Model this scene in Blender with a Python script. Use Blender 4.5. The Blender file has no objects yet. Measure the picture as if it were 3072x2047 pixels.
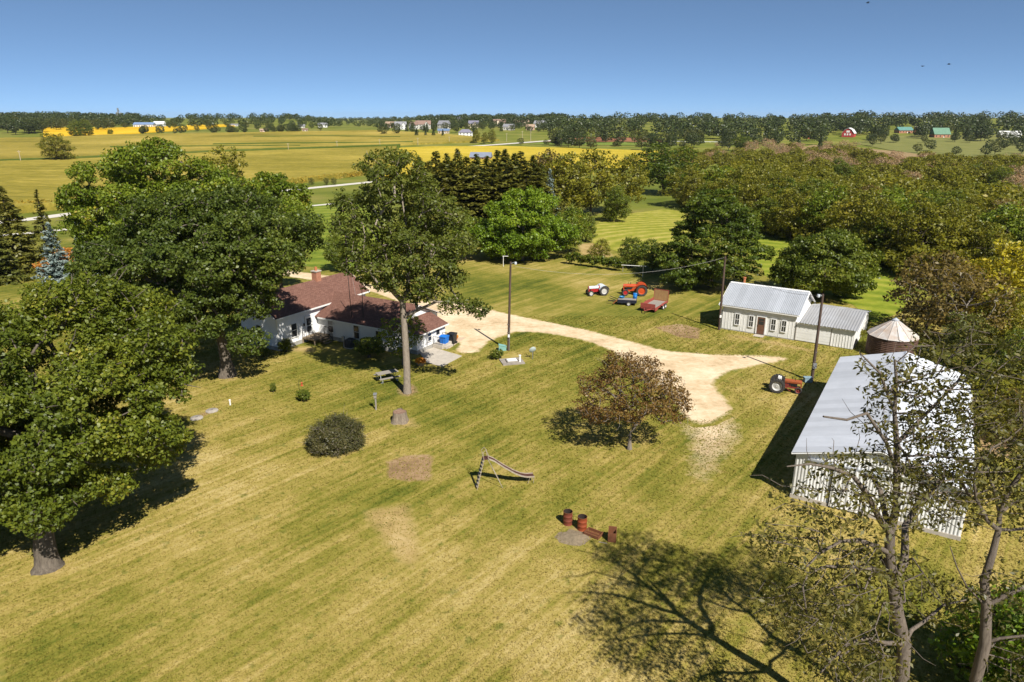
import bpy, bmesh, math, random
import numpy as np
from mathutils import Vector, Matrix, geometry
C = bpy.context.scene
COL = C.collection
R = math.radians
random.seed(7)

# ------------------------------------------------------------------ camera, world, sun, exposure
EYE = 24.0
TH = math.atan((1023.5 - 350) / 2100.0)
cam = bpy.data.cameras.new("camera")
cam.sensor_width = 36.0
cam.lens = 36.0 * 2100 / 3072
cam.clip_start = 0.5
cam.clip_end = 30000
camo = bpy.data.objects.new("camera", cam)
COL.objects.link(camo)
camo.location = (0, 0, EYE)
camo.rotation_euler = (R(90) - TH, 0, 0)
C.camera = camo

SUN_AZ = 152.0      # clockwise from +Y
SUN_EL = 46.5
w = bpy.data.worlds.new("World")
C.world = w
w.use_nodes = True
nt = w.node_tree
bg = nt.nodes["Background"]
sky = nt.nodes.new("ShaderNodeTexSky")
sky.sky_type = 'NISHITA'
sky.sun_disc = False
sky.sun_elevation = R(SUN_EL)
sky.sun_rotation = R(SUN_AZ)
sky.air_density = 0.5
sky.dust_density = 0.0
sky.ozone_density = 1.2
sky.altitude = 8000
tint = nt.nodes.new("ShaderNodeMix")
tint.data_type = 'RGBA'; tint.blend_type = 'MULTIPLY'
tint.inputs[0].default_value = 1.0
tint.inputs[7].default_value = (.70, .92, 1.08, 1)
gam = nt.nodes.new("ShaderNodeGamma")
gam.inputs[1].default_value = .62
nt.links.new(sky.outputs[0], gam.inputs[0])
nt.links.new(gam.outputs[0], tint.inputs[6])
nt.links.new(tint.outputs[2], bg.inputs[0])
bg.inputs[1].default_value = 0.15
sl = bpy.data.lights.new("sun", 'SUN')
sl.energy = 4.9
sl.angle = R(0.53)
sl.color = (1.0, 0.95, 0.86)
so = bpy.data.objects.new("sun", sl)
COL.objects.link(so)
sdir = Vector((math.sin(R(SUN_AZ)) * math.cos(R(SUN_EL)), math.cos(R(SUN_AZ)) * math.cos(R(SUN_EL)), math.sin(R(SUN_EL))))
so.rotation_euler = sdir.to_track_quat('Z', 'Y').to_euler()
so.location = (40, -60, 80)
C.view_settings.view_transform = 'Standard'
C.view_settings.look = 'None'
C.view_settings.gamma = 1
C.view_settings.use_curve_mapping = False
C.view_settings.exposure = 0.66
C.cycles.max_bounces = 6
C.cycles.diffuse_bounces = 3
C.cycles.transparent_max_bounces = 8

# ------------------------------------------------------------------ land form and plan helpers
def ss(a, b, v):
    t = np.clip((v - a) / (b - a), 0, 1)
    return t * t * (3 - 2 * t)

def hgt(x, y):
    x = np.asarray(x, float); y = np.asarray(y, float)
    a = x / np.maximum(y, 60)
    h = -3 * ss(160, 480, y) + 12 * ss(520, 1000, y)
    amp = np.interp(a, [-.80, -.62, -.55, -.48, -.30, -.26, -.16, -.12, 0.0, .10, .25, .42, .48, .8],
                       [9.5, 10, 7.5, 8.5, 9.5, 3, 2, 5.5, 7.5, 8.5, 8.5, 6, 10.5, 10.5])
    h = h + amp * ss(950, 1400, y) - 8 * ss(1700, 4500, y)
    return h

def hz(x, y):
    return float(hgt(x, y))

_s, _c = math.sin(TH), math.cos(TH)
def ray(sx, sy):
    u = (sx - 1536) / 2100.0; v = (sy - 1023.5) / 2100.0
    return np.array([u, _c - v * _s, -_s - v * _c])

def at(sx, sy, Y):
    r = ray(sx, sy)
    return r * (Y / r[1]) + np.array([0, 0, EYE])

def P(sx, sy, z=0.0):
    r = ray(sx, sy)
    return r * ((z - EYE) / r[2]) + np.array([0, 0, EYE])

def G(sx, sy):
    """where a line of sight meets the land"""
    r = ray(sx, sy); r = r / r[1]
    Y0 = 10.0; Y = 10.0
    while Y < 6000:
        if EYE + r[2] * Y < hz(r[0] * Y, Y):
            lo, hi = Y0, Y
            for _ in range(24):
                m = (lo + hi) / 2
                if EYE + r[2] * m < hz(r[0] * m, m): hi = m
                else: lo = m
            return Vector((r[0] * hi, hi, hz(r[0] * hi, hi)))
        Y0 = Y; Y *= 1.01
    return Vector((r[0] * 3000, 3000, hz(r[0] * 3000, 3000)))

# ------------------------------------------------------------------ materials
def nnode(nt, t, **kw):
    n = nt.nodes.new(t)
    for k, v in kw.items(): setattr(n, k, v)
    return n

def ramp(nt, src, stops):
    n = nnode(nt, "ShaderNodeValToRGB")
    cr = n.color_ramp
    while len(cr.elements) < len(stops): cr.elements.new(0.5)
    for e, (p, c) in zip(cr.elements, stops):
        e.position = p; e.color = (*c, 1)
    nt.links.new(src, n.inputs[0])
    return n.outputs[0]

def noise(nt, vec, scale, detail=4, rough=.55):
    n = nnode(nt, "ShaderNodeTexNoise")
    n.inputs["Scale"].default_value = scale
    n.inputs["Detail"].default_value = detail
    n.inputs["Roughness"].default_value = rough
    if vec is not None: nt.links.new(vec, n.inputs["Vector"])
    return n.outputs["Fac"]

def math_(nt, op, a, b=None, c=None):
    n = nnode(nt, "ShaderNodeMath", operation=op)
    for i, v in enumerate((a, b, c)):
        if v is None: continue
        if isinstance(v, (int, float)): n.inputs[i].default_value = v
        else: nt.links.new(v, n.inputs[i])
    return n.outputs[0]

def mixc(nt, f, a, b, blend='MIX'):
    n = nnode(nt, "ShaderNodeMix", data_type='RGBA', blend_type=blend)
    for s, v in ((0, f), (6, a), (7, b)):
        if isinstance(v, (int, float)): n.inputs[s].default_value = v
        elif isinstance(v, tuple): n.inputs[s].default_value = (*v, 1)
        else: nt.links.new(v, n.inputs[s])
    return n.outputs[2]

def mapr(nt, v, a, b, c=0, d=1):
    n = nnode(nt, "ShaderNodeMapRange")
    nt.links.new(v, n.inputs[0])
    for i, q in enumerate((a, b, c, d)): n.inputs[i + 1].default_value = q
    return n.outputs[0]

def mapping(nt, vec, rot=0, scale=(1, 1, 1)):
    if rot:
        n = nnode(nt, "ShaderNodeMapping")
        n.inputs["Rotation"].default_value = (0, 0, rot)
        nt.links.new(vec, n.inputs[0]); vec = n.outputs[0]
    n = nnode(nt, "ShaderNodeMapping")
    n.inputs["Scale"].default_value = scale
    nt.links.new(vec, n.inputs[0])
    return n.outputs[0]

def bump(nt, h, strength, dist):
    n = nnode(nt, "ShaderNodeBump")
    n.inputs["Strength"].default_value = strength
    n.inputs["Distance"].default_value = dist
    nt.links.new(h, n.inputs["Height"])
    return n.outputs[0]

def newmat(name):
    m = bpy.data.materials.new(name)
    m.use_nodes = True
    return m, m.node_tree, m.node_tree.nodes["Principled BSDF"]

def M(name, col, rough=.6, metal=0, col2=None, scale=3, amt=.5, bmp=0, spec=.4, stretch=None, dist=.01, orand=0):
    m, nt, p = newmat(name)
    p.inputs["Roughness"].default_value = rough
    p.inputs["Metallic"].default_value = metal
    p.inputs["Specular IOR Level"].default_value = spec
    if col2 is None: col2 = tuple(c * .72 for c in col)
    tc = nnode(nt, "ShaderNodeTexCoord")
    v = tc.outputs["Object"]
    if stretch: v = mapping(nt, v, 0, stretch)
    f = noise(nt, v, scale, 6, .62)
    f = mapr(nt, f, .5 - amt * .5 + .05, .5 + amt * .5)
    cc = mixc(nt, f, col2, col)
    if orand:
        oi = nnode(nt, "ShaderNodeObjectInfo")
        k = mapr(nt, oi.outputs["Random"], 0, 1, 1 - orand, 1 + orand * .5)
        vm = nnode(nt, "ShaderNodeVectorMath", operation='SCALE'); nt.links.new(cc, vm.inputs[0]); nt.links.new(k, vm.inputs["Scale"]); cc = vm.outputs[0]
    nt.links.new(cc, p.inputs["Base Color"])
    nt.links.new(mapr(nt, f, 0, 1, min(1, rough + .12), max(.05, rough - .06)), p.inputs["Roughness"])
    if bmp:
        nt.links.new(bump(nt, noise(nt, v, scale * 6, 5), bmp, dist), p.inputs["Normal"])
    return m

LEAF = 1.32
def leafmat(name, dark, mid, light, accent=None, trans=.36, rough=.45, spec=.35):
    m, nt, p = newmat(name)
    a = nnode(nt, "ShaderNodeAttribute"); a.attribute_name = "tint"
    accent = accent or light
    dark, mid, light, accent = (tuple(v * LEAF for v in c) for c in (dark, mid, light, accent))
    col = ramp(nt, a.outputs["Fac"], [(0, dark), (.45, mid), (.82, light), (1, accent)])
    nt.links.new(col, p.inputs["Base Color"])
    p.inputs["Roughness"].default_value = rough
    p.inputs["Specular IOR Level"].default_value = spec
    tr = nnode(nt, "ShaderNodeBsdfTranslucent")
    nt.links.new(mixc(nt, 1.0, col, (1.25, 1.2, .55), 'MULTIPLY'), tr.inputs[0])
    mx = nnode(nt, "ShaderNodeMixShader")
    mx.inputs[0].default_value = trans
    nt.links.new(p.outputs[0], mx.inputs[1]); nt.links.new(tr.outputs[0], mx.inputs[2])
    nt.links.new(mx.outputs[0], nt.nodes["Material Output"].inputs[0])
    return m

# lawn colour group, used by the ground, the grass blades and every sheet that fades into the lawn
LG = bpy.data.node_groups.new("lawn_colour", "ShaderNodeTree")
LG.interface.new_socket("Color", in_out='OUTPUT', socket_type='NodeSocketColor')
LG.interface.new_socket("Height", in_out='OUTPUT', socket_type='NodeSocketFloat')
def build_lawn(nt):
    go = nnode(nt, "NodeGroupOutput")
    geo = nnode(nt, "ShaderNodeNewGeometry")
    pos = geo.outputs["Position"]
    big = noise(nt, pos, .055, 3, .5)
    med = noise(nt, pos, .35, 5, .6)
    wob = mapping(nt, pos, R(-52), (.035, .55, .3))
    streak = noise(nt, wob, 1.0, 4, .6)
    wob2 = mapping(nt, pos, R(-50), (.09, 2.6, .3))
    streak2 = noise(nt, wob2, 1.0, 3, .6)
    tuft = noise(nt, pos, 2.6, 6, .68)
    fine = noise(nt, pos, 11, 5, .7)
    f = math_(nt, 'MULTIPLY', big, .85)
    f = math_(nt, 'MULTIPLY_ADD', med, .40, f)
    f = math_(nt, 'MULTIPLY_ADD', streak, .46, f)
    f = math_(nt, 'MULTIPLY_ADD', streak2, .44, f)
    f = math_(nt, 'MULTIPLY_ADD', tuft, .36, f)
    f = math_(nt, 'MULTIPLY_ADD', fine, .24, f)
    # drier towards the open lower lawn, greener under the trees and behind
    sep = nnode(nt, "ShaderNodeSeparateXYZ"); nt.links.new(pos, sep.inputs[0])
    dry = mapr(nt, sep.outputs[1], 30, 66, .17, .045)
    f = math_(nt, 'ADD', f, dry)
    f = mapr(nt, f, 1.15, 1.73)
    col = ramp(nt, f, [(0, (.045, .062, .008)), (.24, (.110, .122, .014)), (.48, (.205, .182, .030)), (.74, (.325, .252, .070)), (1, (.44, .345, .14))])
    weed = mapr(nt, noise(nt, pos, 1.1, 3, .55), .60, .70)
    col = mixc(nt, math_(nt, 'MULTIPLY', weed, .55), col, (.085, .115, .012))
    nt.links.new(col, go.inputs[0])
    hh = math_(nt, 'MULTIPLY_ADD', fine, .6, tuft)
    nt.links.new(hh, go.inputs[1])
build_lawn(LG)

def lawn(nt):
    g = nnode(nt, "ShaderNodeGroup"); g.node_tree = LG
    return g.outputs[0], g.outputs[1]

def ground_mat():
    m, nt, p = newmat("ground_grass")
    col, h = lawn(nt)
    geo = nnode(nt, "ShaderNodeNewGeometry"); pos = geo.outputs["Position"]
    sep = nnode(nt, "ShaderNodeSeparateXYZ"); nt.links.new(pos, sep.inputs[0])
    far = ramp(nt, noise(nt, pos, .03, 6, .6), [(.3, (.085, .11, .012)), (.5, (.15, .165, .022)), (.7, (.23, .20, .05))])
    f = mapr(nt, sep.outputs[1], 120, 185)
    nt.links.new(mixc(nt, f, col, far), p.inputs["Base Color"])
    p.inputs["Roughness"].default_value = .9
    p.inputs["Specular IOR Level"].default_value = .15
    nt.links.new(bump(nt, h, .5, .10), p.inputs["Normal"])
    return m

def sheet_mat(name, stops, scale=1.2, fade=True, thr=(.35, .65), bmp=.5, lumps=.5, rough=.9):
    """surface material; 'edge' (0 at the rim, 1 inside) plus noise decides where the lawn takes over"""
    m, nt, p = newmat(name)
    geo = nnode(nt, "ShaderNodeNewGeometry"); pos = geo.outputs["Position"]
    n1 = noise(nt, pos, scale, 7, .65); n0 = noise(nt, pos, scale * .18, 4, .6)
    f = math_(nt, 'MULTIPLY_ADD', n0, .55, math_(nt, 'MULTIPLY', n1, .45))
    f = mapr(nt, f, .34, .66)
    col = ramp(nt, f, stops)
    h = n1
    if fade:
        lc, lh = lawn(nt)
        a = nnode(nt, "ShaderNodeAttribute"); a.attribute_name = "edge"
        nn_ = math_(nt, 'MULTIPLY_ADD', noise(nt, pos, .7, 3, .6), .5, math_(nt, 'MULTIPLY', noise(nt, pos, 2.6, 6, .7), .5))
        e = math_(nt, 'MULTIPLY_ADD', nn_, lumps, a.outputs["Fac"])
        e = math_(nt, 'SUBTRACT', e, lumps * .5)
        e = mapr(nt, e, *thr)
        col = mixc(nt, e, lc, col)
        h = lh
    nt.links.new(col, p.inputs["Base Color"])
    p.inputs["Roughness"].default_value = rough
    p.inputs["Specular IOR Level"].default_value = .15
    nt.links.new(bump(nt, h, bmp, .06), p.inputs["Normal"])
    return m

# ------------------------------------------------------------------ mesh helpers
class MB:
    def __init__(s): s.v = []; s.f = []; s.mi = []; s.cur = 0
    def add(s, vs, fs):
        o = len(s.v); s.v.extend([tuple(x) for x in vs])
        for f in fs: s.f.append([o + i for i in f]); s.mi.append(s.cur)
        return s
    def box(s, x0, y0, z0, x1, y1, z1, m=None):
        vs = [Vector((x, y, z)) for z in (z0, z1) for x, y in ((x0, y0), (x1, y0), (x1, y1), (x0, y1))]
        if m is not None: vs = [m @ v for v in vs]
        return s.add(vs, [(3, 2, 1, 0), (4, 5, 6, 7), (0, 1, 5, 4), (1, 2, 6, 5), (2, 3, 7, 6), (3, 0, 4, 7)])
    def bar(s, a, b, wd, th=None, up=(0, 0, 1)):
        """square bar from a to b"""
        th = th or wd
        a = Vector(a); b = Vector(b); d = (b - a); L = d.length
        if L < 1e-6: return s
        d.normalize(); u = Vector(up)
        if abs(d.dot(u)) > .98: u = Vector((1, 0, 0))
        x = d.cross(u).normalized(); y = x.cross(d)
        vs = []
        for q in (a, b):
            for i, j in ((-1, -1), (1, -1), (1, 1), (-1, 1)):
                vs.append(q + x * (i * wd / 2) + y * (j * th / 2))
        return s.add(vs, [(3, 2, 1, 0), (4, 5, 6, 7), (0, 1, 5, 4), (1, 2, 6, 5), (2, 3, 7, 6), (3, 0, 4, 7)])
    def tube(s, path, rad, n=8, cap=True):
        path = [Vector(p) for p in path]
        if not isinstance(rad, (list, tuple)): rad = [rad] * len(path)
        vs = []; prev = None
        for i, p in enumerate(path):
            d = (path[min(i + 1, len(path) - 1)] - path[max(i - 1, 0)])
            d = d.normalized() if d.length > 1e-9 else Vector((0, 0, 1))
            if prev is None:
                u = Vector((0, 0, 1)) if abs(d.z) < .9 else Vector((1, 0, 0))
                x = d.cross(u).normalized()
            else:
                x = (prev - d * prev.dot(d))
                x = x.normalized() if x.length > 1e-6 else d.orthogonal().normalized()
            prev = x; y = d.cross(x)
            for k in range(n):
                t = 2 * math.pi * k / n
                vs.append(p + (x * math.cos(t) + y * math.sin(t)) * rad[i])
        fs = []
        for i in range(len(path) - 1):
            for k in range(n):
                fs.append((i * n + k, i * n + (k + 1) % n, (i + 1) * n + (k + 1) % n, (i + 1) * n + k))
        if cap:
            fs.append(tuple(range(n))[::-1]); fs.append(tuple((len(path) - 1) * n + k for k in range(n)))
        return s.add(vs, fs)
    def lathe(s, prof, n=16, c=(0, 0, 0), ax='Z'):
        vs = []
        for r, z in prof:
            for k in range(n):
                t = 2 * math.pi * k / n
                q = (r * math.cos(t), r * math.sin(t), z)
                if ax == 'Y': q = (q[0], q[2], q[1])
                elif ax == 'X': q = (q[2], q[0], q[1])
                vs.append((q[0] + c[0], q[1] + c[1], q[2] + c[2]))
        fs = []
        for i in range(len(prof) - 1):
            for k in range(n):
                f = (i * n + k, i * n + (k + 1) % n, (i + 1) * n + (k + 1) % n, (i + 1) * n + k)
                fs.append(f if ax != 'Y' else f[::-1])
        return s.add(vs, fs)
    def prism(s, pts, d):
        """closed polygon pts extruded along vector d"""
        pts = [Vector(p) for p in pts]; d = Vector(d); n = len(pts)
        fs = [tuple(range(n))[::-1], tuple(range(n, 2 * n))]
        for i in range(n): fs.append((i, (i + 1) % n, n + (i + 1) % n, n + i))
        return s.add(pts + [p + d for p in pts], fs)
    def mesh(s, name, mats, smooth=False):
        me = bpy.data.meshes.new(name)
        me.from_pydata(s.v, [], s.f)
        for m in (mats if isinstance(mats, (list, tuple)) else [mats]): me.materials.append(m)
        if any(s.mi): me.polygons.foreach_set("material_index", s.mi)
        if smooth:
            me.polygons.foreach_set("use_smooth", [True] * len(me.polygons))
        me.update()
        bm = bmesh.new(); bm.from_mesh(me)
        bmesh.ops.recalc_face_normals(bm, faces=bm.faces)
        bm.to_mesh(me); bm.free()
        if smooth and hasattr(me, "set_sharp_from_angle"): me.set_sharp_from_angle(angle=R(40))
        return me
    def build(s, name, mats, parent=None, smooth=False):
        return link(name, s.mesh(name, mats, smooth), parent)

def link(name, me, parent=None):
    o = bpy.data.objects.new(name, me); COL.objects.link(o)
    if parent is not None: o.parent = parent
    return o

def tag(o, label=None, cat=None, group=None, kind=None):
    if label: o["label"] = label
    if cat: o["category"] = cat
    if group: o["group"] = group
    if kind: o["kind"] = kind
    return o

def thing(name, label, cat, loc=(0, 0, 0), rz=0, group=None, scale=1):
    o = bpy.data.objects.new(name, None); COL.objects.link(o)
    o.empty_display_size = .3
    o.location = loc; o.rotation_euler = (0, 0, rz)
    o.scale = scale if isinstance(scale, tuple) else (scale,) * 3
    return tag(o, label, cat, group)

def dup(root, loc, rz, label=None, group=None, scale=None):
    r = root.copy(); COL.objects.link(r)
    r.location = loc; r.rotation_euler = (0, 0, rz)
    if scale is not None: r.scale = scale if isinstance(scale, tuple) else (scale,) * 3
    if label: r["label"] = label
    if group: r["group"] = group
    for ch in list(root.children):
        c = ch.copy(); COL.objects.link(c); c.parent = r
        for g in ch.children:
            d = g.copy(); COL.objects.link(d); d.parent = c
    return r

def np_mesh(name, V, F, mats, tint=None, mi=None, k=4):
    me = bpy.data.meshes.new(name)
    V = np.ascontiguousarray(V, np.float32); F = np.ascontiguousarray(F, np.int32)
    n = len(F)
    me.vertices.add(len(V)); me.vertices.foreach_set("co", V.ravel())
    me.loops.add(n * k); me.loops.foreach_set("vertex_index", F.ravel())
    me.polygons.add(n)
    me.polygons.foreach_set("loop_start", np.arange(0, n * k, k, dtype=np.int32))
    for m in (mats if isinstance(mats, (list, tuple)) else [mats]): me.materials.append(m)
    if mi is not None: me.polygons.foreach_set("material_index", np.ascontiguousarray(mi, np.int32))
    me.update(calc_edges=True)
    if tint is not None:
        a = me.attributes.new("tint", 'FLOAT', 'FACE')
        a.data.foreach_set("value", np.ascontiguousarray(tint, np.float32))
    return me

# ------------------------------------------------------------------ ground and sheets
def axis(segs):
    out = []
    for a, b, st in segs:
        n = max(1, int(round((b - a) / st)))
        out += [a + (b - a) * i / n for i in range(n)]
    return out + [segs[-1][1]]

def build_ground():
    ys = axis([(-60, 0, 20), (0, 20, 4), (20, 80, 1.0), (80, 160, 4), (160, 520, 15), (520, 1700, 20), (1700, 9000, 250)])
    xs = axis([(-6500, -1500, 250), (-1500, -200, 20), (-200, -40, 5), (-40, 40, 1.0), (40, 200, 5), (200, 1500, 20), (1500, 6500, 250)])
    X, Y = np.meshgrid(xs, ys)
    Z = hgt(X, Y)
    V = np.stack([X.ravel(), Y.ravel(), Z.ravel()], 1)
    nx, ny = len(xs), len(ys)
    i = np.arange(nx - 1)[None, :] + nx * np.arange(ny - 1)[:, None]
    F = np.stack([i, i + 1, i + 1 + nx, i + nx], -1).reshape(-1, 4)
    me = np_mesh("ground", V, F, ground_mat())
    me.polygons.foreach_set("use_smooth", [True] * len(F))
    tag(link("ground", me), kind="structure")
build_ground()

def seg_dist(pt, poly):
    best = 1e9; n = len(poly)
    for i in range(n):
        a = poly[i]; b = poly[(i + 1) % n]
        dx, dy = b[0] - a[0], b[1] - a[1]
        L = dx * dx + dy * dy
        t = 0 if L == 0 else max(0, min(1, ((pt[0] - a[0]) * dx + (pt[1] - a[1]) * dy) / L))
        d = math.hypot(pt[0] - a[0] - t * dx, pt[1] - a[1] - t * dy)
        if d < best: best = d
    return best

def sheet(name, spoly, mat, off, cell, edge=0, jit=0, skirt=0, bumpz=0, world=False, kind="structure"):
    """a sheet lying on the land inside a polygon (given as sight points on the ground)"""
    poly = [tuple(q) for q in spoly] if world else [tuple(G(x, y)[:2]) for x, y in spoly]
    rim = []; n = len(poly); rng = random.Random(len(name) * 7 + n)
    for i in range(n):
        a, b = poly[i], poly[(i + 1) % n]
        L = math.hypot(b[0] - a[0], b[1] - a[1]); k = max(1, int(L / cell))
        for j in range(k):
            t = j / k
            rim.append((a[0] + (b[0] - a[0]) * t + rng.uniform(-jit, jit), a[1] + (b[1] - a[1]) * t + rng.uniform(-jit, jit)))
    vs = [Vector(p) for p in rim]; m = len(rim)
    x0 = min(p[0] for p in rim); x1 = max(p[0] for p in rim); y0 = min(p[1] for p in rim); y1 = max(p[1] for p in rim)
    yy = y0
    while yy < y1:
        xx = x0
        while xx < x1:
            vs.append(Vector((xx + rng.uniform(-.2, .2) * cell, yy + rng.uniform(-.2, .2) * cell)))
            xx += cell
        yy += cell
    ov, oe, of, *_ = geometry.delaunay_2d_cdt(vs, [(i, (i + 1) % m) for i in range(m)], [], 1, 1e-4)
    A = np.array([(v.x, v.y) for v in ov])
    Z = hgt(A[:, 0], A[:, 1]) + off
    d = np.array([seg_dist(q, poly) for q in A]) if (edge or bumpz) else np.zeros(len(A))
    if bumpz: Z = Z + np.random.RandomState(3).uniform(-bumpz, bumpz, len(A)) * (d > .5)
    V = [(A[i, 0], A[i, 1], Z[i]) for i in range(len(A))]
    F = [list(f) for f in of]
    if skirt:
        from collections import Counter
        cnt = Counter()
        for f in F:
            for i in range(len(f)): cnt[tuple(sorted((f[i], f[(i + 1) % len(f)])))] += 1
        low = {}
        for (a, b), q in list(cnt.items()):
            if q == 1:
                for e in (a, b):
                    if e not in low:
                        low[e] = len(V); V.append((V[e][0], V[e][1], V[e][2] - skirt))
                F.append([a, b, low[b], low[a]])
    me = bpy.data.meshes.new(name)
    me.from_pydata(V, [], F); me.materials.append(mat); me.update()
    bm = bmesh.new(); bm.from_mesh(me); bmesh.ops.recalc_face_normals(bm, faces=bm.faces)
    if sum(f.normal.z for f in bm.faces) < 0: bmesh.ops.reverse_faces(bm, faces=bm.faces)
    bm.to_mesh(me); bm.free()
    if edge:
        at_ = me.attributes.new("edge", 'FLOAT', 'POINT')
        e = np.clip(d / edge, 0, 1)
        at_.data.foreach_set("value", np.pad(e, (0, len(me.vertices) - len(e))).astype(np.float32))
    return tag(link(name, me), kind=kind)

def D(pts, k=3072 / 2353):
    return [(x * k, y * k) for x, y in pts]

gravel = sheet_mat("gravel", [(0, (.40, .29, .165)), (.35, (.56, .42, .26)), (.7, (.66, .52, .35)), (1, (.74, .61, .43))], 1.6, thr=(.22, .50), bmp=.5, lumps=1.2)
soil = sheet_mat("bare_soil", [(0, (.17, .105, .055)), (.5, (.29, .19, .10)), (1, (.40, .285, .17))], 1.8, thr=(.22, .60), bmp=.6, lumps=.8)
drygrass = sheet_mat("worn_grass", [(0, (.24, .17, .06)), (.5, (.36, .26, .10)), (1, (.46, .34, .16))], 1.5, thr=(.3, .9), bmp=.6, lumps=.9)
sparse = sheet_mat("thin_gravel", [(0, (.34, .24, .13)), (.5, (.50, .38, .23)), (1, (.66, .53, .36))], 2.0, thr=(.22, .80), bmp=.5, lumps=1.3)
driveway = sheet("driveway", D([(1030, 806), (1062, 816), (1106, 814), (1132, 785), (1185, 766), (1225, 766), (1269, 771), (1337, 784), (1394, 806), (1440, 838), (1490, 875), (1530, 915), (1565, 965), (1600, 985), (1650, 975), (1700, 945), (1668, 905), (1648, 882), (1672, 862), (1720, 848), (1790, 836), (1832, 826), (1800, 818), (1720, 813), (1640, 812), (1532, 803), (1451, 782), (1360, 758), (1269, 739), (1178, 721), (1100, 703), (1050, 694), (1000, 690), (955, 690), (925, 700), (975, 735), (1010, 765), (1035, 780), (1048, 792)]),
      gravel, .010, .8, edge=1.6, jit=.22)
sheet("lane", D([(955, 690), (925, 700), (850, 672), (745, 650), (640, 634), (560, 625), (560, 612), (640, 617), (762, 633), (868, 655)]), gravel, .006, 1.2, edge=1.3, jit=.1)
for nm, pts, mt, off in (
    ("dirt_patch", [(880, 1060), (930, 1042), (1003, 1040), (1000, 1108), (940, 1112), (880, 1103)], soil, .008),
    ("dirt_patch", [(1495, 752), (1560, 742), (1615, 755), (1612, 782), (1560, 778)], soil, .008),
    ("dirt_patch", [(1290, 1210), (1330, 1200), (1365, 1225), (1350, 1240), (1310, 1238)], soil, .009),
    ("worn_patch", [(875, 965), (960, 950), (985, 985), (900, 995)], drygrass, .012),
    ("worn_gravel", [(1650, 880), (1700, 930), (1735, 1010), (1650, 1130), (1560, 1110), (1540, 960), (1600, 930)], sparse, .006),
    ("worn_patch", [(1660, 762), (1780, 780), (1870, 800), (1920, 815), (1900, 822), (1780, 798), (1660, 776)], drygrass, .012),
    ("worn_patch", [(430, 955), (490, 935), (500, 950), (445, 972)], soil, .012),
    ("worn_patch", [(905, 880), (960, 880), (975, 905), (930, 920), (900, 905)], soil, .012),
    ("worn_patch", [(50, 1290), (180, 1275), (210, 1310), (120, 1345), (50, 1335)], drygrass, .012),
    ("worn_patch", [(480, 850), (560, 850), (575, 875), (500, 885)], drygrass, .012),
    ("worn_patch", [(800, 1170), (960, 1140), (1000, 1290), (930, 1330), (860, 1260)], drygrass, .012),
    ("worn_patch", [(1210, 1400), (1300, 1370), (1330, 1390), (1240, 1430)], drygrass, .012),
    ("worn_patch", [(2215, 940), (2330, 940), (2353, 1060), (2240, 1060)], soil, .012),
    ("worn_patch", [(1320, 560), (1385, 555), (1420, 590), (1330, 600)], drygrass, .012),
    ("worn_patch", [(1060, 1010), (1090, 1005), (1085, 1022), (1062, 1028)], soil, .012),
    ("worn_patch", [(660, 795), (730, 790), (740, 815), (650, 812)], drygrass, .012),
):
    sheet(nm, D(pts), mt, off, .6 if off > .008 else .5, edge=3.2 if mt is sparse else .8 if nm == 'dirt_patch' else 1.3, jit=.15)

concrete = M("concrete", (.50, .45, .38), .85, col2=(.36, .32, .27), scale=1.5, bmp=.3)
sheet("patio", [(1258, 1058), (1300, 1044), (1386, 1069), (1326, 1101), (1280, 1089)], concrete, .05, .9, skirt=.06)
sheet("bin_pad", [(1322, 1040), (1352, 1013), (1398, 1014), (1348, 1046)], M("pad_concrete", (.55, .43, .31), .9, col2=(.42, .32, .22), scale=2), .045, .9, skirt=.05)

def crop_mat(name, stops, rowrot=R(8), bands=0.0, fscale=.5):
    m, nt, p = newmat(name)
    geo = nnode(nt, "ShaderNodeNewGeometry"); pos = geo.outputs["Position"]
    a = noise(nt, pos, .012, 4, .5)
    b = noise(nt, mapping(nt, pos, rowrot, (.01, .16, .1)), 1.0, 5, .6)
    c = noise(nt, mapping(nt, pos, rowrot, (.25, 1.3, .5)), fscale, 6, .75)
    d = noise(nt, pos, .35, 5, .7)
    f = math_(nt, 'MULTIPLY', a, .7)
    f = math_(nt, 'MULTIPLY_ADD', b, .55, f)
    f = math_(nt, 'MULTIPLY_ADD', c, .55, f)
    f = math_(nt, 'MULTIPLY_ADD', d, .4, f)
    f = mapr(nt, f, .82, 1.38)
    nt.links.new(ramp(nt, f, stops), p.inputs["Base Color"])
    p.inputs["Roughness"].default_value = .9
    p.inputs["Specular IOR Level"].default_value = .1
    nt.links.new(bump(nt, c, .8, .8), p.inputs["Normal"])
    return m
corn = crop_mat("corn_canopy", [(0, (.12, .115, .012)), (.4, (.235, .195, .028)), (.7, (.35, .275, .05)), (1, (.44, .34, .085))])
corn2 = crop_mat("hill_canopy", [(0, (.11, .105, .012)), (.4, (.25, .20, .032)), (.7, (.36, .275, .055)), (1, (.45, .33, .10))], R(-4))
soy = crop_mat("soybean_canopy", [(0, (.25, .20, .018)), (.4, (.42, .32, .028)), (.7, (.52, .39, .045)), (1, (.60, .45, .09))])
gold = crop_mat("golden_canopy", [(0, (.45, .25, .01)), (.5, (.62, .38, .015)), (1, (.70, .46, .04))])
F1 = sheet("corn_field", [(-500, 515), (0, 494), (225, 486), (640, 465), (914, 455), (1190, 445), (1120, 524), (900, 551), (260, 622), (-500, 700)], corn, 2.0, 7, jit=.6, skirt=2.1, bumpz=.30)
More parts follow.
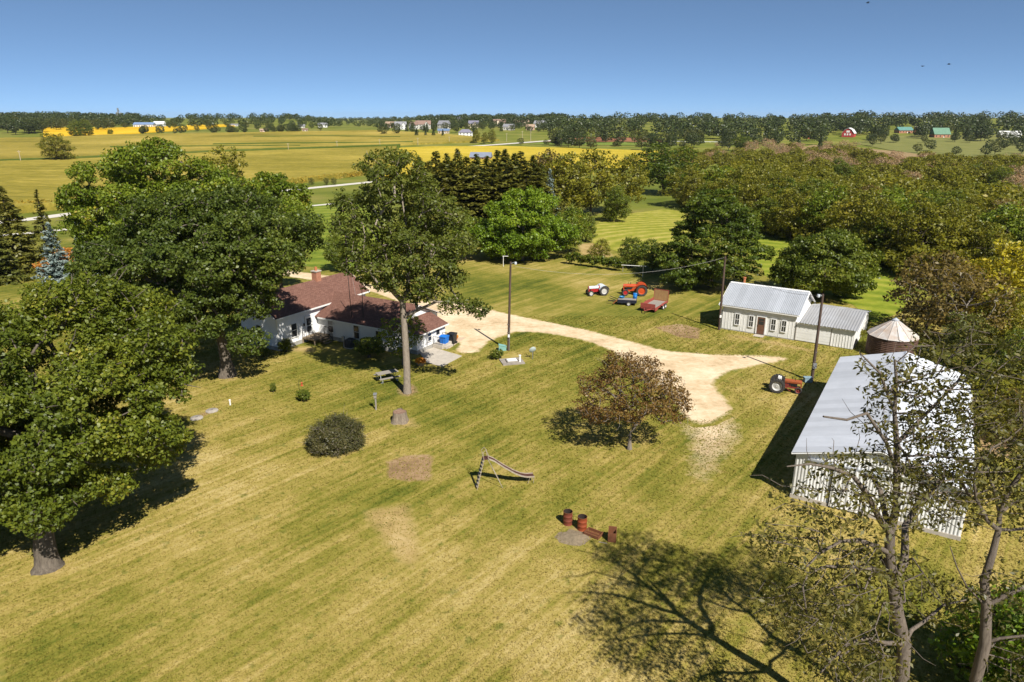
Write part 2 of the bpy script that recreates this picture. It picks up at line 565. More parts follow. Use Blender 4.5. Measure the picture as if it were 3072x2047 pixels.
F1b = sheet("soybean_field", [(1200, 446), (1300, 442), (1500, 441), (1800, 450), (2100, 461), (2290, 470), (2270, 481), (2100, 494), (1900, 503), (1640, 510), (1240, 526), (1130, 540)], soy, .9, 7, jit=.6, skirt=1.0, bumpz=.10)
sheet("hill_field", [(-500, 494), (0, 485), (225, 477), (640, 456), (914, 446), (1240, 436), (1500, 424), (1440, 415), (1300, 404), (1120, 394), (980, 397), (640, 403), (330, 408), (130, 416), (-500, 428)], corn2, 1.6, 14, jit=.8, skirt=1.7, bumpz=.25)
sheet("golden_field", [(130, 384), (330, 386), (430, 382), (640, 381), (640, 387), (480, 397), (350, 406), (130, 413)], gold, 1.0, 14, jit=.8, skirt=1.1, bumpz=.15)
sheet("golden_field", [(560, 377), (700, 375), (705, 380), (560, 384)], gold, .9, 14, skirt=1)
red_soil = M("red_tilled_soil", (.30, .12, .055), .95, col2=(.22, .085, .04), scale=.05)
sheet("plowed_field", [(1650, 419), (1730, 412), (1870, 413), (1990, 420), (1985, 427), (1880, 426), (1640, 426)], red_soil, .3, 14, jit=.5)
bright = M("bright_meadow", (.17, .22, .02), .95, col2=(.11, .16, .015), scale=.06)
sheet("green_field", [(1640, 428), (1880, 428), (1960, 430), (1930, 437), (1760, 437), (1580, 433)], bright, .35, 14, jit=.5)
lawn_far = M("far_lawn", (.20, .19, .045), .95, col2=(.12, .13, .02), scale=.05)
sheet("orchard_lawn", [(2560, 430), (2660, 410), (2800, 405), (3200, 408), (3200, 480), (3000, 476), (2800, 470), (2690, 455)], lawn_far, .3, 18, jit=.8)
tanm = M("dry_meadow_grass", (.34, .22, .115), .95, col2=(.20, .15, .05), scale=.08, amt=.7)
sheet("dry_meadow", [(2330, 458), (2440, 436), (2600, 446), (2750, 462), (3200, 482), (3200, 535), (2950, 525), (2650, 505)], tanm, .3, 12, jit=.8)
marsh = M("marsh_grass", (.22, .20, .055), .95, col2=(.12, .125, .03), scale=.12, amt=.7)
sheet("marsh_meadow", [(2660, 575), (2790, 565), (3000, 560), (3200, 560), (3200, 620), (2950, 610), (2740, 605)], marsh, .1, 8, jit=.6)

ditch = crop_mat("ditch_grass", [(0, (.05, .075, .010)), (.5, (.085, .115, .014)), (1, (.16, .16, .03))])
sheet("ditch_grass", [(-500, 506), (0, 490), (225, 481), (640, 460), (914, 450), (1200, 440), (1200, 443), (914, 454), (640, 464), (225, 485), (0, 494), (-500, 513)], ditch, 2.3, 7, jit=.5, skirt=2.3, bumpz=.4)
for pts in ([(640, 437), (850, 434), (1080, 433), (1240, 430), (1240, 431.5), (1080, 435), (850, 436.5), (640, 439.5)], [(330, 446), (640, 443), (900, 441.5), (900, 443), (640, 445), (330, 448.5)], [(760, 414), (1000, 412), (1200, 415), (1200, 416.2), (1000, 413.5), (760, 415.4)]):
    sheet("grass_waterway", pts, ditch, 2.0, 9, jit=.4, skirt=1)
def striped(name, stops, ring=None, width=1.2, rot=0):
    m, nt, p = newmat(name)
    geo = nnode(nt, "ShaderNodeNewGeometry"); pos = geo.outputs["Position"]
    wv = nnode(nt, "ShaderNodeTexWave")
    if ring:
        wv.wave_type = 'RINGS'; wv.rings_direction = 'Z'
        mp = nnode(nt, "ShaderNodeMapping", vector_type='TEXTURE')
        mp.inputs["Location"].default_value = (ring[0], ring[1], 0); mp.inputs["Scale"].default_value = (ring[2], 1, 1)
        nt.links.new(pos, mp.inputs[0]); nt.links.new(mp.outputs[0], wv.inputs[0])
    else:
        wv.bands_direction = 'Y'
        nt.links.new(mapping(nt, pos, rot), wv.inputs[0])
    wv.inputs["Scale"].default_value = width
    wv.inputs["Distortion"].default_value = 2.5
    wv.inputs["Detail"].default_value = 3
    wv.inputs["Detail Scale"].default_value = .6
    f = math_(nt, 'MULTIPLY_ADD', wv.outputs["Fac"], .26, .12)
    f = math_(nt, 'MULTIPLY_ADD', noise(nt, pos, .5, 6, .65), .9, f)
    f = math_(nt, 'MULTIPLY_ADD', noise(nt, pos, .06, 4, .6), .5, f)
    f = mapr(nt, f, .65, 1.25)
    nt.links.new(ramp(nt, f, stops), p.inputs["Base Color"])
    p.inputs["Roughness"].default_value = .9; p.inputs["Specular IOR Level"].default_value = .12
    nt.links.new(bump(nt, f, .5, .2), p.inputs["Normal"])
    return m
hay = striped("cut_hay", [(0, (.15, .18, .015)), (.5, (.26, .255, .035)), (1, (.42, .35, .10))], ring=(52, 128, 1.35), width=.10)
hay_c = [(1370, 560), (1330, 545), (1380, 508), (1440, 492), (1520, 482), (1600, 484), (1680, 520), (1560, 580), (1450, 590)]
sheet("hay_meadow", D(hay_c), hay, .03, 4, jit=.5)
lane_m = striped("mown_lane_grass", [(0, (.11, .155, .012)), (.5, (.20, .235, .022)), (1, (.30, .29, .045))], width=.08, rot=R(30))
sheet("mown_lane", D([(1700, 560), (1740, 535), (1800, 548), (1900, 580), (2000, 605), (2085, 632), (2090, 700), (2010, 745), (1960, 700), (1790, 660), (1740, 610)]), lane_m, .025, 4, jit=.5)
stripe_m = striped("striped_lawn_grass", [(0, (.075, .12, .012)), (.5, (.15, .19, .018)), (1, (.25, .26, .04))], width=.055, rot=R(-8))
sheet("striped_lawn", D([(640, 480), (700, 470), (830, 462), (900, 500), (900, 620), (820, 632), (700, 612), (600, 605)]), stripe_m, .02, 5, jit=.3)
roadm = M("road_gravel", (.62, .58, .52), .9, col2=(.50, .46, .40), scale=.2)
def strip(name, pts, wd, mat, off):
    q = [G(x, y) for x, y in pts]; mb = MB(); vs = []
    pts2 = []
    for a, b in zip(q[:-1], q[1:]):
        n = max(1, int((b - a).length / 8))
        pts2 += [a.lerp(b, i / n) for i in range(n)]
    pts2.append(q[-1])
    for i, p in enumerate(pts2):
        d = (pts2[min(i + 1, len(pts2) - 1)] - pts2[max(i - 1, 0)]); d.z = 0; d.normalize()
        s_ = Vector((d.y, -d.x, 0)) * wd / 2
        for e in (p - s_, p + s_): vs.append((e.x, e.y, hz(e.x, e.y) + off))
    mb.add(vs, [(2 * i, 2 * i + 1, 2 * i + 3, 2 * i + 2) for i in range(len(pts2) - 1)])
    return tag(mb.build(name, mat), kind="structure")
strip("road", [(-500, 730), (0, 668), (100, 657), (210, 643), (500, 607), (890, 569), (1000, 558), (1080, 550), (1200, 538)], 5.5, roadm, .05)
strip("driveway_path", [(-300, 735), (100, 699), (600, 650), (1000, 612), (1050, 607)], 2.6, roadm, .05)
strip("far_road", [(1370, 443), (1480, 436), (1600, 427), (1690, 420)], 9, roadm, .35)
# ------------------------------------------------------------------ shared building materials
white = M("white_paint", (.84, .835, .82), .55, col2=(.72, .715, .70), scale=.9, amt=.6)
white_old = M("weathered_white_paint", (.85, .845, .83), .7, col2=(.66, .645, .61), scale=1.1, amt=.8, bmp=.15, stretch=(1, 1, .35), orand=.08)
trim = M("trim_white", (.80, .79, .77), .5, col2=(.72, .71, .68), scale=2)
glass = M("window_glass", (.020, .024, .030), .08, col2=(.05, .05, .05), scale=.8, spec=.6)
curtain = M("curtain", (.45, .42, .38), .9)
found = M("foundation_block", (.38, .36, .33), .9, col2=(.26, .25, .22), scale=2.5, bmp=.3)
galv = M("galvanised_roof_steel", (.43, .45, .49), .42, .08, col2=(.33, .35, .38), scale=.7, spec=.5, amt=.8, orand=.17)
galv_b = M("barn_roof_steel", (.54, .56, .61), .42, .08, col2=(.41, .43, .47), scale=.7, spec=.5, amt=.8, orand=.17)
galv_old = M("dull_roof_steel", (.40, .41, .44), .55, .1, col2=(.29, .285, .28), scale=.6, amt=.8, spec=.4, orand=.12)
galv_wh = M("white_wall_steel", (.85, .85, .845), .5, .05, col2=(.64, .63, .61), scale=.6, orand=.07)
brown = M("brown_door_paint", (.17, .085, .05), .55, col2=(.13, .06, .035))
iron = M("dark_iron", (.03, .03, .032), .5, .3)
grey_met = M("grey_metal", (.42, .43, .44), .4, .6)
wood_old = M("weathered_wood", (.33, .25, .16), .85, col2=(.20, .15, .10), scale=2, stretch=(1, 6, 6), bmp=.3)
wood_grey = M("grey_wood", (.32, .29, .25), .85, col2=(.20, .18, .155), scale=2.5, stretch=(1, 6, 6), bmp=.3)
rust = M("rust", (.20, .075, .03), .85, col2=(.10, .035, .015), scale=4, amt=.9, bmp=.3)
clay = M("clay_tile", (.48, .18, .07), .8, col2=(.36, .12, .05))

def shingle_mat():
    m, nt, p = newmat("brown_shingles")
    tc = nnode(nt, "ShaderNodeTexCoord"); v = tc.outputs["Object"]
    b = nnode(nt, "ShaderNodeTexBrick")
    b.inputs["Scale"].default_value = 1.0
    b.inputs["Brick Width"].default_value = .32; b.inputs["Row Height"].default_value = .14
    b.inputs["Mortar Size"].default_value = .012; b.inputs["Bias"].default_value = 0
    b.inputs["Color1"].default_value = (.155, .075, .055, 1); b.inputs["Color2"].default_value = (.23, .12, .09, 1)
    b.inputs["Mortar"].default_value = (.07, .035, .028, 1)
    uv = nnode(nt, "ShaderNodeUVMap")
    nt.links.new(uv.outputs[0], b.inputs[0])
    n = mapr(nt, noise(nt, v, .9, 5, .6), .3, .7)
    col = mixc(nt, n, mixc(nt, .45, b.outputs[0], (.11, .055, .042)), b.outputs[0])
    nt.links.new(col, p.inputs["Base Color"]); p.inputs["Roughness"].default_value = .9
    p.inputs["Specular IOR Level"].default_value = .2
    nt.links.new(bump(nt, b.outputs["Fac"], .5, -.02), p.inputs["Normal"])
    return m
shingle = shingle_mat()

def slab(mb, a, b, c, d, th):
    """roof plane a,b,c,d (a-b the eave) with thickness th downwards"""
    q = [Vector(x) for x in (a, b, c, d)]
    lo = [x - Vector((0, 0, th)) for x in q]
    mb.add(q + lo, [(0, 1, 2, 3), (7, 6, 5, 4), (0, 4, 5, 1), (1, 5, 6, 2), (2, 6, 7, 3), (3, 7, 4, 0)])

def uv_slope(o):
    """UV along eave and slope, in metres"""
    me = o.data; uv = me.uv_layers.new(name="UVMap")
    for p in me.polygons:
        n = p.normal
        e = Vector((-n.y, n.x, 0))
        e = e.normalized() if e.length > .05 else Vector((1, 0, 0))
        t = n.cross(e)
        for li in p.loop_indices:
            v = me.vertices[me.loops[li].vertex_index].co
            uv.data[li].uv = (v.dot(e), v.dot(t))

def lap_wall(mb, a, b, z0, z1, nrm, lap=.13, top=None):
    """lapped boards between a and b; top(t) gives the upper limit along the wall (gables)"""
    a = Vector((*a, 0)); b = Vector((*b, 0)); n = Vector((*nrm, 0))
    z = z0
    L = (b - a).length
    zmax = z1 if top is None else max(top(t / 40) for t in range(41))
    while z < zmax - 1e-4:
        zt = min(z + lap, zmax); t0, t1 = 0.0, 1.0
        if top is not None:
            ok = [t / 200 for t in range(201) if top(t / 200) >= zt - .02]
            if not ok: break
            t0, t1 = ok[0], ok[-1]
        p, q = a.lerp(b, t0), a.lerp(b, t1)
        vs = [p + n * .028 + Vector((0, 0, z)), q + n * .028 + Vector((0, 0, z)), q + n * .006 + Vector((0, 0, zt)), p + n * .006 + Vector((0, 0, zt)),
              p + Vector((0, 0, z)), q + Vector((0, 0, z))]
        mb.add(vs, [(0, 1, 2, 3), (4, 5, 1, 0)])
        z = zt

def frame_mat(pos, nrm):
    n = Vector((*nrm, 0)).normalized(); x = Vector((-n.y, n.x, 0))
    m = Matrix.Identity(4)
    m.col[0][:3] = x; m.col[1][:3] = n; m.col[2][:3] = (0, 0, 1); m.col[3][:3] = pos
    return m

def window(parent, pos, nrm, wd, ht, label=None, fm=None, panes=(1, 2), drape=False):
    """pos: centre of the sill line on the wall face, local to parent; frame > pane, sash"""
    m = frame_mat(pos, nrm); fm = fm or trim; f = .075
    mb = MB()
    mb.box(-wd / 2 - f, 0, -f, -wd / 2, .06, ht + f, m).box(wd / 2, 0, -f, wd / 2 + f, .06, ht + f, m)
    mb.box(-wd / 2, 0, ht, wd / 2, .06, ht + f, m).box(-wd / 2 - .03, 0, -f, wd / 2 + .03, .09, 0, m)
    o = mb.build("window", fm, parent)
    if label: o["label"] = label
    g = MB().box(-wd / 2, 0, 0, wd / 2, .022, ht, m).build("pane", glass, o)
    b = MB()
    for i in range(1, panes[1]): b.box(-wd / 2, .022, ht * i / panes[1] - .022, wd / 2, .045, ht * i / panes[1] + .022, m)
    for i in range(1, panes[0]): b.box(-wd / 2 + wd * i / panes[0] - .014, .022, 0, -wd / 2 + wd * i / panes[0] + .014, .04, ht, m)
    if b.v: b.build("sash", fm, o)
    if drape: MB().box(-wd / 2 + .04, .022, ht * .52, wd / 2 - .04, .030, ht - .03, m).build("curtain", curtain, o)
    return o

# ------------------------------------------------------------------ farmhouse
house = thing("farmhouse", "white clapboard farmhouse with brown shingle roof and a long low wing", "house", (-21.3, 75.6, 0), R(-30))
X0, X1, Y0, Y1 = -6.6, -1.0, -5.6, 8.4; ZE, ZR = 3.95, 5.85; XR = (X0 + X1) / 2
mb = MB()
mb.box(X0 + .03, Y0 + .03, .0, X1 - .03, Y1 - .03, ZE - .12)
mb.prism([(X0 + .03, Y0 + .03, ZE - .12), (X1 - .03, Y0 + .03, ZE - .12), (XR, Y0 + .03, ZR - .14)], (0, Y1 - Y0 - .06, 0))
core = mb.build("wall", white, house)
mb = MB()
gab = lambda t: ZE - .12 + (ZR - ZE - .02) * (1 - abs(2 * t - 1))
lap_wall(mb, (X1, Y0), (X1, Y1), .45, ZE - .12, (1, 0))
lap_wall(mb, (X1, Y0), (X0, Y0), .45, ZE, (0, -1), top=gab)
lap_wall(mb, (X0, Y0), (X0, Y1), .45, ZE - .12, (-1, 0))
lap_wall(mb, (X1, Y1), (X0, Y1), .45, ZE, (0, 1), top=gab)
WX0, WX1, WY0, WY1 = -1.0, 10.2, .2, 7.8; WE, WR = 2.75, 4.5; WM = (WY0 + WY1) / 2
wcore = MB()
wcore.box(WX0, WY0 + .03, 0, WX1 - .03, WY1 - .03, WE - .1)
wcore.prism([(WX0 - 2, WY0 + .03, WE - .1), (WX0 - 2, WY1 - .03, WE - .1), (WX0 - 2, WM, WR - .13)], (WX1 - WX0 + 2 - .03, 0, 0))
wgab = lambda t: WE - .1 + (WR - WE - .02) * (1 - abs(2 * t - 1))
wc = wcore.build("wall", white, house)
lap_wall(mb, (WX0, WY0), (WX1, WY0), .45, WE - .1, (0, -1))
lap_wall(mb, (WX1, WY0), (WX1, WY1), .45, WE, (1, 0), top=wgab)
lap_wall(mb, (WX0, WY1), (WX1, WY1), .45, WE - .1, (0, 1))
AX1, AY0, AY1 = 12.5, .9, 6.0
ac = MB().box(WX1, AY0 + .03, 0, AX1 - .03, AY1 - .03, 2.15).build("wall", white, house)
lap_wall(mb, (WX1, AY0), (AX1, AY0), .45, 2.2, (0, -1)); lap_wall(mb, (AX1, AY0), (AX1, AY1), .45, 2.2, (1, 0)); lap_wall(mb, (WX1, AY1), (AX1, AY1), .45, 2.2, (0, 1))
tag(mb.build("siding", white, house), kind="stuff")
mb = MB()
for (x0, x1, y0, y1) in ((X0, X1, Y0, Y1), (WX0 + .1, WX1, WY0, WY1), (WX1 + .1, AX1, AY0, AY1)):
    mb.box(x0 - .015, y0 - .015, -.1, x1 + .015, y1 + .015, .449)
mb.build("foundation", found, house)
# roofs
ov = .38
def gable_roof(x0, x1, y0, y1, ze, zr, along, th=.09, o=ov):
    r = MB()
    if along == 'Y':
        xm = (x0 + x1) / 2; k = (zr - ze) / (xm - x0)
        slab(r, (x1 + o, y0 - o, ze - o * k), (x1 + o, y1 + o, ze - o * k), (xm, y1 + o, zr), (xm, y0 - o, zr), th)
        slab(r, (x0 - o, y1 + o, ze - o * k), (x0 - o, y0 - o, ze - o * k), (xm, y0 - o, zr), (xm, y1 + o, zr), th)
    else:
        ym = (y0 + y1) / 2; k = (zr - ze) / (ym - y0)
        slab(r, (x0, y0 - o, ze - o * k), (x1 + o, y0 - o, ze - o * k), (x1 + o, ym, zr), (x0, ym, zr), th)
        slab(r, (x1 + o, y1 + o, ze - o * k), (x0, y1 + o, ze - o * k), (x0, ym, zr), (x1 + o, ym, zr), th)
    return r
o = gable_roof(X0, X1, Y0, Y1, ZE, ZR, 'Y').build("roof", shingle, house); uv_slope(o); main_roof = o
xv = X1 + .0
o = gable_roof(WX0 - 1.55, WX1, WY0, WY1, WE, WR, 'X').build("roof", shingle, house); uv_slope(o)
r = MB(); slab(r, (AX1 + .35, AY0 - .3, 2.12), (AX1 + .35, AY1 + .3, 2.12), (WX1 + .05, AY1 + .3, 3.15), (WX1 + .05, AY0 - .3, 3.15), .08)
o = r.build("roof", shingle, house); uv_slope(o)
# trim boards: rakes and fascias
mb = MB()
k = (ZR - ZE) / (X1 - XR)
for y in (Y0 - ov - .02, Y1 + ov + .02):
    mb.bar((X1 + ov, y, ZE - ov * k - .09), (XR, y, ZR - .09), .035, .17, up=(0, 1, 0)); mb.bar((X0 - ov, y, ZE - ov * k - .09), (XR, y, ZR - .09), .035, .17, up=(0, 1, 0))
for x in (X1 + ov + .02, X0 - ov - .02): mb.bar((x, Y0 - ov, ZE - ov * k - .10), (x, Y1 + ov, ZE - ov * k - .10), .04, .17)
k = (WR - WE) / (WM - WY0)
x = WX1 + ov + .02
mb.bar((x, WY0 - ov, WE - ov * k - .08), (x, WM, WR - .08), .04, .18, up=(1, 0, 0)); mb.bar((x, WY1 + ov, WE - ov * k - .08), (x, WM, WR - .08), .04, .18, up=(1, 0, 0))
mb.bar((-.55, WY0 - ov - .02, WE - ov * k - .10), (WX1 + ov, WY0 - ov - .02, WE - ov * k - .10), .04, .16)
mb.bar((AX1 + .37, AY0 - .3, 2.06), (AX1 + .37, AY1 + .3, 2.06), .04, .15)
mb.bar((AX1 + .35, AY0 - .32, 2.06), (WX1 + .4, AY0 - .32, 3.03), .04, .14, up=(0, 1, 0))
for (x, y) in ((X1, Y0),): mb.box(x - .1, y - .035, .45, x + .035, y + .1, ZE - .15)
mb.box(AX1 - .1, AY0 - .035, .45, AX1 + .035, AY0 + .1, 2.15); mb.box(AX1 - .1, AY1 - .1, .45, AX1 + .035, AY1 + .035, 2.15)
mb.build("trim_board", trim, house)
MB().tube([(X1 + .05, Y0 + .08, .3), (X1 + .05, Y0 + .08, 3.5), (X1 + .4, Y0 + .08, 3.62)], .04, 6).build("downspout", trim, house)
# soffit-like gutter on the wing, chimney
brick = M("chimney_brick", (.42, .20, .12), .9, col2=(.30, .13, .08), scale=4, bmp=.4)
ch = MB().box(-4.2, 3.0, 5.0, -3.45, 3.75, 6.75).build("chimney", brick, house)
MB().box(-4.27, 2.93, 6.75, -3.38, 3.82, 6.87).build("chimney_cap", concrete, ch)
MB().lathe([(.16, 6.87), (.15, 7.3), (.11, 7.3), (.11, 6.9)], 10, (-3.82, 3.37, 0)).build("flue", clay, ch)
# windows
window(house, (X1 + .03, -3.35, 1.05), (1, 0), .75, 1.45)
window(house, (1.05, WY0 - .03, .95), (0, -1), .72, 1.50, drape=True)
window(house, (4.85, WY0 - .03, .80), (0, -1), .75, 1.45)
window(house, (8.0, WY0 - .03, 1.15), (0, -1), .80, .95)
window(house, (-3.8, Y0 - .03, 1.1), (0, -1), .75, 1.4); window(house, (-3.8, Y0 - .03, 3.3), (0, -1), .6, 1.0)
window(house, (AX1 + .03, 3.1, .95), (1, 0), .62, .95)
window(house, (AX1 + .03, 1.7, 1.35), (1, 0), .35, .5)
# storm door on the main block, with handle and light
m = frame_mat((X1 + .03, -1.15, .72), (1, 0))
f = MB().box(-.58, 0, 0, -.46, .07, 2.16, m).box(.46, 0, 0, .58, .07, 2.16, m).box(-.46, 0, 2.05, .46, .07, 2.16, m).build("door_frame", trim, house)
d = MB().box(-.46, 0, 0, .46, .035, 2.05, m).build("door", white, house, )
MB().box(-.33, .035, 1.08, .33, .045, 1.9, m).box(-.33, .035, .35, .33, .045, 1.0, m).build("pane", glass, d)
MB().box(.36, .035, .98, .42, .09, 1.1, m).build("handle", iron, d)
lp = MB().lathe([(.02, 2.0), (.09, 2.05), (.07, 2.3), (.02, 2.36)], 8, (X1 + .16, -1.95, -.1)); lp.bar((X1, -1.95, 2.1), (X1 + .16, -1.95, 2.15), .03)
lp.build("porch_light", iron, house)
dm = frame_mat((AX1 + .03, 4.6, .45), (1, 0))
d = MB().box(-.45, 0, 0, .45, .04, 1.68, dm).build("door", trim, house); MB().box(-.3, .04, .8, .3, .05, 1.5, dm).build("pane", glass, d)
# deck in the corner: planks, posts, steps and railings
deck = thing("porch_deck", "small weathered wooden deck with black railings in the corner of the farmhouse", "deck", (-21.3, 75.6, 0), R(-30))
pl = None
for i in range(9):
    y = -2.35 + i * .27
    o = link("plank", MB().box(X1 + .06, y, .62, .95, y + .25, .66).mesh("plank", wood_old) if pl is None else pl.data, deck)
    if pl is None: pl = o
    else: o.location = (0, y + 2.35, random.uniform(-.006, .006))
MB().box(X1 + .06, -2.3, .50, .92, -2.24, .615).box(.86, -2.24, .50, .92, .02, .615).build("joist", wood_old, deck)
for (x, y) in ((.85, -2.27), (.85, -.1), (-.9, -2.27)): MB().box(x - .05, y - .05, 0, x + .05, y + .05, .61).build("post", wood_old, deck)
for i in range(3): MB().box(.97 + i * .28, -1.6, .46 - i * .17, 1.24 + i * .28, -.5, .50 - i * .17).build("step", wood_old, deck)
def railing(pts, parent, h=.85, bars=7, name="railing"):
    mb = MB()
    for a, b in zip(pts[:-1], pts[1:]):
        a = Vector(a); b = Vector(b)
        mb.bar(a + Vector((0, 0, h)), b + Vector((0, 0, h)), .04); mb.bar(a + Vector((0, 0, .1)), b + Vector((0, 0, .1)), .025)
        for i in range(bars + 1):
            q = a.lerp(b, i / bars); t = .035 if i in (0, bars) else .018
            mb.bar(q, q + Vector((0, 0, h)), t)
    return mb.build(name, iron, parent)
railing([(-.85, -2.3, .66), (.9, -2.3, .66), (1.6, -1.75, .2)], deck, bars=6)
railing([(.1, .05, .66), (.95, -.1, .66), (1.7, -.35, .15)], deck, bars=5)
stoop = thing("entry_stoop", "concrete entry stoop with black iron railing at the end of the wing", "steps", (-21.3, 75.6, 0), R(-30))
MB().box(AX1 + .05, 3.6, 0, AX1 + 1.3, 5.5, .44).build("landing", concrete, stoop); MB().box(AX1 + 1.31, 3.9, 0, AX1 + 1.65, 5.2, .22).build("step", concrete, stoop)
railing([(AX1 + .1, 3.65, .44), (AX1 + 1.28, 3.65, .44)], stoop, bars=6)
railing([(AX1 + .1, 5.45, .44), (AX1 + 1.28, 5.45, .44), (AX1 + 1.7, 5.2, .05)], stoop, bars=4)

# air conditioner, antenna masts, dish and other fittings round the house
a_ = thing("air_conditioner", "dark grey round-topped outdoor air conditioner beside the farmhouse wing", "air conditioner", (-17.6, 72.5, .0), R(-30))
acm = M("dark_grey_louvre", (.07, .075, .085), .5, .3, col2=(.045, .05, .055))
MB().box(-.48, -.48, 0, .48, .48, .08).build("pad", concrete, a_)
mb = MB().box(-.42, -.42, .08, .42, .42, .92)
for i in range(11):
    for s_ in (-1, 1):
        mb.box(-.43, s_ * .425 - .012, .14 + i * .065, .43, s_ * .425 + .012, .17 + i * .065); mb.box(s_ * .425 - .012, -.43, .145 + i * .065, s_ * .425 + .012, .43, .165 + i * .065)
mb.build("casing", acm, a_)
mb = MB().box(-.45, -.45, .92, .45, .45, .97).lathe([(.36, .97), (.36, 1.02), (.33, 1.02), (.33, .975)], 18)
for k in range(8): mb.bar((0, 0, 1.0), (.34 * math.cos(k * .785), .34 * math.sin(k * .785), 1.0), .015)
mb.build("fan_grille", acm, a_)
meter = thing("utility_box", "grey utility box on a post left of the air conditioner", "utility box", (-18.35, 72.6, 0), R(-30))
MB().box(-.05, -.05, 0, .05, .05, 1.3).build("post", grey_met, meter); MB().box(-.14, -.13, .75, .14, .13, 1.25).build("cabinet", grey_met, meter)
steel_dk = M("dark_mast_steel", (.05, .048, .045), .6, .4)
def mast(sx, sy, topx, topy, label):
    b = G(sx, sy); t = at(topx, topy, b.y + .15)
    o = thing("antenna_mast", label, "mast", b, 0, "thin masts beside the farmhouse wing")
    H_ = t[2]; dx = t[0] - b.x
    MB().tube([(0, 0, 0), (dx * .5, .02, H_ * .5), (dx, .05, H_)], [.045, .04, .03], 6).build("pole", steel_dk, o)
    MB().lathe([(.06, 0), (.06, .12), (.02, .14)], 8).build("base_collar", steel_dk, o)
    MB().bar((dx * .3, .02, 2.4), (dx * .3, .3, 2.4), .04).build("wall_bracket", steel_dk, o)
    return H_, dx, b
mh = mast(1062, 1029, 1043, 812, "taller thin dark mast standing against the farmhouse wing")
mast(1094, 1033, 1085, 845, "shorter thin dark mast right of the taller one on the wing")

# ------------------------------------------------------------------ ribbed steel panels
def rib_panel(pts_eave, pts_ridge, name, mat, parent, ribs=4, hgt_=.05):
    """one steel panel: eave edge a-b and ridge edge d-c (local coords) with raised ribs running up the slope"""
    a, b = (Vector(q) for q in pts_eave); d, c = (Vector(q) for q in pts_ridge)
    n = (b - a).cross(d - a).normalized()
    if n.z < 0 and abs(n.z) > .05: n = -n
    prof = [(0, 0)]
    for i in range(ribs):
        t = (i + .5) / ribs; w_ = .30 / ribs
        prof += [(t - w_, 0), (t - w_ * .5, hgt_), (t + w_ * .5, hgt_), (t + w_, 0)]
    prof.append((1, 0))
    vs = []
    for t, h in prof: vs.append(a.lerp(b, t) + n * h); vs.append(d.lerp(c, t) + n * h)
    k = len(prof)
    fs = [(2 * i, 2 * i + 2, 2 * i + 3, 2 * i + 1) for i in range(k - 1)]
    m_ = MB().add(vs, fs)
    return m_.build(name, mat, parent)

def panel_roof(parent, a, b, c, d, wd, mat, ribs=4, mats=None, rng=random.Random(1)):
    """a-b eave, d-c ridge"""
    a, b, c, d = (Vector(q) for q in (a, b, c, d))
    n = max(1, round((b - a).length / wd)); nn = (b - a).cross(d - a).normalized()
    if nn.z < 0: nn = -nn
    for i in range(n):
        j = nn * (.006 * (i % 2))
        mt = mats(i) if mats else mat
        rib_panel((a.lerp(b, i / n) + j, a.lerp(b, (i + 1) / n) + j), (d.lerp(c, i / n) + j, d.lerp(c, (i + 1) / n) + j), "roof_panel", mt, parent, ribs)

# ------------------------------------------------------------------ workshop shed
shed = thing("workshop_shed", "white board and batten workshop with grey steel roof, brown door and lower lean wing", "shed", tuple(P(2163, 986)), R(-34))
SW, SD, SE, SR = 8.3, 7.0, 3.15, 4.95
mb = MB(); mb.box(0, 0, .12, SW, SD, SE - .1); mb.prism([(0, 0, SE - .1), (0, SD, SE - .1), (0, SD / 2, SR - .12)], (SW, 0, 0)); mb.build("wall", white_old, shed)
bt = None
xs_ = [i * .36 + .05 for i in range(23)]
skip = [(1.45, 2.15), (3.05, 3.75), (4.0, 5.05), (5.55, 6.25), (6.7, 7.4)]
for x in xs_:
    cut = any(a < x + .02 < b for a, b in skip)
    zlo, zhi = (2.18, SE - .1) if cut else (.14, SE - .1)
    MB().box(x, -.022, zlo, x + .045, -.001, zhi).build("batten", white_old, shed)
for i in range(19):
    y = .1 + i * .37; MB().box(-.022, y, .14, -.001, y + .045, SE - .1 + (SR - SE) * (1 - abs(2 * y / SD - 1))).build("batten", white_old, shed)
MB().box(-.02, -.03, -.05, SW, SD, .125).build("foundation", found, shed)
oh = .35; kk = (SR - SE) / (SD / 2)
panel_roof(shed, (-oh, -oh, SE - oh * kk + .03), (SW + oh, -oh, SE - oh * kk + .03), (SW + oh, SD / 2, SR + .03), (-oh, SD / 2, SR + .03), .76, galv)
panel_roof(shed, (SW + oh, SD + oh, SE - oh * kk + .03), (-oh, SD + oh, SE - oh * kk + .03), (-oh, SD / 2, SR + .03), (SW + oh, SD / 2, SR + .03), .76, galv)
MB().prism([(-oh - .02, SD / 2 - .2, SR - .03), (-oh - .02, SD / 2, SR + .085), (-oh - .02, SD / 2 + .2, SR - .03), (-oh - .02, SD / 2, SR + .05)], (SW + 2 * oh + .04, 0, 0)).build("ridge_cap", trim, shed)
mb = MB()
for x in (-oh - .02, SW + oh + .02):
    mb.bar((x, -oh, SE - oh * kk - .05), (x, SD / 2, SR - .05), .04, .16, up=(1, 0, 0)); mb.bar((x, SD + oh, SE - oh * kk - .05), (x, SD / 2, SR - .05), .04, .16, up=(1, 0, 0))
mb.bar((-oh, -oh + .03, SE - oh * kk - .07), (SW + oh, -oh + .03, SE - oh * kk - .07), .03, .12)
mb.build("trim_board", trim, shed)
for x in (1.8, 3.4, 5.9, 7.05): window(shed, (x, -.024, .82), (0, -1), .46, 1.25, panes=(2, 2))
dm = frame_mat((4.55, -.024, .13), (0, -1))
d = MB().box(-.43, 0, 0, .43, .05, 2.0, dm).build("door", brown, shed)
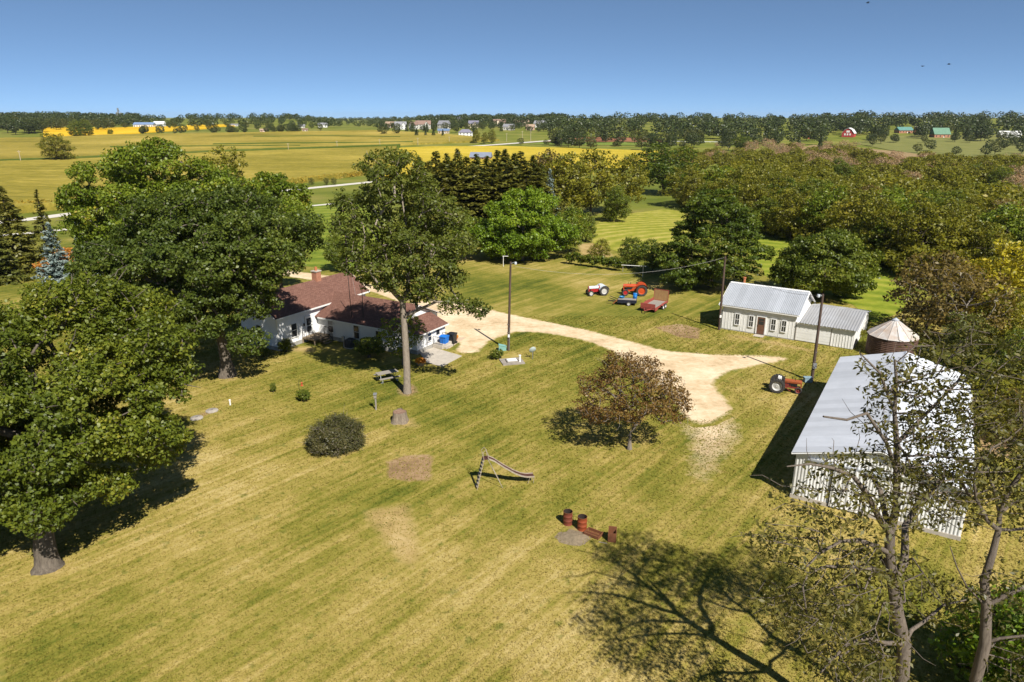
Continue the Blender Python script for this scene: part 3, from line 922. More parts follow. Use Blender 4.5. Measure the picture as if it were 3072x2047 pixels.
MB().box(-.30, .05, 1.1, .30, .058, 1.5, dm).box(-.30, .05, 1.56, .30, .058, 1.82, dm).build("pane", glass, d)
MB().box(-.37, .05, .9, -.31, .11, 1.02, dm).build("handle", iron, d)
MB().box(-.56, 0, 0, -.43, .07, 2.1, dm).box(.43, 0, 0, .56, .07, 2.1, dm).box(-.43, 0, 2.0, .43, .07, 2.1, dm).build("door_frame", trim, shed)
MB().box(4.0, -1.0, -.05, 5.1, -.1, .06).build("door_step", concrete, shed)
MB().lathe([(.15, 4.5), (.15, 5.35), (.20, 5.36), (.20, 5.5), (.12, 5.5), (.12, 5.0)], 12, (.9, 4.6, 0)).build("flue", clay, shed)
# lower lean wing
LX0, LX1, LD, LE, LR, LB = 8.31, 14.35, 5.0, 2.25, 3.1, 9.6
mb = MB(); mb.box(LX0, 0.02, .05, LX1, LB, LE - .08)
mb.prism([(LX0, .02, LE - .08), (LX0, LB, LE - .08), (LX0, LD, LR - .1)], (LX1 - LX0, 0, 0)); mb.build("wing_wall", white_old, shed)
mb = MB()
for i in range(7): mb.box(8.4, -.02 - .008 * (i % 2), .12 + i * .29, 12.0, .015, .40 + i * .29)
mb.build("wing_board", white_old, shed)
for i in range(8): MB().box(12.1 + i * .29, -.012, .12, 12.1 + i * .29 + .04, .018, LE - .1).build("batten", white_old, shed)
MB().box(8.33, -.05, .1, 8.43, -.001, LE - .1).box(12.0, -.035, .1, 12.08, -.001, LE - .1).build("corner_post", wood_grey, shed)
k2 = (LR - LE) / LD; k3 = (LR - LE + .05) / (LB - LD)
panel_roof(shed, (LX0 + .36, -.3, LE - .3 * k2), (LX1 + .3, -.3, LE - .3 * k2), (LX1 + .3, LD, LR), (LX0 + .36, LD, LR), .85, galv_old, 3)
panel_roof(shed, (LX1 + .3, LB + .3, LE - .05 - .3 * k3), (LX0 + .36, LB + .3, LE - .05 - .3 * k3), (LX0 + .36, LD, LR), (LX1 + .3, LD, LR), .85, galv_old, 3)
mb = MB()
for i in range(13): mb.box(LX0 + .4 + i * .47, -.28, LE - .16, LX0 + .45 + i * .47, .0, LE - .08)
mb.bar((LX1 + .28, -.3, LE - .12), (LX1 + .28, LD, LR - .07), .04, .12, up=(1, 0, 0))
mb.build("rafter_end", white_old, shed)

# ------------------------------------------------------------------ pole barn
barn = thing("pole_barn", "long white steel pole barn with ribbed gable wall behind the bare ash tree", "barn", (18.45, 41.0, 0), R(-31.5))
BW, BL, BE, BR = 9.55, 21.6, 3.35, 4.68
mb = MB(); mb.box(.03, .03, 0, BW - .03, BL - .03, BE - .06); mb.prism([(.03, .03, BE - .06), (BW - .03, .03, BE - .06), (BW / 2, .03, BR - .06)], (0, BL - .06, 0))
mb.build("wall", galv_wh, barn)
n = 12
topz = lambda x: BE - .05 + (BR - BE) * (1 - abs(2 * x / BW - 1))
wall_alt = M("white_wall_steel_worn", (.68, .68, .66), .55, .1, col2=(.52, .51, .49), scale=.8)
for i in range(n):
    xa, xb = BW * i / n, BW * (i + 1) / n
    if i in (3, 4): continue
    za, zb = topz(xa), topz(xb)
    rib_panel(((xa, 0, .28), (xb, 0, .28)), ((xa, 0, za), (xb, 0, zb)), "wall_panel", galv_wh if i % 4 else wall_alt, barn, 4, .035)
dz = 3.0
dm_ = thing  # sliding door between panels four and five
xa, xb = BW * 3 / n - .06, BW * 5 / n + .06
sd = MB().box(xa, -.11, .12, xb, -.05, dz).build("sliding_door", galv_wh, barn)
for j in range(2): rib_panel(((xa + (xb - xa) * j / 2, -.115, .14), (xa + (xb - xa) * (j + 1) / 2, -.115, .14)), ((xa + (xb - xa) * j / 2, -.115, dz - .02), (xa + (xb - xa) * (j + 1) / 2, -.115, dz - .02)), "door_panel", galv_wh, sd, 3, .035)
MB().box(xa - .09, -.10, .1, xa - .005, -.002, dz).box(xb + .005, -.10, .1, xb + .09, -.002, dz).build("door_jamb", steel_dk, barn)
MB().box(xa - 1.6, -.16, dz, xb + 1.6, -.04, dz + .12).build("door_track", galv, barn)
for i in (3, 4):
    xc, xd = BW * i / n, BW * (i + 1) / n
    rib_panel(((xc, 0, dz + .05), (xd, 0, dz + .05)), ((xc, 0, topz(xc)), (xd, 0, topz(xd))), "wall_panel", galv_wh, barn, 4, .035)
MB().box(-.05, -.07, 0, BW * 3 / n - .1, .02, .275).box(BW * 5 / n + .1, -.07, 0, BW + .05, .02, .275).build("splash_board", concrete, barn)
for i in range(24):
    ya, yb = BL * i / 24, BL * (i + 1) / 24
    rib_panel(((BW, ya, .1), (BW, yb, .1)), ((BW, ya, BE), (BW, yb, BE)), "wall_panel", galv_wh, barn, 3, .03)
kb = (BR - BE) / (BW / 2); ob = .25
skyl = M("skylight_panel", (.34, .36, .36), .35, 0, col2=(.28, .30, .30))
panel_roof(barn, (-ob, BL + ob, BE - ob * kb + .02), (-ob, -ob, BE - ob * kb + .02), (BW / 2, -ob, BR + .02), (BW / 2, BL + ob, BR + .02), .92, galv_b, 4)
panel_roof(barn, (BW + ob, -ob, BE - ob * kb + .02), (BW + ob, BL + ob, BE - ob * kb + .02), (BW / 2, BL + ob, BR + .02), (BW / 2, -ob, BR + .02), .92, galv_b, 4)
for yq in (13.0, 18.6):
    sl_ = MB(); t0, t1 = .22, .62
    q = lambda t, y: (BW + ob + (BW / 2 - BW - ob) * t, y, BE - ob * kb + .06 + (BR - BE + ob * kb) * t)
    slab(sl_, q(t0, yq), q(t0, yq + .8), q(t1, yq + .8), q(t1, yq), .02); sl_.build("skylight", skyl, barn)
MB().prism([(BW / 2 - .25, -ob - .02, BR - .04), (BW / 2, -ob - .02, BR + .09), (BW / 2 + .25, -ob - .02, BR - .04), (BW / 2, -ob - .02, BR + .05)], (0, BL + 2 * ob + .04, 0)).build("ridge_cap", galv, barn)
mb = MB()
for y in (-ob - .02,):
    mb.bar((-ob, y, BE - ob * kb - .04), (BW / 2, y, BR - .03), .03, .13, up=(0, 1, 0)); mb.bar((BW + ob, y, BE - ob * kb - .04), (BW / 2, y, BR - .03), .03, .13, up=(0, 1, 0))
mb.bar((-ob - .01, -ob, BE - ob * kb - .03), (-ob - .01, BL + ob, BE - ob * kb - .03), .03, .1)
mb.bar((BW + ob + .01, -ob, BE - ob * kb - .03), (BW + ob + .01, BL + ob, BE - ob * kb - .03), .03, .1)
mb.build("trim_board", trim, barn)

# ------------------------------------------------------------------ grain bin with rusty cone roof
binm = M("rusty_bin_roof", (.62, .62, .61), .55, .15, col2=(.46, .36, .29), scale=1.6, amt=.45, bmp=.2, orand=.18)
gb = thing("grain_bin", "old round grain bin with rust-streaked cone roof behind the barn", "grain bin", (40.2, 70.5, 0))
seg = MB(); nseg = 14
for k_ in range(nseg):
    t0, t1 = 2 * math.pi * k_ / nseg, 2 * math.pi * (k_ + 1) / nseg
    p = MB(); r0 = 2.5
    a1 = (r0 * math.cos(t0), r0 * math.sin(t0), 2.1); b1 = (r0 * math.cos(t1), r0 * math.sin(t1), 2.1)
    a2 = (.3 * math.cos(t0), .3 * math.sin(t0), 3.65); b2 = (.3 * math.cos(t1), .3 * math.sin(t1), 3.65)
    tm = (t0 + t1) / 2
    p.add([a1, b1, b2, a2], [(0, 1, 2, 3)]); p.bar(a1, a2, .06, .07)
    p.build("roof_panel", binm, gb)
MB().lathe([(.34, 3.6), (.34, 3.75), (.05, 3.95), (0, 3.95)], 14).build("roof_cap", galv, gb)
MB().lathe([(2.38, 0)] + [(2.38 + (.03 if i % 2 else 0), .1 * i) for i in range(1, 22)], 28).build("wall", M("rusty_bin_wall", (.15, .085, .06), .8, .2, col2=(.08, .045, .035), scale=1.2), gb)
# ------------------------------------------------------------------ trees
def unit(a):
    return a / np.maximum(np.linalg.norm(a, axis=-1, keepdims=True), 1e-9)

def leaf_quads(cent, rc, n_per, L, W, rng, core, flat=.75, up=.5, rnd=.75, droop=0, ctint=None):
    """leaf-sized rhombs in tufts round each centre; returns verts, faces, tint"""
    n = len(cent); N = n * n_per
    idx = np.repeat(np.arange(n), n_per)
    d = unit(rng.normal(size=(N, 3)))
    rad = rng.random(N) ** .42
    rr = (rc[idx] if hasattr(rc, '__len__') else rc)
    off = d * (rad * rr)[:, None] * np.array([1, 1, flat])
    if droop: off[:, 2] -= droop * rng.random(N) * rr
    p = cent[idx] + off
    out = unit(off + unit(cent - core)[idx] * .5)
    nn = unit(out * .6 + np.array([0, 0, up]) + rng.normal(size=(N, 3)) * rnd)
    t = unit(np.cross(nn, rng.normal(size=(N, 3))))
    b = np.cross(nn, t)
    s = (.65 + .7 * rng.random(N))[:, None]
    l_ = t * L * .5 * s; w_ = b * W * .5 * s
    k = nn * (L * .12) * s
    V = np.stack([p - l_, p + w_ + k, p + l_, p - w_ + k], 1).reshape(-1, 3)
    F = np.arange(4 * N).reshape(N, 4)
    ct = rng.random(n) if ctint is None else ctint
    tint = np.clip(.5 * ct[idx] + .5 * rng.random(N), 0, 1)
    return V, F, tint

def tubes_np(chains, n=6):
    V = []; F = []; o = 0
    ang = np.arange(n) * 2 * math.pi / n
    ca, sa = np.cos(ang), np.sin(ang)
    for pts, rad in chains:
        pts = np.asarray(pts); k = len(pts)
        d = np.gradient(pts, axis=0); d = unit(d)
        u = np.array([0, 0, 1.]) if abs(d[0, 2]) < .85 else np.array([1., 0, 0])
        x = unit(np.cross(d, u)); y = np.cross(d, x)
        r = np.asarray(rad)[:, None, None]
        if rad[0] > .2:      # furrowed, lobed trunks
            zz = np.arange(k)[:, None]; r = r * (1 + .07 * np.sin(3 * ang[None] + zz * .5) + .05 * np.sin(5 * ang[None] + 1.3 * zz) + .03 * np.sin(9 * ang[None] + zz * 2.1))[:, :, None]
        ring = pts[:, None, :] + r * (x[:, None, :] * ca[None, :, None] + y[:, None, :] * sa[None, :, None])
        V.append(ring.reshape(-1, 3))
        i = np.arange(k - 1)[:, None] * n; j = np.arange(n)[None, :]; j2 = (j + 1) % n
        F.append(np.stack([i + j, i + j2, i + n + j2, i + n + j], -1).reshape(-1, 4) + o)
        o += k * n
    return np.concatenate(V), np.concatenate(F)

def crown_points(lobes, spacing, rng, inner=.55, cr=0, gap=1.25):
    """points for leaf tufts; with cr the lobes are first broken into clumps of about that radius"""
    if cr:
        c0 = crown_points(lobes, cr * gap, rng, .70)
        sub = []
        for c in c0:
            k = cr * rng.uniform(.65, 1.25)
            sub.append((c[0], c[1], c[2], k * rng.uniform(.9, 1.25), k * rng.uniform(.9, 1.25), k * rng.uniform(.55, .8)))
        return crown_points(sub, spacing, rng, inner)
    pts = []
    for (cx, cy, cz, rx, ry, rz) in lobes:
        vol = rx * ry * rz
        n = max(12, int(60 * (vol ** (2 / 3)) / spacing ** 2))
        d = unit(rng.normal(size=(n, 3)))
        r = inner + (1 - inner) * rng.random(n) ** .6
        q = d * r[:, None] * np.array([rx, ry, rz]) + np.array([cx, cy, cz])
        pts.append(q)
    pts = np.concatenate(pts); rng.shuffle(pts)
    keep = np.ones(len(pts), bool)
    for (cx, cy, cz, rx, ry, rz) in lobes:      # nothing deep inside a lobe
        e = np.linalg.norm((pts - np.array([cx, cy, cz])) / np.array([rx, ry, rz]), axis=1)
        keep &= e > inner - .02
    pts = pts[keep]
    buf = np.empty((len(pts), 3)); m = 0
    for p in pts:
        if m == 0 or np.min(np.sum((buf[:m] - p) ** 2, 1)) > spacing ** 2:
            buf[m] = p; m += 1
    return buf[:m].copy()

def skeleton(trunk, cents, rng, limbs=7, taper=.62, tip=.02, trunk_r=.4, extra=(), expo=.46, curve=.18, low=2.0, step=1.1, flare=.45):
    """grow limbs from a trunk polyline to every leaf centre; returns tube chains"""
    nodes = [np.array(p, float) for p in trunk]; par = [-1] + list(range(len(trunk) - 1)); ntr = len(trunk)
    chains = [list(range(ntr))]; leafs = [0] * ntr; okatt = [p[2] >= low for p in nodes]
    fixed = {}
    for i in range(ntr):
        t = i / (ntr - 1)
        fixed[i] = trunk_r * (1 + flare * max(0, .14 - t) / .14) * (1 - taper * t)
    for ex in extra:
        pts, r0, r1, s = ex
        pts = [np.array(p, float) for p in pts]
        s = int(np.argmin([np.sum((q - pts[0]) ** 2) for q in nodes[:ntr]])) if s is None else s
        ch = [s]
        for j, p in enumerate(pts[1:]):
            nodes.append(p); par.append(ch[-1]); leafs.append(0); okatt.append(True)
            fixed[len(nodes) - 1] = r0 + (r1 - r0) * (j + 1) / (len(pts) - 1)
            ch.append(len(nodes) - 1)
        chains.append(ch)
    core = np.mean(cents, axis=0)
    tgt = []
    if limbs:
        idx = [int(rng.integers(len(cents)))]
        dd = np.linalg.norm(cents - cents[idx[0]], axis=1)
        for _ in range(min(limbs, len(cents)) - 1):
            j = int(np.argmax(dd)); idx.append(j); dd = np.minimum(dd, np.linalg.norm(cents - cents[j], axis=1))
        tgt = [(cents[j] * .62 + core * .25 + nodes[ntr - 1] * .13, False) for j in idx]
    o = np.argsort(np.linalg.norm(cents - nodes[ntr - 1], axis=1))
    tgt += [(cents[j], True) for j in o]
    for c, leaf in tgt:
        A = np.array(nodes); d = np.linalg.norm(A - c, axis=1)
        cost = d + .8 * np.maximum(0, A[:, 2] - c[2] + .15 * d) + .10 * np.linalg.norm(A - nodes[ntr - 1], axis=1)
        cost[~np.array(okatt)] += 50
        s = int(np.argmin(cost)); a = nodes[s]; L = float(d[s])
        k = max(1, int(L / step))
        mid = (a + c) / 2 + np.array([0, 0, curve * L]) + rng.normal(size=3) * .08 * L
        ch = [s]
        for i in range(1, k + 1):
            t = i / k
            p = (1 - t) ** 2 * a + 2 * t * (1 - t) * mid + t * t * c
            nodes.append(p); par.append(ch[-1]); leafs.append(0); okatt.append(True); ch.append(len(nodes) - 1)
        if leaf: leafs[ch[-1]] += 1
        chains.append(ch)
    cnt = np.array(leafs, float)
    for i in range(len(nodes) - 1, 0, -1):
        if par[i] >= 0: cnt[par[i]] += cnt[i]
    rad = tip * np.maximum(cnt, 1) ** expo
    for i, r in fixed.items(): rad[i] = max(r, 0) if i < ntr else max(r, min(rad[i], r * 1.2))
    out = []
    for ch in chains:
        p = np.array([nodes[i] for i in ch]); r = np.array([rad[i] for i in ch])
        if ch[0] != 0 and len(r) > 1: r[0] = min(r[0], r[1] * 1.25)
        out.append((p, r))
    return out

def bark(name, c1, c2, scale=5, bmp=.8):
    return M(name, c1, .9, col2=c2, scale=scale, amt=.7, bmp=bmp, stretch=(1.6, 1.6, .35), spec=.15, dist=.05)
bark_grey = bark("grey_bark", (.27, .235, .195), (.12, .10, .085))
bark_oak = bark("oak_bark", (.22, .185, .145), (.055, .043, .034), 7)
bark_ash = bark("ash_bark", (.25, .205, .165), (.085, .068, .055), 9)
bark_pale = bark("pale_bark", (.40, .34, .27), (.15, .12, .095), 8)
bark_dark = bark("dark_bark", (.10, .08, .06), (.05, .04, .03))

def broad_mesh(seed, lobes, trunk, spacing, rc, n_per, L, W, lm, bm_, limbs=7, trunk_r=.4, inner=.55, tip=.02, flat=.75, extra=(), low=2.0, curve=.18, up=.5, rnd=.75, droop=0, bare=0, expo=.46, step=1.1, sides=6, grad=0, cr=0, gap=1.25, taper=.62, flare=.45):
    rng = np.random.default_rng(seed)
    cents = crown_points(lobes, spacing, rng, inner, cr, gap)
    core = np.array([np.mean([l[i] for l in lobes]) for i in range(3)])
    ch = skeleton(trunk, cents, rng, limbs, taper, tip, trunk_r, extra, expo, curve, low, step, flare)
    if bare:   # dead twigs poking out of the crown
        for j in rng.choice(len(cents), bare, replace=False):
            c = cents[j]; o = unit(c - core) * rng.uniform(.6, 1.6) * rc * 1.3 + rng.normal(size=3) * .3
            ch.append((np.array([c, c + o * .6 + rng.normal(size=3) * .12, c + o]), np.array([tip * 1.5, tip * 1.1, tip * .5])))
    TV, TF = tubes_np(ch, sides)
    rcs = rc * (.75 + .5 * rng.random(len(cents)))
    ph = rng.random(3) * 6.28; wv = rng.normal(size=(3, 3)) * .55
    ct = np.clip(.5 * rng.random(len(cents)) + .5 * (.5 + .30 * np.sin(cents @ wv + ph).sum(1)), 0, 1)
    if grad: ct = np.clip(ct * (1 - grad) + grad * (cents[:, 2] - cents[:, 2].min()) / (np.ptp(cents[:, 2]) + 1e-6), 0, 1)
    LV, LF, tint = leaf_quads(cents, rcs, n_per, L, W, rng, core, flat, up, rnd, droop, ct)
    tm = np_mesh("trunk", TV, TF, bm_); tm.polygons.foreach_set("use_smooth", [True] * len(TF))
    cm = np_mesh("crown", LV, LF, lm, tint)
    return tm, cm

def put_tree(name, label, meshes, loc, rz=0, scale=1, group=None, cat="tree"):
    o = thing(name, label, cat, loc, rz, group, scale)
    for m_ in meshes: link(m_.name.split('.')[0], m_, o)
    return o

def straight(h, lean=(0, 0), n=6, wob=.12, seed=0):
    r = np.random.default_rng(seed)
    return [(lean[0] * i / n + (r.normal() * wob if i else 0), lean[1] * i / n + (r.normal() * wob if i else 0), h * i / n - (.15 if i == 0 else 0)) for i in range(n + 1)]

# leaf colours
lf_oak = leafmat("oak_leaf", (.042, .060, .007), (.084, .108, .010), (.142, .158, .016), (.27, .24, .03))
lf_oak_d = leafmat("dark_oak_leaf", (.034, .054, .008), (.062, .086, .012), (.102, .126, .017), (.17, .17, .03))
lf_hick = leafmat("hickory_leaf", (.052, .085, .007), (.105, .145, .011), (.17, .20, .018), (.30, .22, .025))
lf_cent = leafmat("glossy_leaf", (.040, .056, .008), (.078, .096, .013), (.128, .138, .021), (.22, .20, .05), rough=.5, spec=.3)
lf_red = leafmat("bronze_leaf", (.075, .036, .012), (.135, .075, .020), (.20, .135, .035), (.26, .21, .05))
lf_ash = leafmat("olive_ash_leaf", (.038, .040, .010), (.072, .070, .015), (.125, .110, .026), (.20, .16, .05))
lf_loc = leafmat("locust_leaf", (.030, .052, .006), (.062, .092, .009), (.115, .140, .013), (.19, .18, .02))
lf_bright = leafmat("bright_maple_leaf", (.060, .105, .007), (.11, .17, .010), (.17, .23, .014), (.25, .27, .02))
lf_olive = leafmat("olive_leaf", (.065, .075, .008), (.130, .130, .012), (.200, .180, .017), (.29, .22, .025))
lf_yel = leafmat("yellow_leaf", (.16, .15, .010), (.29, .25, .014), (.40, .33, .02), (.48, .38, .03))
lf_rust = leafmat("rusty_leaf", (.066, .052, .013), (.120, .088, .021), (.185, .130, .034), (.25, .18, .05))
lf_green = leafmat("green_leaf", (.042, .064, .007), (.084, .112, .011), (.145, .160, .017), (.22, .20, .03))
lf_spruce = leafmat("spruce_needle", (.046, .056, .010), (.082, .092, .016), (.13, .132, .024), (.17, .15, .03), trans=.25)
lf_spruce_b = leafmat("olive_spruce_needle", (.052, .056, .010), (.092, .092, .015), (.142, .134, .022), (.19, .16, .03), trans=.25)
lf_blue = leafmat("blue_spruce_needle", (.075, .105, .100), (.125, .165, .155), (.20, .24, .22), (.26, .29, .26), trans=.1)
lf_tan = leafmat("dry_tan_leaf", (.17, .105, .055), (.26, .165, .085), (.34, .23, .12), (.40, .29, .17), trans=.15)
lf_juni = leafmat("juniper_leaf", (.022, .025, .007), (.042, .043, .012), (.075, .068, .022), (.13, .105, .045), trans=.1)
lf_orange = leafmat("orange_leaf", (.22, .09, .02), (.38, .17, .03), (.48, .24, .05), (.5, .32, .08))
lf_far = leafmat("far_leaf", (.018, .029, .007), (.033, .047, .010), (.056, .070, .014), (.10, .10, .025), trans=.12)
lf_far2 = leafmat("far_olive_leaf", (.030, .038, .007), (.056, .064, .011), (.088, .090, .016), (.14, .12, .025), trans=.12)

# 1 the front oak
L1 = [(2.2, 3.5, 8.4, 3.6, 4.0, 2.6), (-2.5, 4.5, 9.2, 5.0, 4.5, 3.4), (.3, 6.3, 11.0, 4.0, 4.0, 2.6), (3.0, 5.5, 9.8, 2.8, 3.2, 2.4), (-6.0, 1.0, 8.0, 4.5, 4.5, 3.8), (-.2, .3, 7.4, 3.4, 3.0, 2.3), (2.6, .3, 4.0, 1.6, 1.6, 1.1), (-3.6, -1.2, 4.8, 1.8, 1.5, 1.1), (3.6, 3.0, 6.4, 2.3, 2.4, 1.4), (-3.4, -1.5, 6.8, 3.0, 2.6, 2.2), (-5.0, -.6, 4.8, 3.0, 2.6, 1.6), (1.0, -.2, 4.6, 1.6, 1.4, .8)]
t1 = broad_mesh(11, L1, [(0, 0, -.3), (.02, .02, .25), (.04, .06, .7), (.05, .1, 1.4), (.1, .3, 2.6), (.0, .7, 4.4), (.1, 1.6, 6.2), (.3, 2.6, 8)], .70, .58, 120, .20, .135, lf_oak, bark_oak, limbs=12, trunk_r=.66, inner=.6, tip=.022, low=3.2, bare=90, sides=14, cr=1.25, gap=1.35, flare=.55)
put_tree("oak_tree", "huge broad oak with thick trunk at the left edge of the lawn", t1, tuple(P(145, 1700)), 0, 1.06)
# 2 the dark oak by the house
L2 = [(-.5, 0, 11.8, 6.4, 6.5, 3.8), (4.6, .3, 13.0, 4.2, 4.4, 2.4), (7.6, .6, 13.4, 2.2, 2.6, 1.6), (-5.0, -1.0, 10.0, 5.6, 5.2, 4.0), (-1.0, -3.0, 8.2, 3.8, 3.6, 2.4), (-4.5, -3.0, 7.2, 4.2, 3.4, 2.8), (1.9, -1.6, 8.4, 2.2, 2.2, 1.8), (2.2, 1.0, 14.0, 4.2, 4.2, 2.4), (-3, 1.5, 13.6, 5.0, 4.8, 2.4), (5.6, -1.0, 10.6, 1.5, 1.5, .9), (3.2, -2.2, 4.8, 1.1, 1.1, .8)]
t2 = broad_mesh(12, L2, [(0, 0, -.3), (.05, .05, 1.5), (-.1, .1, 3.2), (-.2, .2, 5.5), (-.3, .2, 8.5)], 0.84, .70, 95, .26, .18, lf_oak_d, bark_oak, limbs=14, trunk_r=.62, inner=.6, cr=1.75, tip=.022, low=3.6, bare=50, sides=12, flare=.6, gap=1.35)
put_tree("oak_tree", "dark green spreading oak shading the left end of the white farmhouse", t2, tuple(P(682, 1128)))
# 3 the lighter tree behind it
L3 = [(0, 0, 13.0, 8.5, 7.0, 5.0), (-6.0, -1.0, 12.0, 6.5, 6.0, 5.0), (6.0, 0, 11.5, 6.5, 6.0, 4.5), (-2, 0, 17.5, 5.0, 5.0, 3.4), (10.5, 0, 10.0, 4.6, 4.5, 3.6), (-7.5, -1, 15.5, 4.0, 4.0, 3.4), (3.5, 0, 15.5, 4.5, 4.5, 3.0)]
t3 = broad_mesh(13, L3, straight(11, (.3, .2)), 1.0, .82, 80, .33, .22, lf_hick, bark_oak, limbs=14, trunk_r=.6, inner=.55, tip=.025, low=4, bare=16, cr=1.8, gap=1.4)
put_tree("hickory_tree", "tall yellow-green tree rising behind the dark oak, left of the house", t3, (-40.3, 85.5, 0))
t3b = broad_mesh(14, [(0, 0, 16.5, 2.3, 2.3, 3.6), (1.8, 0, 18.3, 1.3, 1.3, 1.8), (-2.0, 0, 17, 1.3, 1.3, 2.0), (-5.4, 0, 16.5, 1.6, 1.6, 2.0)], straight(16, (.2, .0)), .95, .62, 45, .32, .19, lf_olive, bark_dark, limbs=6, trunk_r=.35, inner=.4, low=9)
put_tree("locust_tree", "thin olive-brown tree top poking above the yellow-green tree", t3b, (-38.5, 96, 0))
t3c = broad_mesh(15, [(0, 0, 14.5, 2.8, 2.6, 2.6), (3.4, 0, 13.6, 1.9, 1.9, 1.8)], straight(14, (.5, .0)), 1.0, .8, 80, .36, .24, lf_hick, bark_dark, limbs=5, trunk_r=.25, taper=.7, inner=.4, low=7)
put_tree("hickory_tree", "slim green tree whose tufted top shows right of the yellow-green tree", t3c, (-31.5, 93, 0))
# 4 the tall tree in front of the wing
L4 = [(-.4, .6, 13.0, 4.1, 3.8, 3.0), (-2.5, .5, 15.2, 2.7, 3.0, 3.0), (2.7, .8, 14.2, 2.7, 3.0, 3.2), (0, .6, 17.4, 3.3, 3.3, 3.0), (-.5, .6, 19.9, 1.7, 1.8, 1.5), (3.5, .4, 11.0, 1.5, 1.9, 1.2), (-3.2, 0, 11.6, 1.7, 1.9, 1.4), (1.6, -.5, 10.2, 1.8, 1.6, .8), (5.0, -.4, 8.9, 1.0, 1.0, .6), (6.6, -.5, 8.2, .6, .6, .5), (-4.7, .4, 15.8, .8, 1.0, .8), (1.3, .5, 19.6, .9, .9, .8)]
ex4 = [([(0, 0, 8.2), (-.7, .1, 9.3), (-1.0, .2, 10.6), (-1.4, .3, 13)], .22, .10, None), ([(0, 0, 8.2), (.45, .1, 9.6), (.6, .2, 12.0), (.5, .4, 15.5)], .25, .10, None), ([(0, 0, 8.4), (1.0, -.1, 9.4), (2.0, .1, 11.2), (2.8, .4, 13.5)], .18, .08, None), ([(0, 0, 6.6), (1.3, -.3, 7.9), (3.0, -.4, 8.7), (5.0, -.5, 8.6), (7.0, -.5, 7.7)], .14, .05, None)]
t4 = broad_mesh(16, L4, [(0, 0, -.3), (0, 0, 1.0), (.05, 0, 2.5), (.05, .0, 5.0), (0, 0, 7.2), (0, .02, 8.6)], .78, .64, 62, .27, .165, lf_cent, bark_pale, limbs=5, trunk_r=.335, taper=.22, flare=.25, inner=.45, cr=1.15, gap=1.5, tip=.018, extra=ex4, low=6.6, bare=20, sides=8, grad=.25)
put_tree("tall_tree", "tall oval tree with straight grey trunk standing between the picnic table and the farmhouse wing", t4, (-9.54, 59.3, 0))
# sucker growth / small leafy tree on the far side of that trunk
ts = broad_mesh(17, [(-1.0, 0, 3.3, 1.3, 1.2, 1.7), (.9, .3, 3.6, 1.3, 1.2, 1.6), (-.2, 0, 1.8, 1.0, .9, .9)], straight(3, (.1, 0)), .62, .42, 18, .34, .15, lf_hick, bark_grey, limbs=4, trunk_r=.09, inner=.3, low=.8)
put_tree("small_tree", "small leafy tree against the end of the farmhouse wing behind the tall trunk", ts, (-11.1, 67.0, 0))
# 5 bronze tree
L5 = [(0, 0, 5.0, 3.0, 3.0, 2.0), (-2.0, -.2, 4.3, 1.9, 2.0, 1.5), (2.4, .2, 3.9, 1.9, 2.0, 1.3), (-.6, .4, 6.5, 1.3, 1.4, 1.0), (.8, .3, 6.3, 1.2, 1.2, .9), (2.4, -.3, 3.2, 1.5, 1.2, .55), (-2.4, -.3, 3.5, 1.4, 1.3, .7), (-1.8, .2, 5.6, 1.1, 1.1, .8), (1.9, .4, 5.3, 1.2, 1.2, .8), (3.0, .3, 4.7, .9, 1.0, .6), (-3.1, .2, 4.4, .9, 1.0, .6), (.6, -.6, 4.0, 1.6, 1.2, .7)]
t5 = broad_mesh(18, L5, [(0, 0, -.15), (0, .02, .7), (.02, .02, 1.35)], .44, .36, 20, .19, .10, lf_red, bark_grey, limbs=18, trunk_r=.17, inner=.2, tip=.010, low=1.0, curve=.02, bare=110, rnd=1.0, expo=.42, step=.8, cr=.62, gap=1.35, up=.7)
put_tree("crabapple_tree", "round bronze-leaved small tree in the middle of the lawn by the driveway fork", t5, tuple(P(1888, 1348)))
# 6 dark bush
L6 = [(0, 0, 1.3, 2.1, 2.0, 1.25), (1.0, .1, 1.9, 1.1, 1.2, .9), (-.9, 0, 1.6, 1.2, 1.2, 1.0), (.2, .3, 2.3, 1.0, 1.0, .75), (-1.5, -.2, .8, 1.0, 1.0, .6), (1.5, 0, 1.1, .9, .9, .8)]
t6 = broad_mesh(19, L6, [(0, 0, -.1), (0, 0, .15), (0, 0, .3)], .27, .27, 32, .20, .045, lf_juni, bark_pale, limbs=16, trunk_r=.12, inner=.3, tip=.008, low=0, curve=.0, bare=130, rnd=.8, flat=1.35, up=1.1, cr=.42, gap=1.25)
put_tree("juniper_bush", "dark round juniper bush alone on the lawn left of the tree stump", t6, (-13.3, 48.0, 0), 0, .84, None, cat="bush")

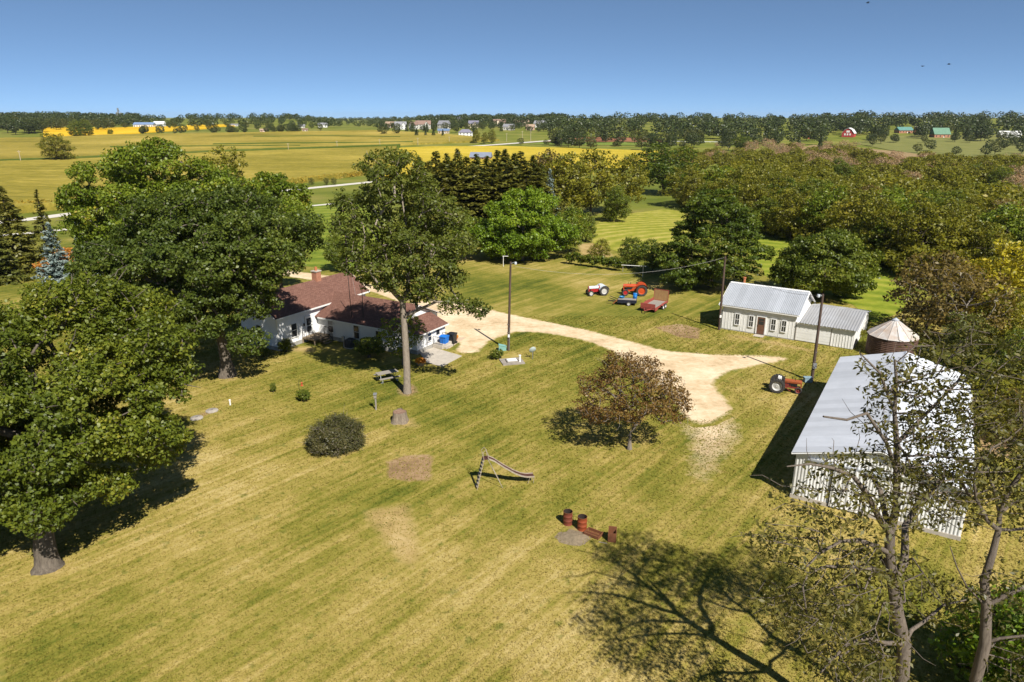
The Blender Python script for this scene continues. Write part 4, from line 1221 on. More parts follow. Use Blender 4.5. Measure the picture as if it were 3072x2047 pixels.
# 7 bare front ash, limbs followed from the trunk up
def limb(pts): return [tuple(at(x, y, Y) - B7) for x, y, Y in pts]
B7 = np.array([14.6, 20.9, 0])
trunk7 = [(0, 0, -.2), (.0, 0, 2)] + limb([(2705, 2047, 20.9), (2712, 1930, 20.9), (2690, 1840, 20.9), (2678, 1740, 20.9), (2668, 1660, 20.9), (2672, 1600, 20.9), (2690, 1520, 21.0), (2690, 1420, 21.1), (2690, 1330, 21.2), (2684, 1240, 21.3), (2690, 1150, 21.4), (2684, 1080, 21.4)])
ex7 = [(limb([(2668, 1625, 20.9), (2640, 1560, 20.7), (2600, 1480, 20.5), (2560, 1430, 20.3), (2500, 1405, 20.1), (2430, 1392, 20.0), (2360, 1400, 19.9)]), .125, .02, None),
       (limb([(2672, 1600, 20.9), (2655, 1540, 21.4), (2640, 1470, 21.8), (2615, 1430, 22.2), (2580, 1425, 22.6)]), .12, .05, None),
       (limb([(2684, 1750, 20.9), (2712, 1690, 21.2), (2715, 1640, 21.5), (2715, 1580, 21.9), (2750, 1520, 22.3), (2800, 1465, 22.6), (2840, 1420, 22.8), (2880, 1440, 23.0), (2915, 1500, 23.1)]), .16, .05, None),
       (limb([(2660, 1690, 20.9), (2630, 1640, 20.6), (2580, 1620, 20.2), (2520, 1625, 19.8), (2460, 1660, 19.5), (2420, 1700, 19.3)]), .09, .03, None),
       (limb([(2664, 1760, 20.9), (2620, 1710, 20.4), (2560, 1700, 20.0), (2480, 1700, 19.6), (2425, 1720, 19.3), (2408, 1760, 19.1), (2420, 1840, 18.9)]), .08, .02, None),
       (limb([(2660, 1720, 20.9), (2640, 1670, 21.3), (2600, 1680, 21.8), (2560, 1730, 22.0), (2540, 1760, 22.2)]), .07, .03, None),
       (limb([(2710, 1980, 20.9), (2660, 1930, 20.4), (2600, 1915, 20.0), (2545, 1930, 19.7), (2500, 1975, 19.4), (2460, 2020, 19.2)]), .09, .03, None),
       (limb([(2715, 1950, 20.9), (2735, 1890, 21.2), (2780, 1860, 21.6), (2830, 1815, 22.0), (2900, 1800, 22.4)]), .09, .03, None),
       (limb([(2690, 1380, 21.1), (2660, 1330, 20.7), (2600, 1240, 20.4), (2540, 1260, 20.1), (2470, 1250, 19.8)]), .07, .03, None),
       (limb([(2690, 1320, 21.2), (2740, 1280, 21.6), (2800, 1220, 21.9), (2870, 1150, 22.3), (2900, 1100, 22.5)]), .07, .03, None),
       (limb([(2686, 1200, 21.4), (2640, 1120, 21.2), (2580, 1060, 21.0)]), .06, .02, None)]
L7 = [(-.6, .3, 14.4, 2.4, 2.2, 1.8), (1.2, .8, 13.6, 2.3, 2.2, 1.8), (-3.0, -.8, 12.6, 1.9, 2.0, 1.3), (-4.1, -1.4, 10.2, 1.6, 1.8, 1.4), (1.6, 2.0, 11.4, 1.7, 1.7, 1.5), (.2, .4, 16.6, 2.0, 1.8, 1.0), (-3.4, -1.4, 7.6, 1.9, 1.7, 1.0), (-2.4, -.6, 5.2, 1.6, 1.6, 1.0), (1.7, 1.4, 6.4, 1.2, 1.2, 1.0), (.3, 0, 12.3, 2.2, 1.8, 1.1), (-1.8, -.2, 9.0, 1.6, 1.4, .9), (-1.8, .4, 16.0, 1.4, 1.4, .8), (-5.5, -1.0, 10.8, 1.3, 1.4, 1.1), (-4.8, -.6, 12.3, 1.0, 1.1, .8), (-5.6, -1.5, 8.8, 1.2, 1.2, .9)]
t7 = broad_mesh(20, L7, trunk7, .64, .46, 27, .19, .085, lf_ash, bark_ash, limbs=0, trunk_r=.285, taper=.88, inner=.25, tip=.009, extra=ex7, low=3.5, curve=.12, bare=170, rnd=1.0, droop=.5, expo=.42, step=.7, sides=9)
put_tree("ash_tree", "tall thinly leaved ash with forked grey trunk in front of the steel barn", t7, tuple(B7))
B7 = np.array([17.9, 20.6, 0])
trunk8 = [(0, 0, -.2), (0, 0, 2)] + limb([(2925, 2047, 20.6), (2955, 1930, 20.6), (2958, 1820, 20.7), (2952, 1740, 20.7), (2978, 1660, 20.8), (2995, 1590, 20.9), (3000, 1540, 20.9)])
ex8 = [(limb([(2995, 1600, 20.9), (2960, 1560, 20.7), (2930, 1500, 20.6), (2920, 1440, 20.5), (2935, 1390, 20.4)]), .09, .03, None), (limb([(2998, 1560, 20.9), (2985, 1480, 21.1), (2965, 1420, 21.2), (2950, 1350, 21.3)]), .08, .03, None),
       (limb([(2998, 1550, 20.9), (3010, 1500, 20.9), (3050, 1440, 20.8), (3090, 1380, 20.7), (3100, 1250, 20.7)]), .12, .04, None), (limb([(2960, 1830, 20.7), (3010, 1790, 20.6), (3080, 1760, 20.5), (3150, 1760, 20.4)]), .10, .04, None),
       (limb([(2940, 1830, 20.7), (2900, 1760, 20.4), (2870, 1700, 20.2), (2850, 1640, 20.1)]), .04, .015, None), (limb([(2945, 1960, 20.6), (3000, 1915, 20.4), (3100, 1905, 20.2)]), .07, .03, None), (limb([(2990, 1620, 20.9), (3040, 1590, 21.2), (3120, 1580, 21.4)]), .07, .03, None)]
L8 = [(1.5, .3, 12.4, 2.2, 2.0, 1.6), (-.4, .3, 12.6, 1.3, 1.4, 1.6), (3.2, .2, 10.0, 2.2, 2.0, 1.8), (2.4, 0, 15.0, 2.4, 2.2, 1.8), (2.6, -.4, 6.6, 2.2, 1.8, 1.4), (-.9, -.3, 8.6, 1.0, 1.1, 1.2), (.9, .6, 10, 1.0, 1.0, 1.0), (.6, 0, 5, 1.4, 1.2, 1.2)]
t8 = broad_mesh(21, L8, trunk8, .68, .48, 27, .19, .085, lf_ash, bark_ash, limbs=0, trunk_r=.25, taper=.7, inner=.25, tip=.009, extra=ex8, low=3.5, bare=60, rnd=1.0, droop=.4, expo=.42, step=.7, sides=9)
put_tree("ash_tree", "second thin ash with dark leaning trunk cut by the right edge of the picture", t8, tuple(B7))
# trees standing further back
L9 = [(0, 0, 6.0, 6.8, 6.4, 3.4), (-2.6, -1, 4.0, 5.0, 5.0, 2.6), (2.8, -.6, 5.0, 4.8, 4.8, 3.0), (.4, 0, 9.6, 4.6, 4.6, 3.4), (-.4, 0, 11.6, 2.8, 2.8, 1.8), (-4.4, -2, 2.6, 2.8, 2.8, 1.6)]
t9 = broad_mesh(22, L9, straight(7, (.2, 0)), 1.0, .86, 85, .34, .20, lf_loc, bark_dark, limbs=12, trunk_r=.3, inner=.5, cr=1.7, gap=1.35, low=1.2, flat=.42, up=.9)
put_tree("locust_tree", "big dark green layered tree left of the white workshop", t9, (29.3, 101, 0))
t10 = broad_mesh(23, [(0, 0, 4.6, 5.6, 5.0, 3.4), (-3, 0, 3.8, 3.4, 3.4, 2.6), (3.2, 0, 3.8, 3.2, 3.2, 2.6), (.3, 0, 6.8, 3.6, 3.4, 1.9)], straight(4), .92, .76, 80, .33, .22, lf_green, bark_dark, limbs=9, trunk_r=.2, inner=.5, cr=1.4, gap=1.3, low=.6)
put_tree("broadleaf_tree", "rounded mid green tree directly behind the workshop roof", t10, (43.0, 94.5, 0))
t11 = broad_mesh(24, [(0, 0, 5.6, 6.0, 5.6, 4.2), (-3.6, -.5, 4.4, 3.4, 3.4, 3.0), (3.4, 0, 4.6, 3.4, 3.4, 3.2), (.4, .5, 8.6, 4.2, 4.0, 2.6)], straight(5), 1.0, .86, 85, .36, .24, lf_bright, bark_grey, limbs=9, trunk_r=.24, inner=.5, cr=1.6, gap=1.3, low=1.0)
put_tree("maple_tree", "bright yellow-green round tree at the far edge of the yard right of the tall tree", t11, (1.9, 121, 0), 0, 1.05)
# ------------------------------------------------------------------ conifers
def conifer_mesh(seed, h, r, lm, dens=1.0, z0=.4, droop=.22, L=.55, gaps=.0):
    rng = np.random.default_rng(seed)
    chains = [(np.array([(0, 0, -.2), (0, 0, h * .5), (0, 0, h)]), np.array([.018 * h, .011 * h, .02]))]
    C_, T_ = [], []
    nb = int(h * 17 * dens)
    for i in range(nb):
        u = rng.random(); z = z0 + (h - z0) * u ** 1.12
        rr = r * ((1 - z / h) ** .86) * (1 + .16 * math.sin(z * 2.3 + seed) * math.sin(i * .7)) + .10
        if rng.random() < gaps: continue
        a = rng.uniform(0, 6.283); L_ = rr * rng.uniform(.7, 1.15)
        m = max(4, int(L_ * 13))
        t = np.sqrt(rng.random(m))
        d = np.array([math.cos(a), math.sin(a), 0]); s_ = np.array([-d[1], d[0], 0])
        p = d * (t * L_)[:, None] + s_ * (rng.normal(size=m) * .17 * L_ * (1.1 - t * .6))[:, None]
        rise = .35 * max(0, z / h - .55)
        p[:, 2] = z + (rise - droop) * L_ * t ** 1.3 + .12 * L_ * t ** 3 + rng.normal(size=m) * .09
        C_.append(p); T_.append(np.full(m, rng.random()))
        if L_ > 1.2 and i % 3 == 0: chains.append((np.array([(0, 0, z), tuple(d * L_ * .55 + np.array([0, 0, z - droop * L_ * .45]))]), np.array([.04, .015])))
    cs = np.concatenate(C_); ct = np.concatenate(T_)
    V, F, tint = leaf_quads(cs, .05, 1, L, L * .40, rng, np.array([0, 0, h * .3]), up=.75, rnd=.6, ctint=ct)
    TV, TF = tubes_np(chains, 5)
    return np_mesh("trunk", TV, TF, bark_dark), np_mesh("crown", V, F, lm, tint)

cf_dark = conifer_mesh(31, 14, 3.0, lf_spruce, 1.1)
cf_olive = conifer_mesh(32, 14, 3.4, lf_spruce_b, 1.1)
cf_thin = conifer_mesh(33, 14, 2.3, lf_spruce_b, .9, gaps=.2)
cf_blue = conifer_mesh(34, 9, 2.6, lf_blue, 1.3, droop=.1, L=.45)

def by_pixels(sx, sy, top, Y=None):
    """stand at the ground point of a sight line (or at depth Y) and return place and height"""
    if Y is None: b = G(sx, sy)
    else:
        x_ = (sx - 1536) / 2100.0 * (Y * _c + (EYE - 4) * _s)
        b = Vector((x_, Y, hz(x_, Y)))
    t = at(sx, top, b.y)
    return b, float(t[2] - b.z)

def stand(name, label, meshes, base_h, sx, sy, top, Y=None, wide=1.0, group=None, cat="tree", rz=None):
    b, h = by_pixels(sx, sy, top, Y)
    s = h / base_h
    return put_tree(name, label, meshes, b, random.uniform(0, 6.28) if rz is None else rz, (s * wide, s * wide, s), group, cat)

stand("spruce_tree", "dark brownish spruce at the far left edge behind the front oak", cf_olive, 14, 40, 800, 560, 112, 1.45)
stand("spruce_tree", "slim spruce in front of the corn field right of the dark left-edge spruce", cf_thin, 14, 136, 760, 572, 122, 1.3)
stand("blue_spruce_tree", "silvery blue spruce left of the big dark oak", cf_blue, 9, 165, 812, 672, 100, 1.15)
stand("spruce_tree", "grey-green spruce half hidden behind the dark oak's left side", cf_blue, 9, 262, 800, 640, 98, .9)
stand("spruce_tree", "low dark spruce touching the left edge below the brownish spruce", cf_dark, 14, -20, 830, 610, 104, 1.5)
# windbreak row
rr0 = random.Random(2)
G_W = "spruces in the windbreak row"
row = [(1262, 472, 150), (1312, 455, 154), (1345, 462, 148), (1376, 449, 152), (1402, 472, 146), (1432, 464, 153), (1462, 470, 149), (1494, 452, 155), (1516, 450, 150), (1543, 462, 147), (1562, 455, 153), (1598, 468, 150), (1622, 492, 146), (1644, 508, 152)]
for i_, (sx, top, Y) in enumerate([(1288, 486, 143), (1330, 490, 141), (1362, 484, 142), (1420, 492, 141), (1478, 488, 142), (1530, 486, 141), (1578, 486, 142), (1610, 500, 141)]): stand("spruce_tree", "shorter spruce filling the front of the windbreak row", cf_olive, 14, sx, 0, top, Y, 1.9, "short spruces at the front of the windbreak row")
ORD = ["first", "second", "third", "fourth", "fifth", "sixth", "seventh", "eighth", "ninth", "tenth", "eleventh", "twelfth", "thirteenth", "last"]
wlab = ["dark spruce in the windbreak row behind the tall oval tree", "olive spruce in the windbreak row behind the bright maple"]
for i, (sx, top, Y) in enumerate(row):
    d_ = i % 3 != 1
    stand("spruce_tree", ORD[i] + (" spruce from the left in the windbreak row, dark green" if d_ else " spruce from the left in the windbreak row, olive tinged"), cf_dark if d_ else cf_olive, 14, sx, 0, top, Y, rr0.uniform(1.5, 1.9), G_W)
stand("blue_spruce_tree", "single pale blue-green spruce at the right end of the windbreak row", cf_blue, 9, 1648, 0, 512, 143, .7)

# ------------------------------------------------------------------ broadleaf kinds of the middle distance
def proto(seed, lm, bk=bark_dark, h=10, wide=4.2, n_per=44, L=.40, sp=1.1, shape=0, cr=1.25, gap=1.25, rc=.85):
    r = random.Random(seed)
    lobes = [(0, 0, h * .58, wide * .8, wide * .8, h * .36)]
    for k in range(5 + shape):
        a = k * 2.4 + r.random(); q = wide * r.uniform(.35, .62)
        lobes.append((q * math.cos(a), q * math.sin(a), h * r.uniform(.32, .74), wide * r.uniform(.38, .55), wide * r.uniform(.38, .55), h * r.uniform(.16, .27)))
    lobes.append((r.uniform(-.6, .6), r.uniform(-.6, .6), h * .82, wide * .5, wide * .5, h * .17))
    return broad_mesh(seed, lobes, straight(h * .55, (r.uniform(-.4, .4), 0), 5, .1, seed), sp, rc, n_per, L, L * .62, lm, bk, limbs=7, trunk_r=.20, inner=.45, tip=.022, low=.8, step=1.6, sides=5, cr=cr, gap=gap, rnd=.9)
pr_olive = [proto(41, lf_olive), proto(42, lf_olive, shape=1)]
pr_green = [proto(43, lf_green), proto(44, lf_green, shape=2)]
pr_hick = proto(45, lf_hick)
pr_yel = proto(46, lf_yel, wide=4.0)
pr_rust = [proto(47, lf_rust, bark_grey, n_per=30), proto(48, lf_rust, bark_grey, n_per=22, gap=1.5)]
pr_loc = proto(49, lf_loc)
pr_tan = proto(50, lf_tan, bark_pale, h=6, wide=3.6, n_per=26, L=.32)
pr_juni = proto(51, lf_spruce, h=9, wide=3.2, n_per=30)
pr_shrub = proto(52, lf_green, h=3, wide=1.6, n_per=30, L=.28, sp=.5, cr=.5, rc=.36)
pr_corner = proto(56, lf_bright, h=3, wide=1.5, n_per=60, L=.16, sp=.4, cr=.45, rc=.32)
pr_or = proto(53, lf_orange, h=3, wide=2.0, n_per=30, L=.28, sp=.55, cr=.6, rc=.4)
pr_oshrub = proto(54, lf_olive, h=4, wide=2.6, n_per=30, L=.34, sp=.7, cr=.8, rc=.5)

def mid(kind, label, sx, sy, top, Y=None, wide=1.0, group=None, name="broadleaf_tree", cat="tree", bh=10):
    stand(name, label, kind, bh, sx, sy, top, Y, wide, group, cat)

# behind the yard, between windbreak and hay meadow
mid(pr_hick, "pale green tree standing against the bright maple's right side", 1712, 0, 625, 128, .95)
mid(pr_green[0], "dark green tree at the near left corner of the hay meadow", 1760, 0, 640, 140, .8)
mid(pr_olive[0], "big yellow-olive tree just right of the windbreak spruces", 1690, 0, 468, 172, 1.15)
mid(pr_olive[1], "broad golden-olive tree beside the hay meadow's left end", 1775, 0, 462, 180, 1.15)
mid(pr_rust[0], "brownish thin tree between windbreak and golden-olive trees", 1640, 0, 462, 178, .8)
mid(pr_olive[0], "rounded olive tree on the back edge of the hay meadow", 1880, 0, 470, 185, 1.0)
mid(pr_loc, "dark green rounded tree standing out against the yellow soybean field", 1990, 0, 435, 235, 1.5)
mid(pr_green[1], "dark tree filling the gap under the olive trees at the hay meadow", 1850, 0, 560, 168, .9)
mid(pr_hick, "leafy tree left of the maple, low behind the yard", 1395, 0, 640, 122, .9)
mid(pr_green[0], "mid green tree under the windbreak spruces", 1330, 0, 660, 118, .9)
# shrubs along the yard's far edge
mid(pr_olive[1], "feathery olive shrub above the grapevine row", 1805, 0, 722, 119, 1.1, None, "shrub", "shrub")
mid(pr_green[1], "dark round shrub between the clothesline and the locust tree", 1895, 0, 712, 115, 1.0, None, "shrub", "shrub")
mid(pr_loc, "dark leafy shrub touching the left side of the layered locust tree", 1960, 0, 722, 111, 1.0, None, "shrub", "shrub")
# right-hand side
mid(pr_rust[0], "rust-brown tree right of the grain bin", 2770, 1010, 770, None, 1.1)
mid(pr_rust[1], "thin rusty tree behind the barn's far right corner", 2880, 1060, 800, None, 1.1)
mid(pr_yel, "bright lime-yellow tree at the right edge", 3000, 0, 728, 80, 1.0)
mid(pr_olive[0], "olive tree below the lime-yellow tree at the right edge", 3010, 0, 880, 72, 1.1)
mid(pr_juni, "dark evergreen-like tree right of the barn", 2910, 0, 930, 66, 1.0)
mid(pr_green[0], "mid green tree at the right edge beside the barn", 3050, 0, 990, 62, .9)
mid(pr_olive[1], "olive scrub tree right of the rusty tree", 2930, 0, 860, 80, 1.0)
mid(pr_oshrub, "low olive shrub by the barn's right wall", 2985, 1290, 1160, None, 1.2, None, "shrub", "shrub", 4)
mid(pr_oshrub, "tangled olive shrub at the right edge beyond the barn's long wall", 3060, 1260, 1110, None, 1.3, None, "shrub", "shrub", 4)
mid(pr_rust[1], "small brown tree at the right edge level with the barn's near end", 3040, 1330, 1180, None, 1.2)
mid(pr_corner, "leafy green shrub in the bottom right corner", 3090, 2030, 1830, 24, 1.1, None, "shrub", "shrub", 3)
mid(pr_oshrub, "olive bush at the far side of the grain bin", 2590, 0, 985, 76, 1.0, None, "shrub", "shrub", 4)
# plants round the house
mid(pr_shrub, "dark green shrub beside the air conditioner under the wing windows", 1108, 1072, 1015, None, 1.3, None, "shrub", "shrub", 3)
mid(pr_shrub, "leafy shrub at the near left corner of the farmhouse", 858, 1056, 1020, None, 1.0, None, "shrub", "shrub", 3)
mid(pr_or, "orange-leaved shrubby growth between the spruces at the left", 205, 0, 752, 106, 1.2, None, "shrub", "shrub", 3)
mid(pr_shrub, "bright green clump under the dark oak's right side", 792, 1072, 1048, None, 1.3, None, "plant", "plant", 3)
mid(pr_shrub, "small bush left of the light pole by the well slab", 1490, 1078, 1050, None, 1.2, None, "shrub", "shrub", 3)
mid(pr_green[0], "green tree with shadow on the striped lawn behind the chimney pole", 1010, 780, 700, 112, .8)

# the thicket along the creek: rows set back from its front edge
TL = ["olive green tree crowded in the creek thicket beyond the mown lane", "yellow-olive tree crowded in the creek thicket beyond the mown lane", "dark green tree crowded in the creek thicket beyond the mown lane", "rusty brown tree crowded in the creek thicket beyond the mown lane"]
TG = ["olive trees in the creek thicket", "yellow-olive trees in the creek thicket", "dark green trees in the creek thicket", "rusty trees in the creek thicket"]
front = [G(x, y) for x, y in D([(1560, 480), (1640, 492), (1730, 525), (1800, 545), (1880, 566), (1960, 592), (2040, 612), (2110, 640), (2200, 650), (2300, 655), (2420, 670), (2620, 690)])]
rr = random.Random(5)
def along(pl, step):
    out = []
    for a, b in zip(pl[:-1], pl[1:]):
        n = max(1, round((b - a).length / step))
        out += [a.lerp(b, (i + .5) / n) for i in range(n)]
    return out
for k in range(5):
    sp_ = 6.0 + k * 1.0
    for q in along(front, sp_):
        x = q.x + k * 5 + rr.uniform(-2.5, 2.5); y = q.y + 6 + k * 10 + rr.uniform(-3, 3)
        if k >= 6 and rr.random() < .25: continue
        c_ = rr.choice([0, 0, 0, 0, 1, 1, 2, 2] if k < 3 else [0, 0, 0, 0, 1, 1, 2, 3])
        h = rr.uniform(7.5, 11.5) * (1 if k < 3 else .9)
        m_ = [pr_olive, [pr_olive[1], pr_hick], pr_green + [pr_loc], pr_rust][c_]
        s = h / 10
        put_tree("broadleaf_tree", TL[c_], rr.choice(m_), (x, y, hz(x, y)), rr.uniform(0, 6.28), (s * rr.uniform(.95, 1.25),) * 2 + (s,), TG[c_])
for q in along(front, 3.6):
    x = q.x + rr.uniform(-1.5, 1.5); y = q.y + rr.uniform(-1.5, 2.0); s = rr.uniform(.7, 1.25)
    put_tree("shrub", "low leafy shrub along the front edge of the creek thicket", rr.choice([pr_oshrub, pr_shrub, pr_oshrub]), (x, y, hz(x, y)), rr.uniform(0, 6.28), (s * 1.2, s * 1.2, s), "low shrubs along the front of the thicket", "shrub")
# shrubs on the rough ground behind the thicket
SL = ["tan leafless-looking shrub on the dry rough ground behind the thicket", "olive shrub on the rough ground behind the thicket", "dark green shrub on the rough ground behind the thicket"]
SG = ["tan shrubs on the rough ground", "olive shrubs on the rough ground", "dark shrubs on the rough ground"]
for i in range(190):
    sx = rr.uniform(1980, 3080); t = rr.random()
    if i > 88: sx = rr.uniform(2150, 3090)
    if sx < 2330: sy = rr.uniform(478, 520)
    else: sy = np.interp(sx, [2330, 2600, 3080], [452, 478, 505]) + t * (50 if i <= 88 else 85)
    b = G(sx, sy)
    c_ = rr.choice([0, 0, 1, 1, 2] if sy < 490 else [0, 1, 1, 1, 1, 2])
    m_ = [pr_tan, pr_oshrub, pr_green[0]][c_]; bh = [6, 4, 10][c_]
    s = rr.uniform(4.5, 8.0) / bh
    put_tree("shrub", SL[c_], m_, b, rr.uniform(0, 6.28), (s * 1.25, s * 1.25, s), SG[c_], "shrub")
for (sx, sy, top) in ((2250, 465, 425), (2305, 455, 418), (2395, 452, 430), (2480, 448, 424), (2530, 470, 425), (2210, 437, 424), (2150, 440, 428)):
    mid(pr_tan, SL[0], sx, sy, top, None, 1.1, SG[0], "shrub", "shrub", 6)
mid(pr_loc, "dark green tree among the tan shrubs right of the soybean field", 2225, 455, 408, None, 1.3)

# ------------------------------------------------------------------ far trees (small in the picture: one mesh each)
def far_mesh(seed, lm, h=13, w_=5.5, n=130, conif=False):
    rng = np.random.default_rng(seed)
    if conif:
        z = rng.random(n * 2) ** 1.3 * h; a = rng.random(n * 2) * 6.283; r_ = w_ * .5 * (1 - z / h) * rng.uniform(.6, 1.1, n * 2)
        c = np.stack([r_ * np.cos(a), r_ * np.sin(a), z], 1); V, F, t = leaf_quads(c, .35, 3, .9, .5, rng, np.array([0, 0, h * .3]))
    else:
        lobes = [(0, 0, h * .6, w_ * .8, w_ * .8, h * .38)] + [(w_ * .5 * math.cos(k * 2.1 + seed), w_ * .5 * math.sin(k * 2.1 + seed), h * (.42 + .1 * (k % 3)), w_ * .5, w_ * .5, h * .24) for k in range(5)]
        c = crown_points(lobes, 1.6, rng, .75)
        V, F, t = leaf_quads(c, 1.0, 20, .78, .55, rng, np.array([0, 0, h * .5]), rnd=.7)
    TV, TF = tubes_np([(np.array([(0, 0, -.5), (0, 0, h * .6)]), np.array([.28, .15]))], 5)
    me = np_mesh("far_tree", np.concatenate([V, TV]), np.concatenate([F, TF + len(V)]), [lm, bark_dark], np.concatenate([t, np.zeros(len(TF))]), np.concatenate([np.zeros(len(F)), np.ones(len(TF))]))
    return me
FM = [far_mesh(61, lf_far), far_mesh(62, lf_far), far_mesh(63, lf_far2), far_mesh(64, lf_far2), far_mesh(65, lf_far), far_mesh(66, lf_far, 13, 5, 170, True)]
FLAB = {}
def far_tree(x, y, h, k, label, group, wide=1.0, name="broadleaf_tree", bh=13):
    o = link("conifer_tree" if k == 5 else name, FM[k])
    o.location = (x, y, hz(x, y)); o.rotation_euler = (0, 0, rr.uniform(0, 6.28)); s = h / bh
    o.scale = (s * wide, s * wide, s)
    return tag(o, label, "tree", group)
def az(sx): return (sx - 1536) / 2206.0
YB = {k: G(*q).y + 22 for k, q in (('r', (2538, 412)), ('g', (2826, 414)), ('t', (2718, 400)), ('w', (3033, 413)))}
AV = ((2485, 2585, YB['r']), (2670, 2760, YB['t']), (2785, 2870, YB['g']), (2985, 3080, YB['w']))
def band(n, sx0, sx1, Y0, Y1, h0, h1, ks, label, group, avoid=()):
    c = 0
    while c < n:
        sx = rr.uniform(sx0, sx1); Y = Y0 + (Y1 - Y0) * rr.random(); x = az(sx) * Y
        if any(a0 < sx < a1 and Y < Yb for a0, a1, Yb in avoid): c += 1; continue
        far_tree(x, Y, rr.uniform(h0, h1), rr.choice(ks), label, group, rr.uniform(.9, 1.25)); c += 1
band(56, 1640, 2560, 590, 720, 11, 15, [0, 0, 1, 2, 4, 5], "dark green tree along the front of the far right wood", "trees along the front of the right wood", avoid=AV + ((2410, 2450, 780),))
band(34, 2400, 3090, 700, 800, 12, 16, [0, 1, 3, 5, 5], "dark tree in the wood behind the green-roofed house", "trees in the wood behind the green-roofed house", avoid=AV)
band(36, -30, 330, 880, 1050, 11, 15, [0, 2, 3, 4], "olive tree along the front of the far left wood", "trees along the front of the left wood")
band(22, 330, 960, 860, 980, 7, 11, [0, 2, 4], "small tree among the far buildings left of centre", "trees among the far buildings on the left", avoid=((392, 492, 1000),))
band(70, 1120, 1720, 800, 1060, 6, 11, [0, 1, 2, 4, 5], "small tree between the far houses of the subdivision", "trees between the subdivision houses")
band(14, 0, 125, 800, 860, 13, 17, [0, 0, 4], "dark tree in the left-edge grove beside the golden field", "grove trees beside the golden field")
OL = "round orchard tree on the far lawn below the green-roofed house"
for i in range(34):
    sx = rr.uniform(2600, 3090); sy = rr.uniform(412, 470) if sx > 2750 else rr.uniform(412, 440)
    if 2695 < sx < 2735 or 2800 < sx < 2855: continue
    b = G(sx, sy); far_tree(b.x, b.y, rr.uniform(6.5, 10), rr.choice([0, 1, 2, 4]), OL, "orchard trees on the far lawn", 1.15)
for (sx, sy, h) in ((1250, 411, 9), (1277, 411, 7.5), (1301, 411, 9), (1329, 411, 7.5), (1220, 394, 8), (1282, 391, 8)):
    b = G(sx, sy); far_tree(b.x, b.y, h, 5, "small dark cone-shaped tree on the field edge below the subdivision", "cone-shaped trees below the subdivision", 1.5)
for (sx, sy, top, l_) in ((1430, 430, 392, "left"), (1455, 432, 398, "middle"), (1475, 430, 390, "right")):
    mid(pr_olive[0], l_ + " one of three olive trees in the clump below the far houses", sx, sy, top, None, .8)
mid(pr_olive[0], "lone wide olive-brown tree in the corn field at the left", 172, 489, 404, None, 1.35)
for (sx, sy, top, l_) in ((228, 412, 362, "left one of the two dark trees standing in the golden field"), (258, 412, 360, "right one of the two dark trees standing in the golden field")):
    mid(pr_green[0], l_, sx, sy, top, None, 1.0)
mid(pr_green[1], "small round tree at the golden field's right end", 332, 405, 388, None, 1.2)
for (sx, l_) in ((935, "left"), (980, "middle"), (1002, "right")):
    mid(pr_juni, l_ + " one of three small dark round trees beside the country road", sx, 556, 532, None, 1.1, None)
# hedge between golden field and hill field
for i in range(30):
    sx = rr.uniform(370, 900); b = G(sx, 405 - (sx - 370) * .012)
    far_tree(b.x, b.y, rr.uniform(6, 11), rr.choice([2, 3, 0, 4]), "olive hedge tree along the top of the hill field", "hedge trees along the top of the hill field", 1.1)
for i in range(26):
    sx = rr.uniform(1560, 2250); b = G(sx, 436 + (sx - 1560) * .014)
    far_tree(b.x, b.y, rr.uniform(4, 7.5), rr.choice([2, 3, 3, 0]), "low bushy tree along the back edge of the soybean field", "bushy trees behind the soybean field", 1.25)
# the rest of the woods: far too many to count, one object
def woods(name, specs):
    Vs, Fs, Ts = [], [], []; o = 0; rng = np.random.default_rng(77)
    base = []
    for sd in range(4):
        lobes = [(0, 0, 7.5, 4.6, 4.6, 5.0)] + [(2.8 * math.cos(k * 2.1 + sd), 2.8 * math.sin(k * 2.1 + sd), 6 + (k % 3), 2.8, 2.8, 3.2) for k in range(5)]
        c = crown_points(lobes, 2.0, rng, .8)
        base.append(leaf_quads(c, 1.1, 4, 1.7, 1.2, rng, np.array([0, 0, 6.5]), rnd=.6))
    for n, sx0, sx1, Y0, Y1, h0, h1 in specs:
        for _ in range(n):
            Y = Y0 + (Y1 - Y0) * rng.random(); q_ = rng.uniform(sx0, sx1); x = az(q_) * Y
            if any(a0 < q_ < a1 and Y < yb for a0, a1, yb in AV): continue
            V, F, t = base[rng.integers(4)]; s = rng.uniform(h0, h1) / 12.5; a = rng.uniform(0, 6.28)
            Rm = np.array([[math.cos(a), -math.sin(a), 0], [math.sin(a), math.cos(a), 0], [0, 0, 1]])
            Vs.append((V @ Rm.T) * s * np.array([1.15, 1.15, 1]) + np.array([x, Y, hz(x, Y)])); Fs.append(F + o); Ts.append(np.clip(t * .6 + .4 * rng.random(), 0, 1)); o += len(V)
    return np.concatenate(Vs), np.concatenate(Fs), np.concatenate(Ts)
V, F, T = woods("w", [(300, 1640, 2600, 700, 1300, 11, 16), (170, 2450, 3120, 800, 1350, 12, 17), (260, -60, 420, 1030, 1500, 11, 15), (200, 300, 1010, 1000, 1500, 8, 13), (110, 1000, 1300, 1050, 1700, 5, 8), (260, 1250, 1700, 1020, 1450, 10, 14), (70, 1120, 1700, 925, 1020, 6, 9), (60, 2560, 3120, 740, 860, 9, 13), (160, 850, 1400, 1700, 3200, 8, 14)])
tag(link("far_woods", np_mesh("far_woods", V, F, lf_far, T)), "dark green far woods along the horizon", "woods", kind="stuff")
